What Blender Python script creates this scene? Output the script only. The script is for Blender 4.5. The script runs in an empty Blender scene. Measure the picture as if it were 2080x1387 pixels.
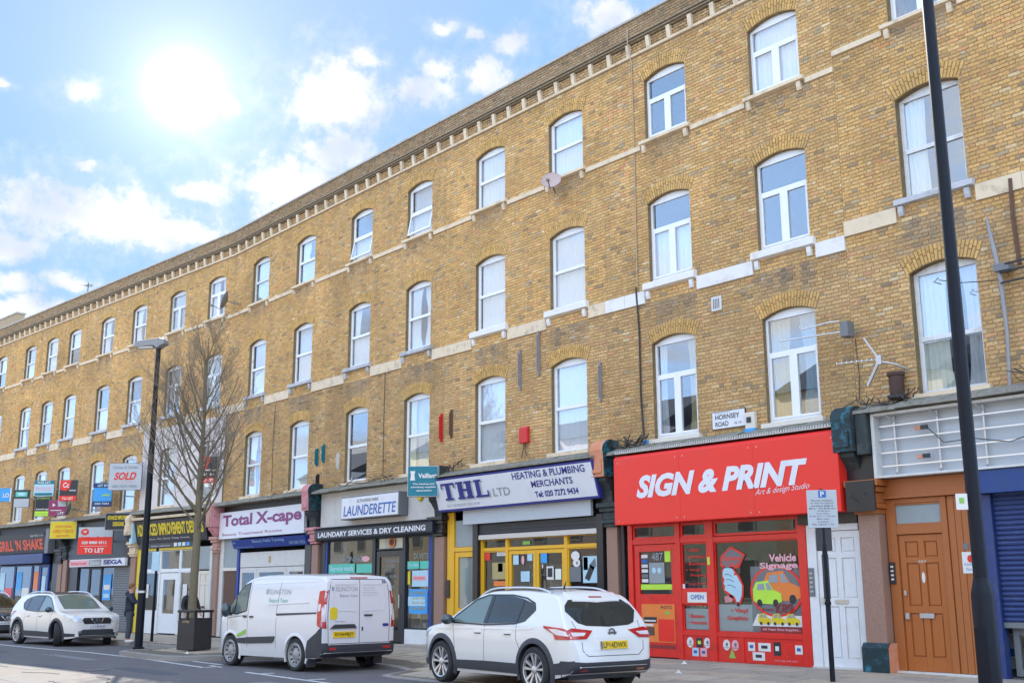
import bpy, bmesh, math, random
import numpy as np
from mathutils import Vector, Matrix
from mathutils.bvhtree import BVHTree
R = math.radians
random.seed(7)
SC = bpy.context.scene
COL = SC.collection
# ------------------------------------------------------------------ camera
PITCH, ROLL, YAWA = R(12.5418), R(-0.1717), R(-50.0859)
cam_d = bpy.data.cameras.new('camera'); cam = bpy.data.objects.new('camera', cam_d); COL.objects.link(cam)
cam_d.sensor_width = 36; cam_d.lens = 2253.92/2080*36; cam_d.clip_start = .1; cam_d.clip_end = 2000
_r = Vector((math.cos(YAWA), -math.sin(YAWA), 0)); _fh = Vector((math.sin(YAWA), math.cos(YAWA), 0)); _u = Vector((0, 0, 1))
_f = _fh*math.cos(PITCH)+_u*math.sin(PITCH); _up = -_fh*math.sin(PITCH)+_u*math.cos(PITCH)
_rr = _r*math.cos(ROLL)+_up*math.sin(ROLL); _uu = -_r*math.sin(ROLL)+_up*math.cos(ROLL)
cam.matrix_world = Matrix(((_rr.x, _uu.x, -_f.x, 35.783), (_rr.y, _uu.y, -_f.y, -17.394), (_rr.z, _uu.z, -_f.z, 1.5), (0, 0, 0, 1)))
SC.camera = cam
CAMP = Vector((35.783, -17.394, 1.5))
# ------------------------------------------------------------------ light
SUN_AZ, SUN_EL = 2.7532, 0.4245          # where the sun stands over the roofs at the left
LAMP_AZ, LAMP_EL = 2.72, R(35.5)
SKY_STRENGTH, SUN_STRENGTH, EXPOSURE = 0.15, 3.1, 2.04
sun_d = bpy.data.lights.new('sun', 'SUN'); sun = bpy.data.objects.new('sun', sun_d); COL.objects.link(sun)
sun_d.energy = SUN_STRENGTH; sun_d.angle = R(.53); sun_d.color = (1, .92, .78)
_sd = Vector((math.cos(LAMP_AZ)*math.cos(LAMP_EL), math.sin(LAMP_AZ)*math.cos(LAMP_EL), math.sin(LAMP_EL)))
sun.rotation_euler = _sd.to_track_quat('Z', 'Y').to_euler()
SC.view_settings.view_transform = 'Standard'; SC.view_settings.look = 'None'
SC.view_settings.exposure = EXPOSURE; SC.view_settings.gamma = 1; SC.view_settings.use_curve_mapping = False
SC.render.engine = 'CYCLES'
try:
    SC.cycles.use_denoising = True; SC.cycles.denoiser = 'OPENIMAGEDENOISE'
    SC.cycles.max_bounces = 8; SC.cycles.transparent_max_bounces = 16; SC.cycles.caustics_reflective = False; SC.cycles.caustics_refractive = False
    SC.cycles.sample_clamp_indirect = 6
except Exception: pass

# ---- node helper
class NT:
    def __init__(s, nt): s.nt = nt; s.n = nt.nodes; s.l = nt.links
    def add(s, t, **k):
        n = s.n.new(t)
        for a, b in k.items(): setattr(n, a, b)
        return n
    def put(s, inp, v):
        if isinstance(v, bpy.types.NodeSocket): s.l.new(v, inp)
        elif v is not None:
            if isinstance(v, (tuple, list)) and len(v) == 3 and inp.type == 'RGBA': v = (*v, 1)
            inp.default_value = v
    def math(s, op, a, b=None, c=None, clamp=False):
        n = s.add('ShaderNodeMath', operation=op, use_clamp=clamp); s.put(n.inputs[0], a)
        if b is not None: s.put(n.inputs[1], b)
        if c is not None: s.put(n.inputs[2], c)
        return n.outputs[0]
    def vec(s, op, a, b=None, out=0):
        n = s.add('ShaderNodeVectorMath', operation=op); s.put(n.inputs[0], a)
        if b is not None: s.put(n.inputs[1], b)
        return n.outputs[out]
    def mix(s, f, a, b, mode='MIX'):
        n = s.add('ShaderNodeMix', data_type='RGBA', blend_type=mode); s.put(n.inputs[0], f); s.put(n.inputs[6], a); s.put(n.inputs[7], b); return n.outputs[2]
    def noise(s, vec, scale, detail=4, rough=.5, out=0):
        n = s.add('ShaderNodeTexNoise'); s.put(n.inputs['Vector'], vec); n.inputs['Scale'].default_value = scale; n.inputs['Detail'].default_value = detail; n.inputs['Roughness'].default_value = rough; return n.outputs[out]
    def ramp(s, v, lo, hi, a=0., b=1.):
        n = s.add('ShaderNodeMapRange', interpolation_type='SMOOTHSTEP'); s.put(n.inputs[0], v); n.inputs[1].default_value = lo; n.inputs[2].default_value = hi; n.inputs[3].default_value = a; n.inputs[4].default_value = b; return n.outputs[0]

# ------------------------------------------------------------------ sky
W = bpy.data.worlds.new('World'); SC.world = W; W.use_nodes = True
w = NT(W.node_tree)
for n in list(w.n): w.n.remove(n)
sky = w.add('ShaderNodeTexSky', sky_type='NISHITA'); sky.sun_disc = False; sky.sun_elevation = LAMP_EL; sky.sun_rotation = math.pi/2-LAMP_AZ
sky.air_density = 1.0; sky.dust_density = 0.4; sky.ozone_density = 1.5
g = w.add('ShaderNodeTexCoord').outputs['Generated']
sx = w.add('ShaderNodeSeparateXYZ'); w.put(sx.inputs[0], g); X_, Y_, Z_ = sx.outputs
az = w.math('ARCTAN2', Y_, X_); el = w.math('ARCSINE', Z_)
cb = w.add('ShaderNodeCombineXYZ'); w.put(cb.inputs[0], az); w.put(cb.inputs[1], el); AE = cb.outputs[0]
CLOUDS = [(2.6106, 0.4271, 0.0555, 0.0333), (2.5309, 0.4394, 0.0257, 0.016), (2.4642, 0.4533, 0.0257, 0.0186), (2.4425, 0.4813, 0.0169, 0.0106), (2.5838, 0.4633, 0.0186, 0.0089), (2.517, 0.4587, 0.0186, 0.0106), (2.5152, 0.4939, 0.0151, 0.0053), (2.4813, 0.4885, 0.0124, 0.0071), (2.348, 0.5012, 0.0399, 0.0186), (2.6532, 0.3543, 0.0577, 0.0257), (2.6089, 0.3849, 0.0421, 0.0177), (2.7298, 0.3396, 0.0275, 0.0098), (2.8306, 0.3123, 0.102, 0.0275), (2.7595, 0.3031, 0.0532, 0.016), (2.8823, 0.2733, 0.0266, 0.0151), (2.8456, 0.4098, 0.0204, 0.0106), (2.8322, 0.3531, 0.0089, 0.0053), (2.9045, 0.4078, 0.008, 0.004), (2.88, 0.2492, 0.0222, 0.0106), (2.8704, 0.2291, 0.0577, 0.0115), (2.8417, 0.2554, 0.0266, 0.0071), (2.6653, 0.3277, 0.0266, 0.0133), (2.706, 0.4152, 0.0111, 0.0089)]
wob = w.noise(g, 22, 5, .6, out=1)
AEw = w.vec('ADD', AE, w.vec('MULTIPLY', w.vec('SUBTRACT', wob, (.5, .5, .5)), (.035, .026, 0)))
best = None; low = None
for (a0, e0, ra, re) in CLOUDS:
    v = w.vec('MULTIPLY', w.vec('SUBTRACT', AEw, (a0, e0, 0)), (1/(ra*1.15), 1/(re*1.15), 1))
    d = w.vec('LENGTH', v, out=1)
    m = w.math('SUBTRACT', 1.0, d)
    best = m if best is None else w.math('MAXIMUM', best, m)
fine = w.noise(g, 60, 6, .62)
cover = w.math('ADD', best, w.math('MULTIPLY', w.math('SUBTRACT', fine, .5), 1.7))
mask1 = w.math('MAXIMUM', w.ramp(cover, -.14, .68), w.math('MULTIPLY', w.ramp(w.math('ADD', best, w.math('MULTIPLY', w.math('SUBTRACT', fine, .5), 3.2)), -.9, 1.1), .45))
# loose clouds everywhere else: drifting fields out of view, thickened to light the terrace
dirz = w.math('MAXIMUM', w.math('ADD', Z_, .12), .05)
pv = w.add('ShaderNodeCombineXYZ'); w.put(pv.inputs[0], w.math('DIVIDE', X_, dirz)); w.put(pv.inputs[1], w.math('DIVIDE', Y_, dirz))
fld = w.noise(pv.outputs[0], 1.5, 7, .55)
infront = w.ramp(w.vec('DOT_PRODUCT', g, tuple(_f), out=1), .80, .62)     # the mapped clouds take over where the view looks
fill_veil = w.ramp(w.noise(pv.outputs[0], .7, 5, .6), .3, .6, .25, .75)
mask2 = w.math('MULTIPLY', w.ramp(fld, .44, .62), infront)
fill_veil = w.math('MULTIPLY', w.math('MAXIMUM', fill_veil, w.ramp(Z_, .75, .25)), infront)
mask = w.math('MULTIPLY', w.math('MAXIMUM', mask1, mask2), w.ramp(Z_, .0, .08))
shade = w.ramp(w.noise(g, 14, 5, .5), .42, .68)
sd = (math.cos(SUN_AZ)*math.cos(SUN_EL), math.sin(SUN_AZ)*math.cos(SUN_EL), math.sin(SUN_EL))
cosang = w.math('MINIMUM', w.vec('DOT_PRODUCT', w.vec('NORMALIZE', g), sd, out=1), 1.0)
front = w.ramp(cosang, .75, -.6)                       # clouds opposite the sun made far brighter, to light the shaded terrace
K = 1/SKY_STRENGTH
ccol = w.mix(front, w.mix(shade, (.262*K, .264*K, .272*K), (.175*K, .195*K, .25*K)), (.72*K, .76*K, .82*K))
# the bright air round the sun
ang = w.math('ARCCOSINE', cosang)
glow = w.math('MULTIPLY', w.math('EXPONENT', w.math('MULTIPLY', ang, -9)), .025*K)
disc = w.math('MULTIPLY', w.math('ADD', w.math('MULTIPLY', w.math('EXPONENT', w.math('MULTIPLY', w.math('POWER', ang, 2), -2400)), .45*K), w.math('MULTIPLY', w.math('EXPONENT', w.math('MULTIPLY', ang, -24)), .20*K)), 1.0)
glv = w.vec('SCALE', (1, .98, .93)); w.put(glv.node.inputs['Scale'], w.math('ADD', glow, disc))
lum = w.vec('DOT_PRODUCT', sky.outputs[0], (.25, .65, .10), out=1)
damp = w.math('DIVIDE', 1.0, w.math('ADD', .62, w.math('MULTIPLY', lum, 5.6/K)))
skyv = w.vec('SCALE', w.vec('MULTIPLY', sky.outputs[0], (.70, .98, 1.20))); w.put(skyv.node.inputs['Scale'], damp)
skyv = w.mix(w.math('MULTIPLY', fill_veil, .9), skyv, (.30*K, .46*K, .74*K))     # pale veil added outside the view to brighten terrace and panes
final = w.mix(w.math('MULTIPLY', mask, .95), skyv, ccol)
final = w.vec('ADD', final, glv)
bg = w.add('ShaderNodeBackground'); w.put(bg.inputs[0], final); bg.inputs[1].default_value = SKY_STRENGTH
wo = w.add('ShaderNodeOutputWorld'); w.l.new(bg.outputs[0], wo.inputs[0])
W.cycles.sampling_method = 'MANUAL'; W.cycles.sample_map_resolution = 1024

# ------------------------------------------------------------------ materials
def mat(name):
    m = bpy.data.materials.new(name); m.use_nodes = True; n = NT(m.node_tree)
    for x in list(n.n): n.n.remove(x)
    b = n.add('ShaderNodeBsdfPrincipled'); o = n.add('ShaderNodeOutputMaterial'); n.l.new(b.outputs[0], o.inputs[0])
    return m, n, b
def pm(name, col, rough=.6, metal=0., amt=.12, scale=6., bump=0., bscale=40., coat=0., dirt=None, dirtamt=.5, coord='Object'):
    """painted or raw surface: colour, uneven tone, optional dirt blotches and relief"""
    m, n, b = mat(name)
    tc = n.add('ShaderNodeTexCoord').outputs[coord]
    geo = n.add('ShaderNodeNewGeometry').outputs['Position']
    tc = geo if coord == 'Object' else tc
    nz = n.noise(tc, scale, 5, .6)
    c = n.mix(nz, tuple(x*(1-amt) for x in col), tuple(min(1, x*(1+amt)) for x in col))
    if dirt:
        dn = n.ramp(n.noise(tc, scale*.6+.7, 6, .65), .48, .72)
        c = n.mix(n.math('MULTIPLY', dn, dirtamt), c, dirt)
    n.put(b.inputs['Base Color'], c)
    b.inputs['Roughness'].default_value = rough; b.inputs['Metallic'].default_value = metal
    if name in ('asphalt', 'paving_concrete', 'paving_joint', 'kerb_stone') or name.startswith('slab'): b.inputs['Specular IOR Level'].default_value = .08
    if name == 'black_lamp_paint': b.inputs['Specular IOR Level'].default_value = .2
    if coat: b.inputs['Coat Weight'].default_value = coat; b.inputs['Coat Roughness'].default_value = .05
    if bump:
        bn = n.add('ShaderNodeBump'); bn.inputs['Strength'].default_value = bump; bn.inputs['Distance'].default_value = .01
        n.put(bn.inputs['Height'], n.noise(tc, bscale, 4, .6)); n.put(b.inputs['Normal'], bn.outputs[0])
    return m
def glassm(name, tint=(.9, .95, .94), ior=1.5, rough=0.0, refl=(1, 1, 1), wave=0.):
    m = bpy.data.materials.new(name); m.use_nodes = True; n = NT(m.node_tree)
    for x in list(n.n): n.n.remove(x)
    ge = n.add('ShaderNodeNewGeometry'); cs = n.math('ABSOLUTE', n.vec('DOT_PRODUCT', ge.outputs['Incoming'], ge.outputs['Normal'], out=1))
    r0 = ((ior-1)/(ior+1))**2
    fr_ = n.math('ADD', r0, n.math('MULTIPLY', n.math('POWER', n.math('SUBTRACT', 1.0, cs), 5.0), 1-r0))
    t = n.add('ShaderNodeBsdfTransparent'); t.inputs[0].default_value = (*tint, 1)
    g_ = n.add('ShaderNodeBsdfGlossy'); g_.inputs['Roughness'].default_value = rough; g_.inputs[0].default_value = (*refl, 1)
    if wave:
        bn = n.add('ShaderNodeBump'); bn.inputs['Strength'].default_value = wave; bn.inputs['Distance'].default_value = .02
        n.put(bn.inputs['Height'], n.noise(n.add('ShaderNodeNewGeometry').outputs['Position'], 1.3, 2, .5)); n.put(g_.inputs['Normal'], bn.outputs[0])
    mx = n.add('ShaderNodeMixShader'); n.put(mx.inputs[0], fr_); n.l.new(t.outputs[0], mx.inputs[1]); n.l.new(g_.outputs[0], mx.inputs[2])
    o = n.add('ShaderNodeOutputMaterial'); n.l.new(mx.outputs[0], o.inputs[0]); return m

def brickm():
    m, n, b = mat('stock_brick')
    a = n.add('ShaderNodeAttribute', attribute_name='Col'); oi = n.add('ShaderNodeObjectInfo')
    geo = n.add('ShaderNodeNewGeometry').outputs['Position']
    c = n.mix(1., a.outputs['Color'], oi.outputs['Color'], 'MULTIPLY')
    c = n.mix(n.ramp(n.noise(geo, 26, 4, .7), .35, .7, 0, .45), c, (.16, .115, .06))
    c = n.mix(n.ramp(n.noise(geo, .8, 4, .6), .35, .7, 0, .28), c, (.30, .19, .08))
    c = n.mix(n.ramp(n.noise(geo, 60, 2, .5), .62, .75, 0, .5), c, (.55, .42, .26))
    mp = n.vec('MULTIPLY', geo, (2.2, 2.2, .22))
    c = n.mix(n.ramp(n.noise(mp, 1, 6, .65), .48, .76, 0, .42), c, (.32, .22, .12))
    c = n.mix(n.ramp(n.noise(geo, .55, 5, .6), .52, .64, 0, .16), c, (.72, .50, .26))
    n.put(b.inputs['Base Color'], c); b.inputs['Roughness'].default_value = .92; b.inputs['Specular IOR Level'].default_value = .2
    bn = n.add('ShaderNodeBump'); bn.inputs['Strength'].default_value = .5; bn.inputs['Distance'].default_value = .010
    n.put(bn.inputs['Height'], n.noise(geo, 55, 5, .65)); n.put(b.inputs['Normal'], bn.outputs[0])
    return m
def texbrick(name, cols, mortar, sc=1.):
    m, n, b = mat(name)
    geo = n.add('ShaderNodeNewGeometry').outputs['Position']; s = n.add('ShaderNodeSeparateXYZ'); n.put(s.inputs[0], geo)
    cb = n.add('ShaderNodeCombineXYZ'); n.put(cb.inputs[0], n.math('ADD', s.outputs[0], s.outputs[1])); n.put(cb.inputs[1], s.outputs[2])
    t = n.add('ShaderNodeTexBrick'); n.put(t.inputs[0], cb.outputs[0]); n.put(t.inputs[1], cols[0]); n.put(t.inputs[2], cols[1]); n.put(t.inputs[3], mortar)
    t.inputs['Scale'].default_value = 1; t.inputs['Brick Width'].default_value = .24*sc; t.inputs['Row Height'].default_value = .08*sc; t.inputs['Mortar Size'].default_value = .008*sc
    n.put(b.inputs['Base Color'], n.mix(n.noise(geo, 5, 5), t.outputs[0], tuple(x*.6 for x in cols[0]))); b.inputs['Roughness'].default_value = .9
    return m
M = {}
M['brick'] = brickm()
M['mortar'] = pm('mortar', (.42, .31, .19), .95, amt=.3, scale=9, bump=.4)
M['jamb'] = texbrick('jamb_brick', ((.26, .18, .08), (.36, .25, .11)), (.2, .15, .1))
M['stone'] = pm('cream_stone', (.76, .61, .42), .8, amt=.12, scale=5, bump=.3, dirt=(.32, .25, .17), dirtamt=.55)
M['stonewhite'] = pm('white_painted_stone', (.8, .77, .72), .7, amt=.06, scale=4, dirt=(.5, .44, .37), dirtamt=.4)
M['stonegrey'] = pm('grey_painted_sill', (.52, .52, .53), .75, amt=.12, scale=5, dirt=(.25, .24, .2), dirtamt=.6)
M['darkmould'] = pm('soot_dark_brick', (.25, .19, .12), .95, amt=.4, scale=16, bump=.6, dirt=(.33, .26, .18))
M['coping'] = pm('coping_stone', (.5, .46, .4), .85, amt=.2, scale=5, dirt=(.25, .23, .2))
M['upvc'] = pm('white_window_frame', (.84, .85, .86), .35, amt=.03)
M['upvcdirty'] = pm('aged_white_frame', (.72, .73, .72), .5, amt=.08, scale=9, dirt=(.45, .42, .36), dirtamt=.5)
M['glass'] = glassm('window_glass', (.965, .98, .985), 2.45, 0, wave=.02)
M['shopglass'] = glassm('shop_glass', (.93, .95, .95), 1.42, 0, wave=.03)
M['tint'] = glassm('car_glass', (.22, .24, .24), 1.45, 0, wave=.25)
M['tintlight'] = glassm('car_glass_clear', (.45, .52, .50), 1.45, 0, wave=.2)
M['net'] = pm('net_curtain', (.88, .90, .92), .9, amt=.04)
M['netdim'] = pm('grey_net_curtain', (.60, .63, .63), .9, amt=.12)
M['curtain_yellow'] = pm('yellow_curtain', (.46, .37, .16), .9, amt=.1)
M['curtain_blue'] = pm('blue_curtain', (.22, .36, .43), .9, amt=.1)
M['curtain_cream'] = pm('cream_curtain', (.78, .80, .68), .9, amt=.1)
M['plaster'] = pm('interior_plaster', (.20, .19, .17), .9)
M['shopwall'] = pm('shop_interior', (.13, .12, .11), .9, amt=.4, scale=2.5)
M['slate'] = pm('mossy_lead_ledge', (.25, .23, .19), .9, amt=.45, scale=9, bump=1., bscale=25, dirt=(.10, .11, .05), dirtamt=.95)
M['white'] = pm('white_paint', (.78, .78, .77), .45, amt=.05, dirt=(.5, .47, .42), dirtamt=.25)
M['offwhite'] = pm('off_white_board', (.66, .64, .60), .6, amt=.06, dirt=(.45, .41, .35), dirtamt=.35)
M['signwhite'] = pm('white_sign_face', (.74, .74, .77), .35, amt=.04, scale=2, dirt=(.56, .55, .55), dirtamt=.35)
M['red'] = pm('red_sign_paint', (.84, .030, .018), .38, amt=.05, scale=1.5, dirt=(.66, .05, .04), dirtamt=.3)
M['redframe'] = pm('red_shop_paint', (.74, .03, .02), .35, amt=.07, dirt=(.35, .03, .02), dirtamt=.4)
M['darkred'] = pm('dark_red_vinyl', (.26, .03, .03), .5)
M['yellow'] = pm('yellow_shop_paint', (.80, .43, .02), .4, amt=.06)
M['yellowsign'] = pm('bright_yellow', (.74, .56, .02), .45)
M['navy'] = pm('navy_paint', (.02, .03, .13), .4)
M['navylet'] = pm('navy_lettering', (.03, .035, .22), .5)
M['bluelet'] = pm('blue_lettering', (.03, .13, .42), .5)
M['royal'] = pm('royal_blue', (.012, .045, .27), .5, amt=.08)
M['shutterblue'] = pm('blue_shutter', (.022, .045, .16), .45, amt=.15, scale=12, dirt=(.06, .08, .15))
M['bluefascia'] = pm('blue_fascia', (.012, .05, .20), .45, dirt=(.03, .06, .13))
M['black'] = pm('black_paint', (.018, .018, .02), .35, amt=.3)
M['blackfascia'] = pm('dark_fascia', (.012, .018, .028), .4, amt=.2)
M['darkgrey'] = pm('dark_grey', (.030, .030, .033), .5, amt=.2)
M['midgrey'] = pm('mid_grey', (.17, .178, .185), .5, amt=.1)
M['greyboard'] = pm('pale_grey_board', (.46, .49, .51), .5, amt=.05)
M['greypanel'] = pm('grey_panel', (.30, .34, .34), .5, amt=.08)
M['steel'] = pm('galvanised_steel', (.55, .55, .55), .4, .8, amt=.15, scale=20)
M['alu'] = pm('bright_aluminium', (.75, .75, .75), .3, .9, amt=.05)
M['granite'] = pm('pink_granite', (.33, .19, .135), .55, amt=.75, scale=75, dirt=(.17, .11, .085), dirtamt=.5)
M['pinkpaint'] = pm('faded_pink_paint', (.50, .27, .21), .75, amt=.15, dirt=(.62, .52, .45), dirtamt=.4)
M['brownwood'] = pm('orange_brown_wood', (.40, .125, .032), .45, amt=.10, scale=14)
M['browndoor'] = pm('brown_door_paint', (.42, .125, .028), .4, amt=.08, scale=14)
M['teal'] = pm('graffiti_teal', (.010, .030, .035), .6, amt=.4, scale=9, dirt=(.03, .24, .32), dirtamt=.9)
M['darkteal'] = pm('dark_corbel', (.03, .04, .04), .7, amt=.4, scale=10, dirt=(.12, .15, .13), dirtamt=.4)
M['orangepaint'] = pm('faded_orange_paint', (.62, .24, .12), .7, amt=.2, scale=9, dirt=(.5, .42, .36), dirtamt=.5)
M['rosepaint'] = pm('rose_paint', (.60, .24, .25), .7, amt=.2, scale=9, dirt=(.6, .5, .46), dirtamt=.5)
M['palerender'] = pm('pale_render', (.68, .61, .57), .85, amt=.07, scale=2, dirt=(.52, .44, .38), dirtamt=.35)
M['asphalt'] = pm('asphalt', (.15, .14, .14), .85, amt=.16, scale=2.2, bump=.5, bscale=160, dirt=(.19, .175, .17), dirtamt=.6)
M['paving'] = pm('paving_concrete', (.42, .355, .28), .85, amt=.15, scale=2.5, bump=.3, bscale=90, dirt=(.22, .20, .17), dirtamt=.5)
M['joint'] = pm('paving_joint', (.17, .15, .12), .95, amt=.3, scale=10)
M['kerb'] = pm('kerb_stone', (.30, .28, .26), .85, amt=.15, scale=6)
M['roadpaint'] = pm('road_paint', (.62, .62, .60), .7, amt=.15, scale=12, dirt=(.25, .25, .25), dirtamt=.8)
M['earth'] = pm('ground', (.10, .10, .09), .95)
M['bark'] = pm('plane_bark', (.17, .14, .09), .9, amt=.35, scale=18, bump=.6, dirt=(.10, .12, .06))
M['twig'] = pm('twig_bark', (.21, .17, .125), .9, amt=.3, scale=6)
M['lampblack'] = pm('black_lamp_paint', (.008, .010, .016), .42, amt=.2)
M['lampgrey'] = pm('grey_lantern', (.25, .25, .25), .45)
M['carwhite'] = pm('white_car_paint', (.74, .715, .67), .26, amt=.015, coat=.9)
M['vanwhite'] = pm('white_van_paint', (.69, .68, .68), .3, amt=.02, coat=.7, dirt=(.68, .67, .66), dirtamt=.3)
M['carblack'] = pm('dark_car_paint', (.02, .02, .025), .25, coat=.9)
M['cladding'] = pm('grey_plastic', (.042, .044, .052), .55, amt=.1)
M['tyre'] = pm('tyre_rubber', (.025, .025, .025), .8, amt=.3, scale=20)
M['rimsilver'] = pm('machined_rim', (.62, .61, .60), .3, .6)
M['rimdark'] = pm('dark_rim', (.02, .02, .022), .4)
M['rimgrey'] = pm('hub_cap_grey', (.35, .35, .35), .5, .3)
M['lampred'] = pm('red_lens', (.45, .01, .015), .12, coat=1.)
M['lampclear'] = pm('clear_lens', (.70, .62, .62), .1, coat=1.)
M['headlight'] = pm('headlight_lens', (.6, .64, .68), .08, .3, coat=1.)
M['plateyellow'] = pm('yellow_plate', (.80, .52, .01), .45)
M['chrome'] = pm('chrome', (.75, .75, .77), .12, .95)
M['mirror'] = pm('mirror_shell', (.03, .05, .06), .2, coat=.8)
M['greenlet'] = pm('green_print', (.20, .48, .36), .5)
M['greylet'] = pm('grey_print', (.30, .34, .36), .5)
M['green'] = pm('bright_green', (.25, .50, .08), .5)
M['lime'] = pm('lime_vinyl', (.50, .78, .06), .5)
M['aqua'] = pm('aqua_print', (.10, .55, .42), .5)
M['tealsign'] = pm('teal_sign', (.0, .17, .23), .45)
M['purple'] = pm('purple_lettering', (.25, .045, .18), .5)
M['mauve'] = pm('plum_print', (.30, .03, .11), .5)
M['pinklet'] = pm('pink_print', (.80, .42, .45), .5)
M['skyblue'] = pm('sky_blue_print', (.05, .35, .75), .5)
M['paleblue'] = pm('pale_blue_print', (.45, .66, .76), .5)
M['orange'] = pm('orange_print', (.80, .22, .04), .5)
M['orangered'] = pm('orange_red_letters', (.75, .10, .04), .5)
M['paper'] = pm('paper', (.75, .73, .68), .8, amt=.06)
M['creampaint'] = pm('cream_paint', (.72, .66, .56), .5, amt=.05)
M['denim'] = pm('dark_denim', (.06, .075, .095), .9, amt=.25, scale=30)
M['navycoat'] = pm('navy_coat', (.012, .022, .045), .6, amt=.3, scale=14)
M['blackcoat'] = pm('black_coat', (.012, .012, .015), .7, amt=.3)
M['skin'] = pm('skin', (.52, .27, .19), .6)
M['hair'] = pm('ginger_hair', (.20, .085, .03), .7, amt=.3, scale=60)
M['dishgrey'] = pm('grey_dish', (.22, .22, .23), .5)
M['dishpink'] = pm('faded_dish', (.52, .38, .34), .5)
M['alarmred'] = pm('red_alarm', (.62, .02, .02), .4)
M['pipe'] = pm('grey_pipe', (.30, .29, .29), .5, .2)
M['rust'] = pm('rusty_brown', (.13, .07, .045), .8, amt=.4, scale=20)
M['terracotta'] = pm('dirty_terracotta', (.08, .045, .035), .85, amt=.4, scale=14)
M['gables'] = pm('dark_cable', (.05, .045, .04), .7)
M['beigecable'] = pm('beige_cable', (.45, .35, .24), .7)
# ------------------------------------------------------------------ building helpers
PHI = R(5.285)                      # the terrace bends towards the street here
def segpt(seg, t, y=0., z=0.):
    if seg == 0: return Vector((t, y, z))
    t += .855; return Vector((-.855+t*math.cos(PHI)-y*math.sin(PHI), t*math.sin(PHI)+y*math.cos(PHI), z))
ORG = {}
def prop(o, label=None, cat=None, group=None, kind=None):
    if label: o['label'] = label
    if cat: o['category'] = cat
    if group: o['group'] = group
    if kind: o['kind'] = kind
    return o
def thing(name, label, cat, t=0, y=0, z=0, seg=0, group=None, rz=0., org=(0, 0, 0)):
    o = bpy.data.objects.new(name, None); COL.objects.link(o); o.empty_display_size = .2
    o.location = segpt(seg, t, y, z); o.rotation_euler = (0, 0, (PHI if seg else 0)+rz)
    ORG[o.name] = org
    return prop(o, label, cat, group)
def gw(s): return float(np.interp(s, [-30, 0, 12, 40], [-.1, -.1, .1, .12]))
KERB = [(-60, 4.2), (5.4, 4.2), (5.9, 4.35), (6.2, 4.8), (6.45, 6.0), (6.9, 6.3), (9.6, 6.35), (10.1, 6.1), (10.5, 5.2), (10.9, 4.1), (11.3, 3.72), (15.5, 3.65), (16.3, 3.9), (17.0, 5.0), (17.5, 5.14), (60, 5.3)]
def kd(s): return float(np.interp(s, [k[0] for k in KERB], [k[1] for k in KERB]))
def gz(s, d):                         # height of the pavement: it drops to the flush bay at the right
    kt = float(np.interp(s, [0, 13.5, 16, 60], [-.02, -.02, -.12, -.12]))
    return gw(s)+(kt-gw(s))*min(1, max(0, d/kd(s)))**2
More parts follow.
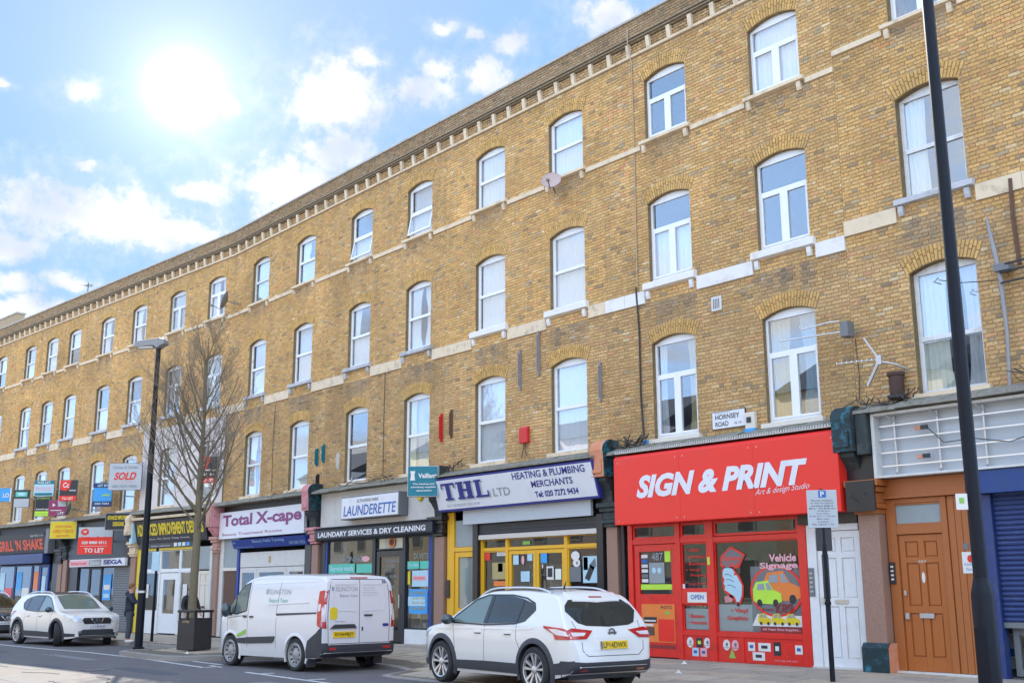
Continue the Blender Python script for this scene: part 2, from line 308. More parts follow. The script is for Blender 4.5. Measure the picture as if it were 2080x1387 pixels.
class MB:
    def __init__(s): s.v = []; s.f = []; s.m = []
    def add(s, vs, fs, m=0):
        b = len(s.v); s.v += [tuple(v) for v in vs]; s.f += [tuple(b+i for i in f) for f in fs]; s.m += [m]*len(fs); return s
    def box(s, x0, x1, y0, y1, z0, z1, m=0):
        return s.add([(x0, y0, z0), (x1, y0, z0), (x1, y1, z0), (x0, y1, z0), (x0, y0, z1), (x1, y0, z1), (x1, y1, z1), (x0, y1, z1)],
                     [(0, 3, 2, 1), (4, 5, 6, 7), (0, 1, 5, 4), (1, 2, 6, 5), (2, 3, 7, 6), (3, 0, 4, 7)], m)
    def prism(s, poly, axis, a, b, m=0, mcap=None):
        """poly in the two axes other than `axis` (kept in xyz order), extruded a..b"""
        n = len(poly)
        def P(u, v, w): return (w, u, v) if axis == 'x' else ((u, w, v) if axis == 'y' else (u, v, w))
        vs = [P(u, v, a) for u, v in poly]+[P(u, v, b) for u, v in poly]
        s.add(vs, [(i, (i+1) % n, n+(i+1) % n, n+i) for i in range(n)], m)
        s.f += [tuple(len(s.v)-2*n+i for i in range(n))[::-1], tuple(len(s.v)-n+i for i in range(n))]; s.m += [m if mcap is None else mcap]*2
        return s
    def tube(s, pts, rad, n=8, m=0, cap=True):
        pts = [Vector(p) for p in pts]; k = len(pts)
        rad = rad if isinstance(rad, (list, tuple)) else [rad]*k
        b = len(s.v); up = None
        for i, p in enumerate(pts):
            d = (pts[min(i+1, k-1)]-pts[max(i-1, 0)]).normalized()
            a = Vector((0, 0, 1)) if abs(d.z) < .9 else Vector((1, 0, 0))
            if up is not None and (up-d*up.dot(d)).length > .1: a = up
            e1 = (a-d*a.dot(d)).normalized(); e2 = d.cross(e1); up = e1
            for j in range(n):
                q = 2*math.pi*j/n; s.v.append(tuple(p+(e1*math.cos(q)+e2*math.sin(q))*rad[i]))
        for i in range(k-1):
            for j in range(n):
                s.f.append((b+i*n+j, b+i*n+(j+1) % n, b+(i+1)*n+(j+1) % n, b+(i+1)*n+j)); s.m.append(m)
        if cap and n > 2:
            s.f.append(tuple(b+j for j in range(n))[::-1]); s.f.append(tuple(b+(k-1)*n+j for j in range(n))); s.m += [m, m]
        return s
    def lathe(s, prof, c=(0, 0, 0), n=24, axis='z', m=0, a0=0):
        b = len(s.v)
        for r, h in prof:
            for j in range(n):
                q = a0+2*math.pi*j/n; x, y = r*math.cos(q), r*math.sin(q)
                p = (x, y, h) if axis == 'z' else ((x, h, y) if axis == 'y' else (h, x, y))
                s.v.append((p[0]+c[0], p[1]+c[1], p[2]+c[2]))
        for i in range(len(prof)-1):
            for j in range(n):
                s.f.append((b+i*n+j, b+i*n+(j+1) % n, b+(i+1)*n+(j+1) % n, b+(i+1)*n+j)); s.m.append(m)
        return s
    def sphere(s, c, r, n=12, m=0, sq=(1, 1, 1)):
        prof = [(max(1e-4, math.sin(math.pi*i/(n//2)))*r, -math.cos(math.pi*i/(n//2))*r) for i in range(n//2+1)]
        b = len(s.v); s.lathe(prof, (0, 0, 0), n, 'z', m)
        for i in range(b, len(s.v)): v = s.v[i]; s.v[i] = (v[0]*sq[0]+c[0], v[1]*sq[1]+c[1], v[2]*sq[2]+c[2])
        return s
    def xf(s, mt):
        s.v = [tuple(mt @ Vector(v)) for v in s.v]; return s
    def build(s, name, mats, parent=None, smooth=None, bevel=0, label=None, kind=None, fixn=True):
        ox, oy, oz = (0, 0, 0)
        if parent is not None: ox, oy, oz = ORG.get(parent.name, (0, 0, 0))
        me = bpy.data.meshes.new(name)
        me.from_pydata([(v[0]-ox, v[1]-oy, v[2]-oz) for v in s.v], [], s.f)
        if not isinstance(mats, (list, tuple)): mats = [mats]
        for m in mats: me.materials.append(M[m] if isinstance(m, str) else m)
        if len(mats) > 1: me.polygons.foreach_set('material_index', s.m)
        if fixn:
            bm = bmesh.new(); bm.from_mesh(me); bmesh.ops.recalc_face_normals(bm, faces=bm.faces); bm.to_mesh(me); bm.free()
        if smooth:
            me.polygons.foreach_set('use_smooth', [True]*len(me.polygons)); me.set_sharp_from_angle(angle=R(smooth))
        o = bpy.data.objects.new(name, me); COL.objects.link(o)
        if parent is not None: o.parent = parent; ORG[o.name] = (ox, oy, oz)
        else: ORG[o.name] = (0, 0, 0)
        if bevel:
            b = o.modifiers.new('bevel', 'BEVEL'); b.width = bevel; b.segments = 2; b.limit_method = 'ANGLE'
        return prop(o, label=label, kind=kind)
def box(name, mt, parent, x0, x1, y0, y1, z0, z1, **k):
    return MB().box(x0, x1, y0, y1, z0, z1).build(name, mt, parent, **k)
def topmesh(name, label, cat, t, y, z, seg, mb, mats, group=None, rz=0., **k):
    """a thing that is one mesh, shapes given about its own base point"""
    o = mb.build(name, mats, None, **k); o.location = segpt(seg, t, y, z); o.rotation_euler = (0, 0, (PHI if seg else 0)+rz)
    return prop(o, label, cat, group)

_tc = {}
def textmesh(body, shear=0., bold=0., spacing=1., align='LEFT'):
    key = (body, shear, bold, spacing, align)
    if key not in _tc:
        cu = bpy.data.curves.new('lettering', 'FONT'); cu.body = body; cu.size = 1; cu.shear = shear; cu.offset = bold; cu.resolution_u = 3
        cu.space_character = spacing; cu.align_x = align; cu.space_line = 1.0
        ob = bpy.data.objects.new('lettering', cu); COL.objects.link(ob)
        bpy.context.view_layer.update()
        me = bpy.data.meshes.new_from_object(ob.evaluated_get(bpy.context.evaluated_depsgraph_get()))
        bpy.data.objects.remove(ob)
        vs = np.array([v.co[:2] for v in me.vertices]) if len(me.vertices) else np.zeros((1, 2)); fs = [tuple(p.vertices) for p in me.polygons]
        bpy.data.meshes.remove(me)
        lo, hi = vs.min(0), vs.max(0); vs = (vs-lo)/np.maximum(hi-lo, 1e-6)
        _tc[key] = (vs, fs, (hi-lo))
    return _tc[key]
def lettering(parent, body, x0, x1, z0, z1, y, mt, shear=0., bold=0., plane='front', name='lettering', slope=0., mapf=None, spacing=1., align='LEFT', depth=.003):
    """raised letters filling x0..x1, z0..z1 on the plane y (facing the street)"""
    vs, fs, _ = textmesh(body, shear, bold, spacing, align)
    mb = MB(); P = []
    for u, v in vs:
        a = x0+u*(x1-x0); c = z0+v*(z1-z0)+slope*u
        P.append(mapf(a, c) if mapf else (a, y, c))
    mb.add(P, fs)
    o = mb.build(name, mt, parent, fixn=False)
    return o

# ------------------------------------------------------------------ bricks
PAL = [((.83, .49, .17), 32), ((.79, .455, .15), 28), ((.85, .54, .215), 17), ((.72, .43, .155), 14), ((.62, .385, .165), 7), ((.56, .42, .25), 3), ((.80, .40, .16), 6), ((.42, .29, .16), 3), ((.86, .64, .34), 2)]
_pc = [p[0] for p in PAL]; _pw = [p[1] for p in PAL]
def brick_mesh_variant(w, i, rnd):
    h = .0305; c = .0035
    def j(a): return a+rnd.uniform(-.003, .003)
    back = [(-w, .014, -h), (w, .014, -h), (w, .014, h), (-w, .014, h)]
    yy = [rnd.uniform(-.009, .0) for _ in range(4)]
    front = [(j(-w+c), yy[0], j(-h+c)), (j(w-c), yy[1], j(-h+c)), (j(w-c), yy[2], j(h-c)), (j(-w+c), yy[3], j(h-c))]
    me = bpy.data.meshes.new('brick'); me.from_pydata(back+front, [], [(4, 5, 6, 7), (0, 1, 5, 4), (1, 2, 6, 5), (2, 3, 7, 6), (3, 0, 4, 7)])
    ca = me.color_attributes.new('Col', 'FLOAT_COLOR', 'POINT'); ca.data.foreach_set('color', [1.]*(4*8)); me.materials.append(M['brick']); return me
_rb = random.Random(3)
BV_S = [brick_mesh_variant(.1035, i, _rb) for i in range(8)]; BV_H = [brick_mesh_variant(.0485, i, _rb) for i in range(6)]
def bricks(wall, x0, x1, zones, blocked, stain, nsingle, seed, seg=0, yz=lambda z: 0., xvis=None):
    """Flemish bond over the zones; zones = [(z0, z1)]; blocked(x, z) -> True leaves the brick out, clip intervals cut it"""
    rnd = random.Random(seed); B = []
    for z0, z1 in zones:
        nc = max(1, round((z1-z0)/.0725)); ph = (z1-z0)/nc
        for k in range(nc):
            za = z0+k*ph; x = x0-(.0 if k % 2 else .1645)-rnd.uniform(0, .01); st = True
            while x < x1:
                wd = .210 if st else .100
                xa, xb = max(x, x0), min(x+wd, x1)
                if xb-xa > .03:
                    for xa2, xb2 in blocked(xa, xb, za, za+ph-.0095):
                        if xb2-xa2 > .025: B.append((xa2, xb2, za, za+ph-.0095, st and abs(xb2-xa2-.210) < .004, (not st) and abs(xb2-xa2-.100) < .004))
                x += wd+.0095; st = not st
    # single bricks: those nearest the camera
    single = set()
    if nsingle:
        idx = [i for i, b in enumerate(B) if (b[4] or b[5]) and (xvis is None or b[1] < xvis(b[2]))]
        def dist(i):
            b = B[i]; p = segpt(seg, (b[0]+b[1])/2, 0, b[2]); return (p-CAMP).length-(.8 if b[4] else 0)
        idx.sort(key=dist); single = set(idx[:nsingle])
    V = []; C = []; n = 0; nb = 0; ox, oy, oz = ORG[wall.name]
    for i, (xa, xb, za, zb, fs_, fh_) in enumerate(B):
        col = rnd.choices(_pc, _pw)[0]; k = rnd.uniform(.86, 1.14); cx, cz = (xa+xb)/2, (za+zb)/2
        sf = stain(cx, cz)
        grey = sum(col)/3
        col = [((c*(1-sf[1])+grey*sf[1]*.95)*k*sf[0]) for c in col]
        yo = yz(cz)
        if i in single:
            o = bpy.data.objects.new('brick', rnd.choice(BV_S if fs_ else BV_H)); COL.objects.link(o)
            o.parent = wall; o.location = (cx-ox, yo-oy, cz-oz); o.color = (*col, 1); continue
        c = .004; y = [yo+rnd.uniform(-.010, .001) for _ in range(4)]
        def j(a): return a+rnd.uniform(-.003, .003)
        V += [(xa, yo+.014, za), (xb, yo+.014, za), (xb, yo+.014, zb), (xa, yo+.014, zb), (j(xa+c), y[0], j(za+c)), (j(xb-c), y[1], j(za+c)), (j(xb-c), y[2], j(zb-c)), (j(xa+c), y[3], j(zb-c))]
        C += [(*col, 1)]*8; nb += 1
    Fs = []
    for i in range(nb):
        b = i*8; Fs += [(b+4, b+5, b+6, b+7), (b, b+1, b+5, b+4), (b+1, b+2, b+6, b+5), (b+2, b+3, b+7, b+6), (b+3, b, b+4, b+7)]
    me = bpy.data.meshes.new('brickwork'); me.from_pydata([(v[0]-ox, v[1]-oy, v[2]-oz) for v in V], [], Fs)
    ca = me.color_attributes.new('Col', 'FLOAT_COLOR', 'POINT'); ca.data.foreach_set('color', np.array(C, dtype=np.float32).ravel()); me.materials.append(M['brick'])
    o = bpy.data.objects.new('brickwork', me); COL.objects.link(o); o.parent = wall; o['kind'] = 'stuff'
    return o

RISE = .13
def arcz(c, w, zt, x, rise=RISE):
    u = (x-c)/(w/2); return zt+rise*(1-min(1, u*u))
def make_arch(wall, c, w, zt, seed, dark=0):
    """gauged brick arch over a window: two rings of bricks on end"""
    rnd = random.Random(seed); n = 21; V = []; F = []; C = []; ox, oy, oz = ORG[wall.name]
    hw = w/2+.10; H = .31
    # circle through the springing points
    rr = ((w/2)**2+RISE**2)/(2*RISE); cz = zt+RISE-rr; a1 = math.asin(min(.99, hw/(rr+.15)))
    a1 = math.asin((w/2+.03)/rr)
    for i in range(n):
        for ring in (0, 1):
            ra, rb = (rr+.004, rr+H*.5-.008) if ring == 0 else (rr+H*.5, rr+H)
            if i % 2: ra, rb = ((rr+.004, rr+H*.66-.008) if ring == 0 else (rr+H*.66, rr+H))
            p0 = -a1+2*a1*(i+.06)/n; p1 = -a1+2*a1*(i+.90)/n
            y = rnd.uniform(-.018, -.011); b = len(V)
            q = [(ra, p0), (ra, p1), (rb, p1), (rb, p0)]
            for yy, ins in ((.012, 0), (y, .004)):
                for k, (r_, p_) in enumerate(q):
                    r2 = r_+(ins if k < 2 else -ins); p2 = p_+(ins/r_ if k in (0, 3) else -ins/r_)
                    V.append((c+r2*math.sin(p2)-ox, yy-oy, cz+r2*math.cos(p2)-oz))
            F += [(b+4, b+5, b+6, b+7), (b, b+1, b+5, b+4), (b+1, b+2, b+6, b+5), (b+2, b+3, b+7, b+6), (b+3, b, b+4, b+7)]
            k = rnd.uniform(.85, 1.12)*(1-.25*dark); col = rnd.choice([(.80, .49, .165), (.78, .47, .155), (.74, .45, .16), (.68, .42, .15)])
            C += [(col[0]*k, col[1]*k, col[2]*k, 1)]*8
    me = bpy.data.meshes.new('brick_arch'); me.from_pydata(V, [], F)
    bm = bmesh.new(); bm.from_mesh(me); bmesh.ops.recalc_face_normals(bm, faces=bm.faces); bm.to_mesh(me); bm.free()
    ca = me.color_attributes.new('Col', 'FLOAT_COLOR', 'POINT'); ca.data.foreach_set('color', np.array(C, dtype=np.float32).ravel()); me.materials.append(M['brick'])
    o = bpy.data.objects.new('brick_arch', me); COL.objects.link(o); o.parent = wall; o['kind'] = 'stuff'
    return (c, w, zt, rr, cz, H, a1)

# ------------------------------------------------------------------ windows
def folds(x0, x1, z0, z1, y, amp=.018, wl=.09, seed=0, gather=0.):
    rnd = random.Random(seed); mb = MB(); n = max(6, int((x1-x0)/.012)); rows = 6; ph = rnd.uniform(0, 6)
    V = []
    for r_ in range(rows+1):
        t = r_/rows; g_ = gather*math.sin(math.pi*t)*.5
        for i in range(n+1):
            u = i/n; x = x0+(x1-x0)*(u*(1-g_) if gather >= 0 else 1-(1-u)*(1+g_))
            V.append((x, y+amp*math.sin(ph+2*math.pi*x/wl*(1 if gather == 0 else 1)+.5*math.sin(7*x+t)), z0+(z1-z0)*t))
    F = [(r_*(n+1)+i, r_*(n+1)+i+1, (r_+1)*(n+1)+i+1, (r_+1)*(n+1)+i) for r_ in range(rows) for i in range(n)]
    return mb.add(V, F)
def pane(name, parent, poly, y, mt='glass'):
    return MB().prism(poly, 'y', y, y+.006).build(name, mt, parent)
def window(parent, c, zb, zt, w=1.22, style='sash', dress=(), frame='upvc', sill=None, arch=True, opened=False, seed=0, mid=.5, yf=.10):
    """recessed window: frame (the window itself), panes, bars, curtains"""
    x0, x1 = c-w/2, c+w/2; fw = .055; y0, y1 = yf, yf+.07; mb = MB(); rise = RISE if arch else 0
    mb.box(x0, x0+fw, y0, y1, zb, zt+(.02 if arch else 0)); mb.box(x1-fw, x1, y0, y1, zb, zt+(.02 if arch else 0)); mb.box(x0+fw, x1-fw, y0, y1, zb, zb+fw*1.3)
    N = 10; top = [(x0+fw+(x1-x0-2*fw)*i/N) for i in range(N+1)]
    poly = [(x, arcz(c, w, zt, x, rise)) for x in top]+[(x1-fw, zt-fw), (x0+fw, zt-fw)]
    if arch: mb.prism(poly[:N+1]+[(x1-fw, zt-fw*.6), (x0+fw, zt-fw*.6)], 'y', y0+.004, y1-.004)
    else: mb.box(x0+fw, x1-fw, y0, y1, zt-fw, zt)
    win = mb.build('window', frame, parent, bevel=.006)
    xi0, xi1, zi0, zi1 = x0+fw, x1-fw, zb+fw*1.3, zt-fw*.6
    zm = zi0+(zi1-zi0)*mid
    if style == 'sash':
        b = MB().box(xi0, xi1, y0-.012, y1-.02, zm-.04, zm+.04)
        for (a, b_) in ((xi0, xi0+.028), (xi1-.028, xi1)): b.box(a, b_, y0+.012, y1-.01, zm+.04, zi1); b.box(a, b_, y0+.002, y1-.03, zi0, zm-.04) if not opened else None
        b.build('sash_bar', frame, win, bevel=.004)
        pane('pane', win, [(xi0+.028, zm+.04), (xi1-.028, zm+.04), (xi1-.028, zi1), (xi0+.028, zi1)], y0+.032)
        if opened:                         # lower light hung at the rail and pushed out at the foot
            ang = R(11); lb = MB(); L = zm-.04-zi0
            for (a, b_, c0, c1) in ((xi0, xi0+.05, -L, 0), (xi1-.05, xi1, -L, 0), (xi0+.05, xi1-.05, -L, -L+.06), (xi0+.05, xi1-.05, -.05, 0)): lb.box(a, b_, -.02, .03, c0, c1)
            mt = Matrix.Translation((0, y0, zm-.04)) @ Matrix.Rotation(-ang, 4, 'X')
            lb.xf(mt).build('opened_light', frame, win, bevel=.004)
            MB().box(xi0+.05, xi1-.05, .002, .008, -L+.06, -.05).xf(mt).build('pane', 'glass', win)
        else:
            pane('pane', win, [(xi0+.028, zi0), (xi1-.028, zi0), (xi1-.028, zm-.04), (xi0+.028, zm-.04)], y0+.022)
    else:                                   # casement: fanlight over two casements
        zm = zi0+(zi1-zi0)*.655
        b = MB().box(xi0, xi1, y0-.006, y1-.01, zm-.035, zm+.035).box(c-.045, c+.045, y0-.006, y1-.01, zi0, zm-.035)
        for (a, b_) in ((xi0, c-.045), (c+.045, xi1)):
            b.box(a, a+.045, y0-.010, y1-.02, zi0, zm-.035); b.box(b_-.045, b_, y0-.010, y1-.02, zi0, zm-.035)
            b.box(a+.045, b_-.045, y0-.010, y1-.02, zi0, zi0+.045); b.box(a+.045, b_-.045, y0-.010, y1-.02, zm-.08, zm-.035)
            pane('pane', win, [(a+.045, zi0+.045), (b_-.045, zi0+.045), (b_-.045, zm-.08), (a+.045, zm-.08)], y0+.02)
        b.build('casement_bar', frame, win, bevel=.004)
        pane('pane', win, [(xi0, zm+.035), (xi1, zm+.035), (xi1, zi1), (xi0, zi1)], y0+.03)
    for k, d in enumerate(dress):
        kind, mt = d[0], d[1]; yb = y1+.035+.035*k
        if kind == 'net': folds(xi0-.02, xi1+.02, zi0-.05, zi1+.05, yb, .020, d[2] if len(d) > 2 else .09+.012*(seed % 5), seed).build('net_curtain', mt, win, smooth=60, fixn=False)
        elif kind == 'lownet': folds(xi0-.02, xi1+.02, zi0-.05, zm, yb, .014, .12, seed).build('net_curtain', mt, win, smooth=60, fixn=False)
        elif kind == 'topnet': folds(xi0-.02, xi1+.02, zm, zi1+.05, yb, .014, .12, seed).build('net_curtain', mt, win, smooth=60, fixn=False)
        elif kind == 'left': folds(xi0-.02, xi0+(xi1-xi0)*d[2], zi0-.05, zi1+.05, yb, .025, .10, seed, d[3] if len(d) > 3 else .3).build('curtain', mt, win, smooth=60, fixn=False)
        elif kind == 'right': folds(xi1-(xi1-xi0)*d[2], xi1+.02, zi0-.05, zi1+.05, yb, .025, .10, seed+1, -.3).build('curtain', mt, win, smooth=60, fixn=False)
        elif kind == 'blind':
            b = MB()
            for q in range(int((zi1-zi0)/.05)): b.box(xi0, xi1, yb, yb+.02, zi0+q*.05+.006, zi0+q*.05+.05)
            b.build('blind', mt, win)
    return win
def sill(parent, c, z, w, mt, t=.13, brackets=True, proud=.11):
    x0, x1 = c-w/2-.13, c+w/2+.13
    poly = [(-proud, z-t*.85), (-proud, z-.03), (-proud+.02, z-.012), (.17, z+.006), (.17, z-t), (-.0, z-t)]
    MB().prism(poly, 'x', x0, x1).build('sill', mt, parent, bevel=.004)
    if brackets:
        for xx in (x0+.06, x1-.18):
            MB().prism([(.0, z-t-.004), (-proud+.03, z-t-.004), (-proud+.035, z-t-.11), (-.05, z-t-.18), (0, z-t-.18)], 'x', xx, xx+.095).build('sill_bracket', mt, parent, bevel=.004)

def wallgrid(x0, x1, z0, z1, ops, y=.008, depth=.17, mb=None):
    """front skin with arched holes and their reveals. ops: (c, w, zb, zt, rise)"""
    mb = mb or MB(); xs = {x0, x1}
    for c, w, zb, zt, ri in ops:
        for i in range(11): xs.add(round(c-w/2+w*i/10, 5))
    xs = sorted(xs)
    for a, b in zip(xs, xs[1:]):
        m = (a+b)/2; col = sorted([o for o in ops if o[0]-o[1]/2 < m < o[0]+o[1]/2], key=lambda o: o[2])
        za = zb_ = z0
        for c, w, zb, zt, ri in col:
            mb.add([(a, y, za), (b, y, zb_), (b, y, zb), (a, y, zb)], [(0, 1, 2, 3)])
            za, zb_ = arcz(c, w, zt, a, ri), arcz(c, w, zt, b, ri)
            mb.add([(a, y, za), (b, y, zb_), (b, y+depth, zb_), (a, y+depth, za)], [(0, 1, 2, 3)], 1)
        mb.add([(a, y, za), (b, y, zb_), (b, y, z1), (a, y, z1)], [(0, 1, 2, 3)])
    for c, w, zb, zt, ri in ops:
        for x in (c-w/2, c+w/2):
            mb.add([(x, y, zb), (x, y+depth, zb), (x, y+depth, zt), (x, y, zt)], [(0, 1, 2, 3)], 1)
        mb.add([(c-w/2, y, zb), (c+w/2, y, zb), (c+w/2, y+depth, zb), (c-w/2, y+depth, zb)], [(0, 1, 2, 3)], 1)
        # inner lining so the wall has its thickness behind the frame too
    return mb
LV = {3: (11.36, 12.81), 2: (8.04, 9.84), 1: (4.58, 6.64)}
LV9 = {3: (11.67, 13.02), 2: (8.26, 10.13), 1: (4.72, 6.86)}
def house(label, t0, t1, seg, cols, spec, nsingle=0, seed=1, lv=LV, band=('stone', 'stone'), bandz=(11.16, 7.59), brick_from=4.5, group='houses of the brick terrace', bands2=None, ledge=4.5, vary=False):
    """one house of the terrace. cols: window centres; spec[(col, level)] = dict for window()"""
    root = thing('terraced_house', label, 'house', t0, 0, 0, seg, group, org=(t0, 0, 0))
    rnd = random.Random(seed)
    ops = [(c, 1.22, lv[k][0], lv[k][1], RISE) for c in cols for k in (1, 2, 3)]
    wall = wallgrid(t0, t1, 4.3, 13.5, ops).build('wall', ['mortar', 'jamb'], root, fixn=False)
    arches = [make_arch(wall, c, 1.22, lv[k][1], seed*50+i*3+k) for i, c in enumerate(cols) for k in (1, 2, 3)]
    bz3, bz2 = bandz
    spots = [(rnd.uniform(t0, t1), rnd.uniform(5, 13), rnd.uniform(.3, 1.0)) for _ in range(9)]; tone = rnd.uniform(.95, 1.05); htint = rnd.uniform(0, .06)
    def blocked(xa, xb, za, zb):
        iv = [(xa, xb)]; zc = (za+zb)/2
        if bz2-.02 < zc < bz2+.30 or bz3-.02 < zc < bz3+.12:
            iv = [(max(xa, c-.735), min(xb, c+.735)) for c in cols if min(xb, c+.735)-max(xa, c-.735) > .03]
            if not iv: return []
        if zb < brick_from: return []
        for c, w, zt, rr, cz, H, a1 in arches:
            lo = None
            zlo = [v for v in lv.values() if abs(v[1]-zt) < 1e-6][0][0]
            if zlo-.14 < zc < zlo: lo = (c-w/2-.13, c+w/2+.13)         # behind the sill
            elif zlo <= zc <= zt: lo = (c-w/2, c+w/2)
            elif zt < zc < cz+rr+H+.01:
                xo = 0
                if zc < cz+rr+H:
                    # outer ring edge, bounded by the skewbacks
                    xo = math.sqrt(max(0, (rr+H+.008)**2-(zc-cz)**2)); xk = (zc-cz)*math.tan(a1)
                    xo = min(xo, xk+.01)
                if xo > .02: lo = (c-xo, c+xo)
            if lo:
                nv = []
                for a, b in iv:
                    if b <= lo[0] or a >= lo[1]: nv.append((a, b))
                    else:
                        if a < lo[0]: nv.append((a, lo[0]-.004))
                        if b > lo[1]: nv.append((lo[1]+.004, b))
                iv = nv
        return iv
    def stain(x, z):
        f, g_ = tone, htint
        if z < 5.3: f *= 1-.22*(5.3-z)/.9*(.6+.4*math.sin(x*4.1))
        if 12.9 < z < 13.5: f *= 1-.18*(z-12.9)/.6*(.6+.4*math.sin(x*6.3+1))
        for c in cols:
            for k in (2, 3):
                zs = lv[k][0]-.14 if k == 3 else bz2; ln = .55 if k == 3 else .85
                if abs(x-c) < .80 and zs-ln < z < zs:
                    e = min(1, 1.4*(1-(zs-z)/ln))*min(1, (.80-abs(x-c))/.25)*(.62+.38*math.sin(x*17+c*5)*math.sin(x*7.3+k))*rnd.uniform(.6, 1.1)*(1. if k == 2 else .7); f *= 1-.5*e; g_ = max(g_, .65*e)
        if z < 7.6: f *= .90; g_ = max(g_, .12)
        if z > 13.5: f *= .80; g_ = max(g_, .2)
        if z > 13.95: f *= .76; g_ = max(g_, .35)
        for sx_, sz_, r_ in spots:
            dd = math.hypot((x-sx_), (z-sz_)*.7)
            if dd < r_: f *= 1+(.24 if int(sx_*7) % 2 else -.24)*(1-dd/r_)**.6*.8
        return f, g_
    yz = lambda z: (-.095 if z > 13.95 else 0.)
    xv = None
    bricks(wall, t0+.003, t1-.003, [(max(4.4, brick_from), bz2-.01), (bz2-.008, bz2+.308), (bz2+.31, bz3-.01), (bz3-.008, bz3+.125), (bz3+.13, 13.48), (13.57, 13.83), (13.97, 14.37)], blocked, stain, nsingle, seed*7+1, seg, yz,
           xvis=(lambda z: 27.9-.16*(z-6)) if t1 > 28 else None)
    # string courses in stones, cut by the sills
    for bi, (bz, h, mtb) in enumerate(((bz2, .29, band[1]), (bz3, .11, band[0]))):
        k = 2 if bi == 0 else 3; edges = [t0]
        for c in cols: edges += [c-.74, c+.74]
        edges.append(t1)
        for a, b in zip(edges[::2], edges[1::2]):
            n = max(1, round((b-a)/.75))
            for i in range(n):
                if b-a > .02: MB().box(a+(b-a)*i/n+.003, a+(b-a)*(i+1)/n-.003, -.045+rnd.uniform(-.004, .004), .01, bz, bz+h).build('band_stone', mtb, wall, bevel=.004)
    # cornice
    cor = MB().prism([(.0, 13.5), (-.05, 13.5), (-.06, 13.515), (-.06, 13.55), (.0, 13.565)], 'x', t0, t1).build('frieze_string', 'stone', wall)
    nd = max(1, round((t1-t0)/.615)); pitch = (t1-t0)/nd
    for i in range(nd):
        xx = t0+pitch*(i+.5); MB().prism([(.0, 13.56), (-.055, 13.56), (-.075, 13.70), (-.09, 13.835), (.0, 13.835)], 'x', xx-.055, xx+.055).build('cornice_bracket', 'stone', wall)
    mb = MB()
    for (ya, z_a, z_b) in ((-.06, 13.835, 13.87), (-.115, 13.872, 13.905), (-.085, 13.907, 13.935), (-.13, 13.937, 13.965)): mb.box(t0, t1, ya, .02, z_a, z_b)
    mb.build('cornice_moulding', 'darkmould', wall)
    MB().box(t0, t1, -.083, .22, 13.967, 14.375).build('parapet', 'mortar', wall)
    n = round((t1-t0)/.95)
    for i in range(n): MB().box(t0+(t1-t0)*i/n+.002, t0+(t1-t0)*(i+1)/n-.002, -.15, .28, 14.375+.0, 14.43+rnd.uniform(-.004, .004)).build('coping_stone', 'coping', wall, bevel=.004)
    # floors, party walls, back wall, roof
    b = MB(); b.box(t0+.01, t0+.11, .2, 7.9, 0, 14); b.box(t1-.11, t1-.01, .2, 7.9, 0, 14); b.box(t0+.12, t1-.12, 5, 5.1, 0, 14)
    for z in (3.55, 7.35, 10.65, 13.6): b.box(t0+.12, t1-.12, .26, 5, z-.15, z)
    for c in (t0+t1)/2,: b.box(c-.05, c+.05, .26, 5, 3.56, 13.5)
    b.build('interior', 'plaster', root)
    # inner leaf round the windows
    b = MB(); xs = sorted([t0+.12]+[e for c in cols for e in (c-.62, c+.62)]+[t1-.12])
    for a, b2 in zip(xs[::2], xs[1::2]): b.box(a, b2, .185, .25, 3.56, 13.5)
    for c in cols:
        zz = [3.56]+[e for k in (1, 2, 3) for e in (lv[k][0], lv[k][1]+.01)]+[13.5]
        for a, b2 in zip(zz[::2], zz[1::2]): b.box(c-.62, c+.62, .185, .25, a, b2)
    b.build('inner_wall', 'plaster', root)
    MB().box(t0, t1, .25, 8.0, 13.85, 14.0).box(t0, t1, 8.0, 8.2, -.1, 14.2).build('roof', 'darkgrey', root)
    # windows
    for i, c in enumerate(cols):
        for k in (1, 2, 3):
            sp = dict(spec.get((i, k), spec.get(k, {})));
            if vary and sp.get('dress') and (i, k) not in spec:
                sp['dress'] = rnd.choice([sp['dress'], sp['dress'], [('left', 'net', .46, .25), ('right', 'net', .46)], [('net', 'netdim', .13)], [('lownet', 'net'), ('topnet', 'netdim')], [('left', 'curtain_cream', .3), ('right', 'curtain_cream', .22), ('net', 'netdim')], [('lownet', 'net')]])
                sp['frame'] = rnd.choice([sp.get('frame', 'upvc'), 'upvc', 'upvcdirty'])
            sm = sp.pop('sillmat', 'stonegrey' if k == 2 else 'stone')
            wn = window(root, c, lv[k][0], lv[k][1], seed=seed*10+i*3+k, **sp)
            if k == 1: MB().box(c-.70, c+.70, -.09, .17, lv[k][0]-.09, lv[k][0]-.002).build('sill', sm, root)
            else: sill(root, c, lv[k][0]-.01, 1.22, sm, t=(.19 if (k == 2 and sm == 'stonewhite') else .11 if k == 3 else .14))
    # lead-covered ledge over the shopfront and the blocking board beneath it
    rn = random.Random(seed+77); n = round((t1-t0)/.5); mb = MB()
    for i in range(n):
        a, b2 = t0+(t1-t0)*i/n, t0+(t1-t0)*(i+1)/n; dz = rn.uniform(-.012, .012)
        mb.prism([(.0, ledge-.01+dz), (-.10, ledge-.015+dz), (-.40, ledge-.13+dz), (-.42, ledge-.19+dz), (0, ledge-.20)], 'x', a+.002, b2-.002)
    mb.build('ledge', 'slate', root)
    MB().box(t0+.01, t1-.01, .02, .12, 3.2, ledge-.2).build('fascia_board', 'darkgrey', root)
    return root
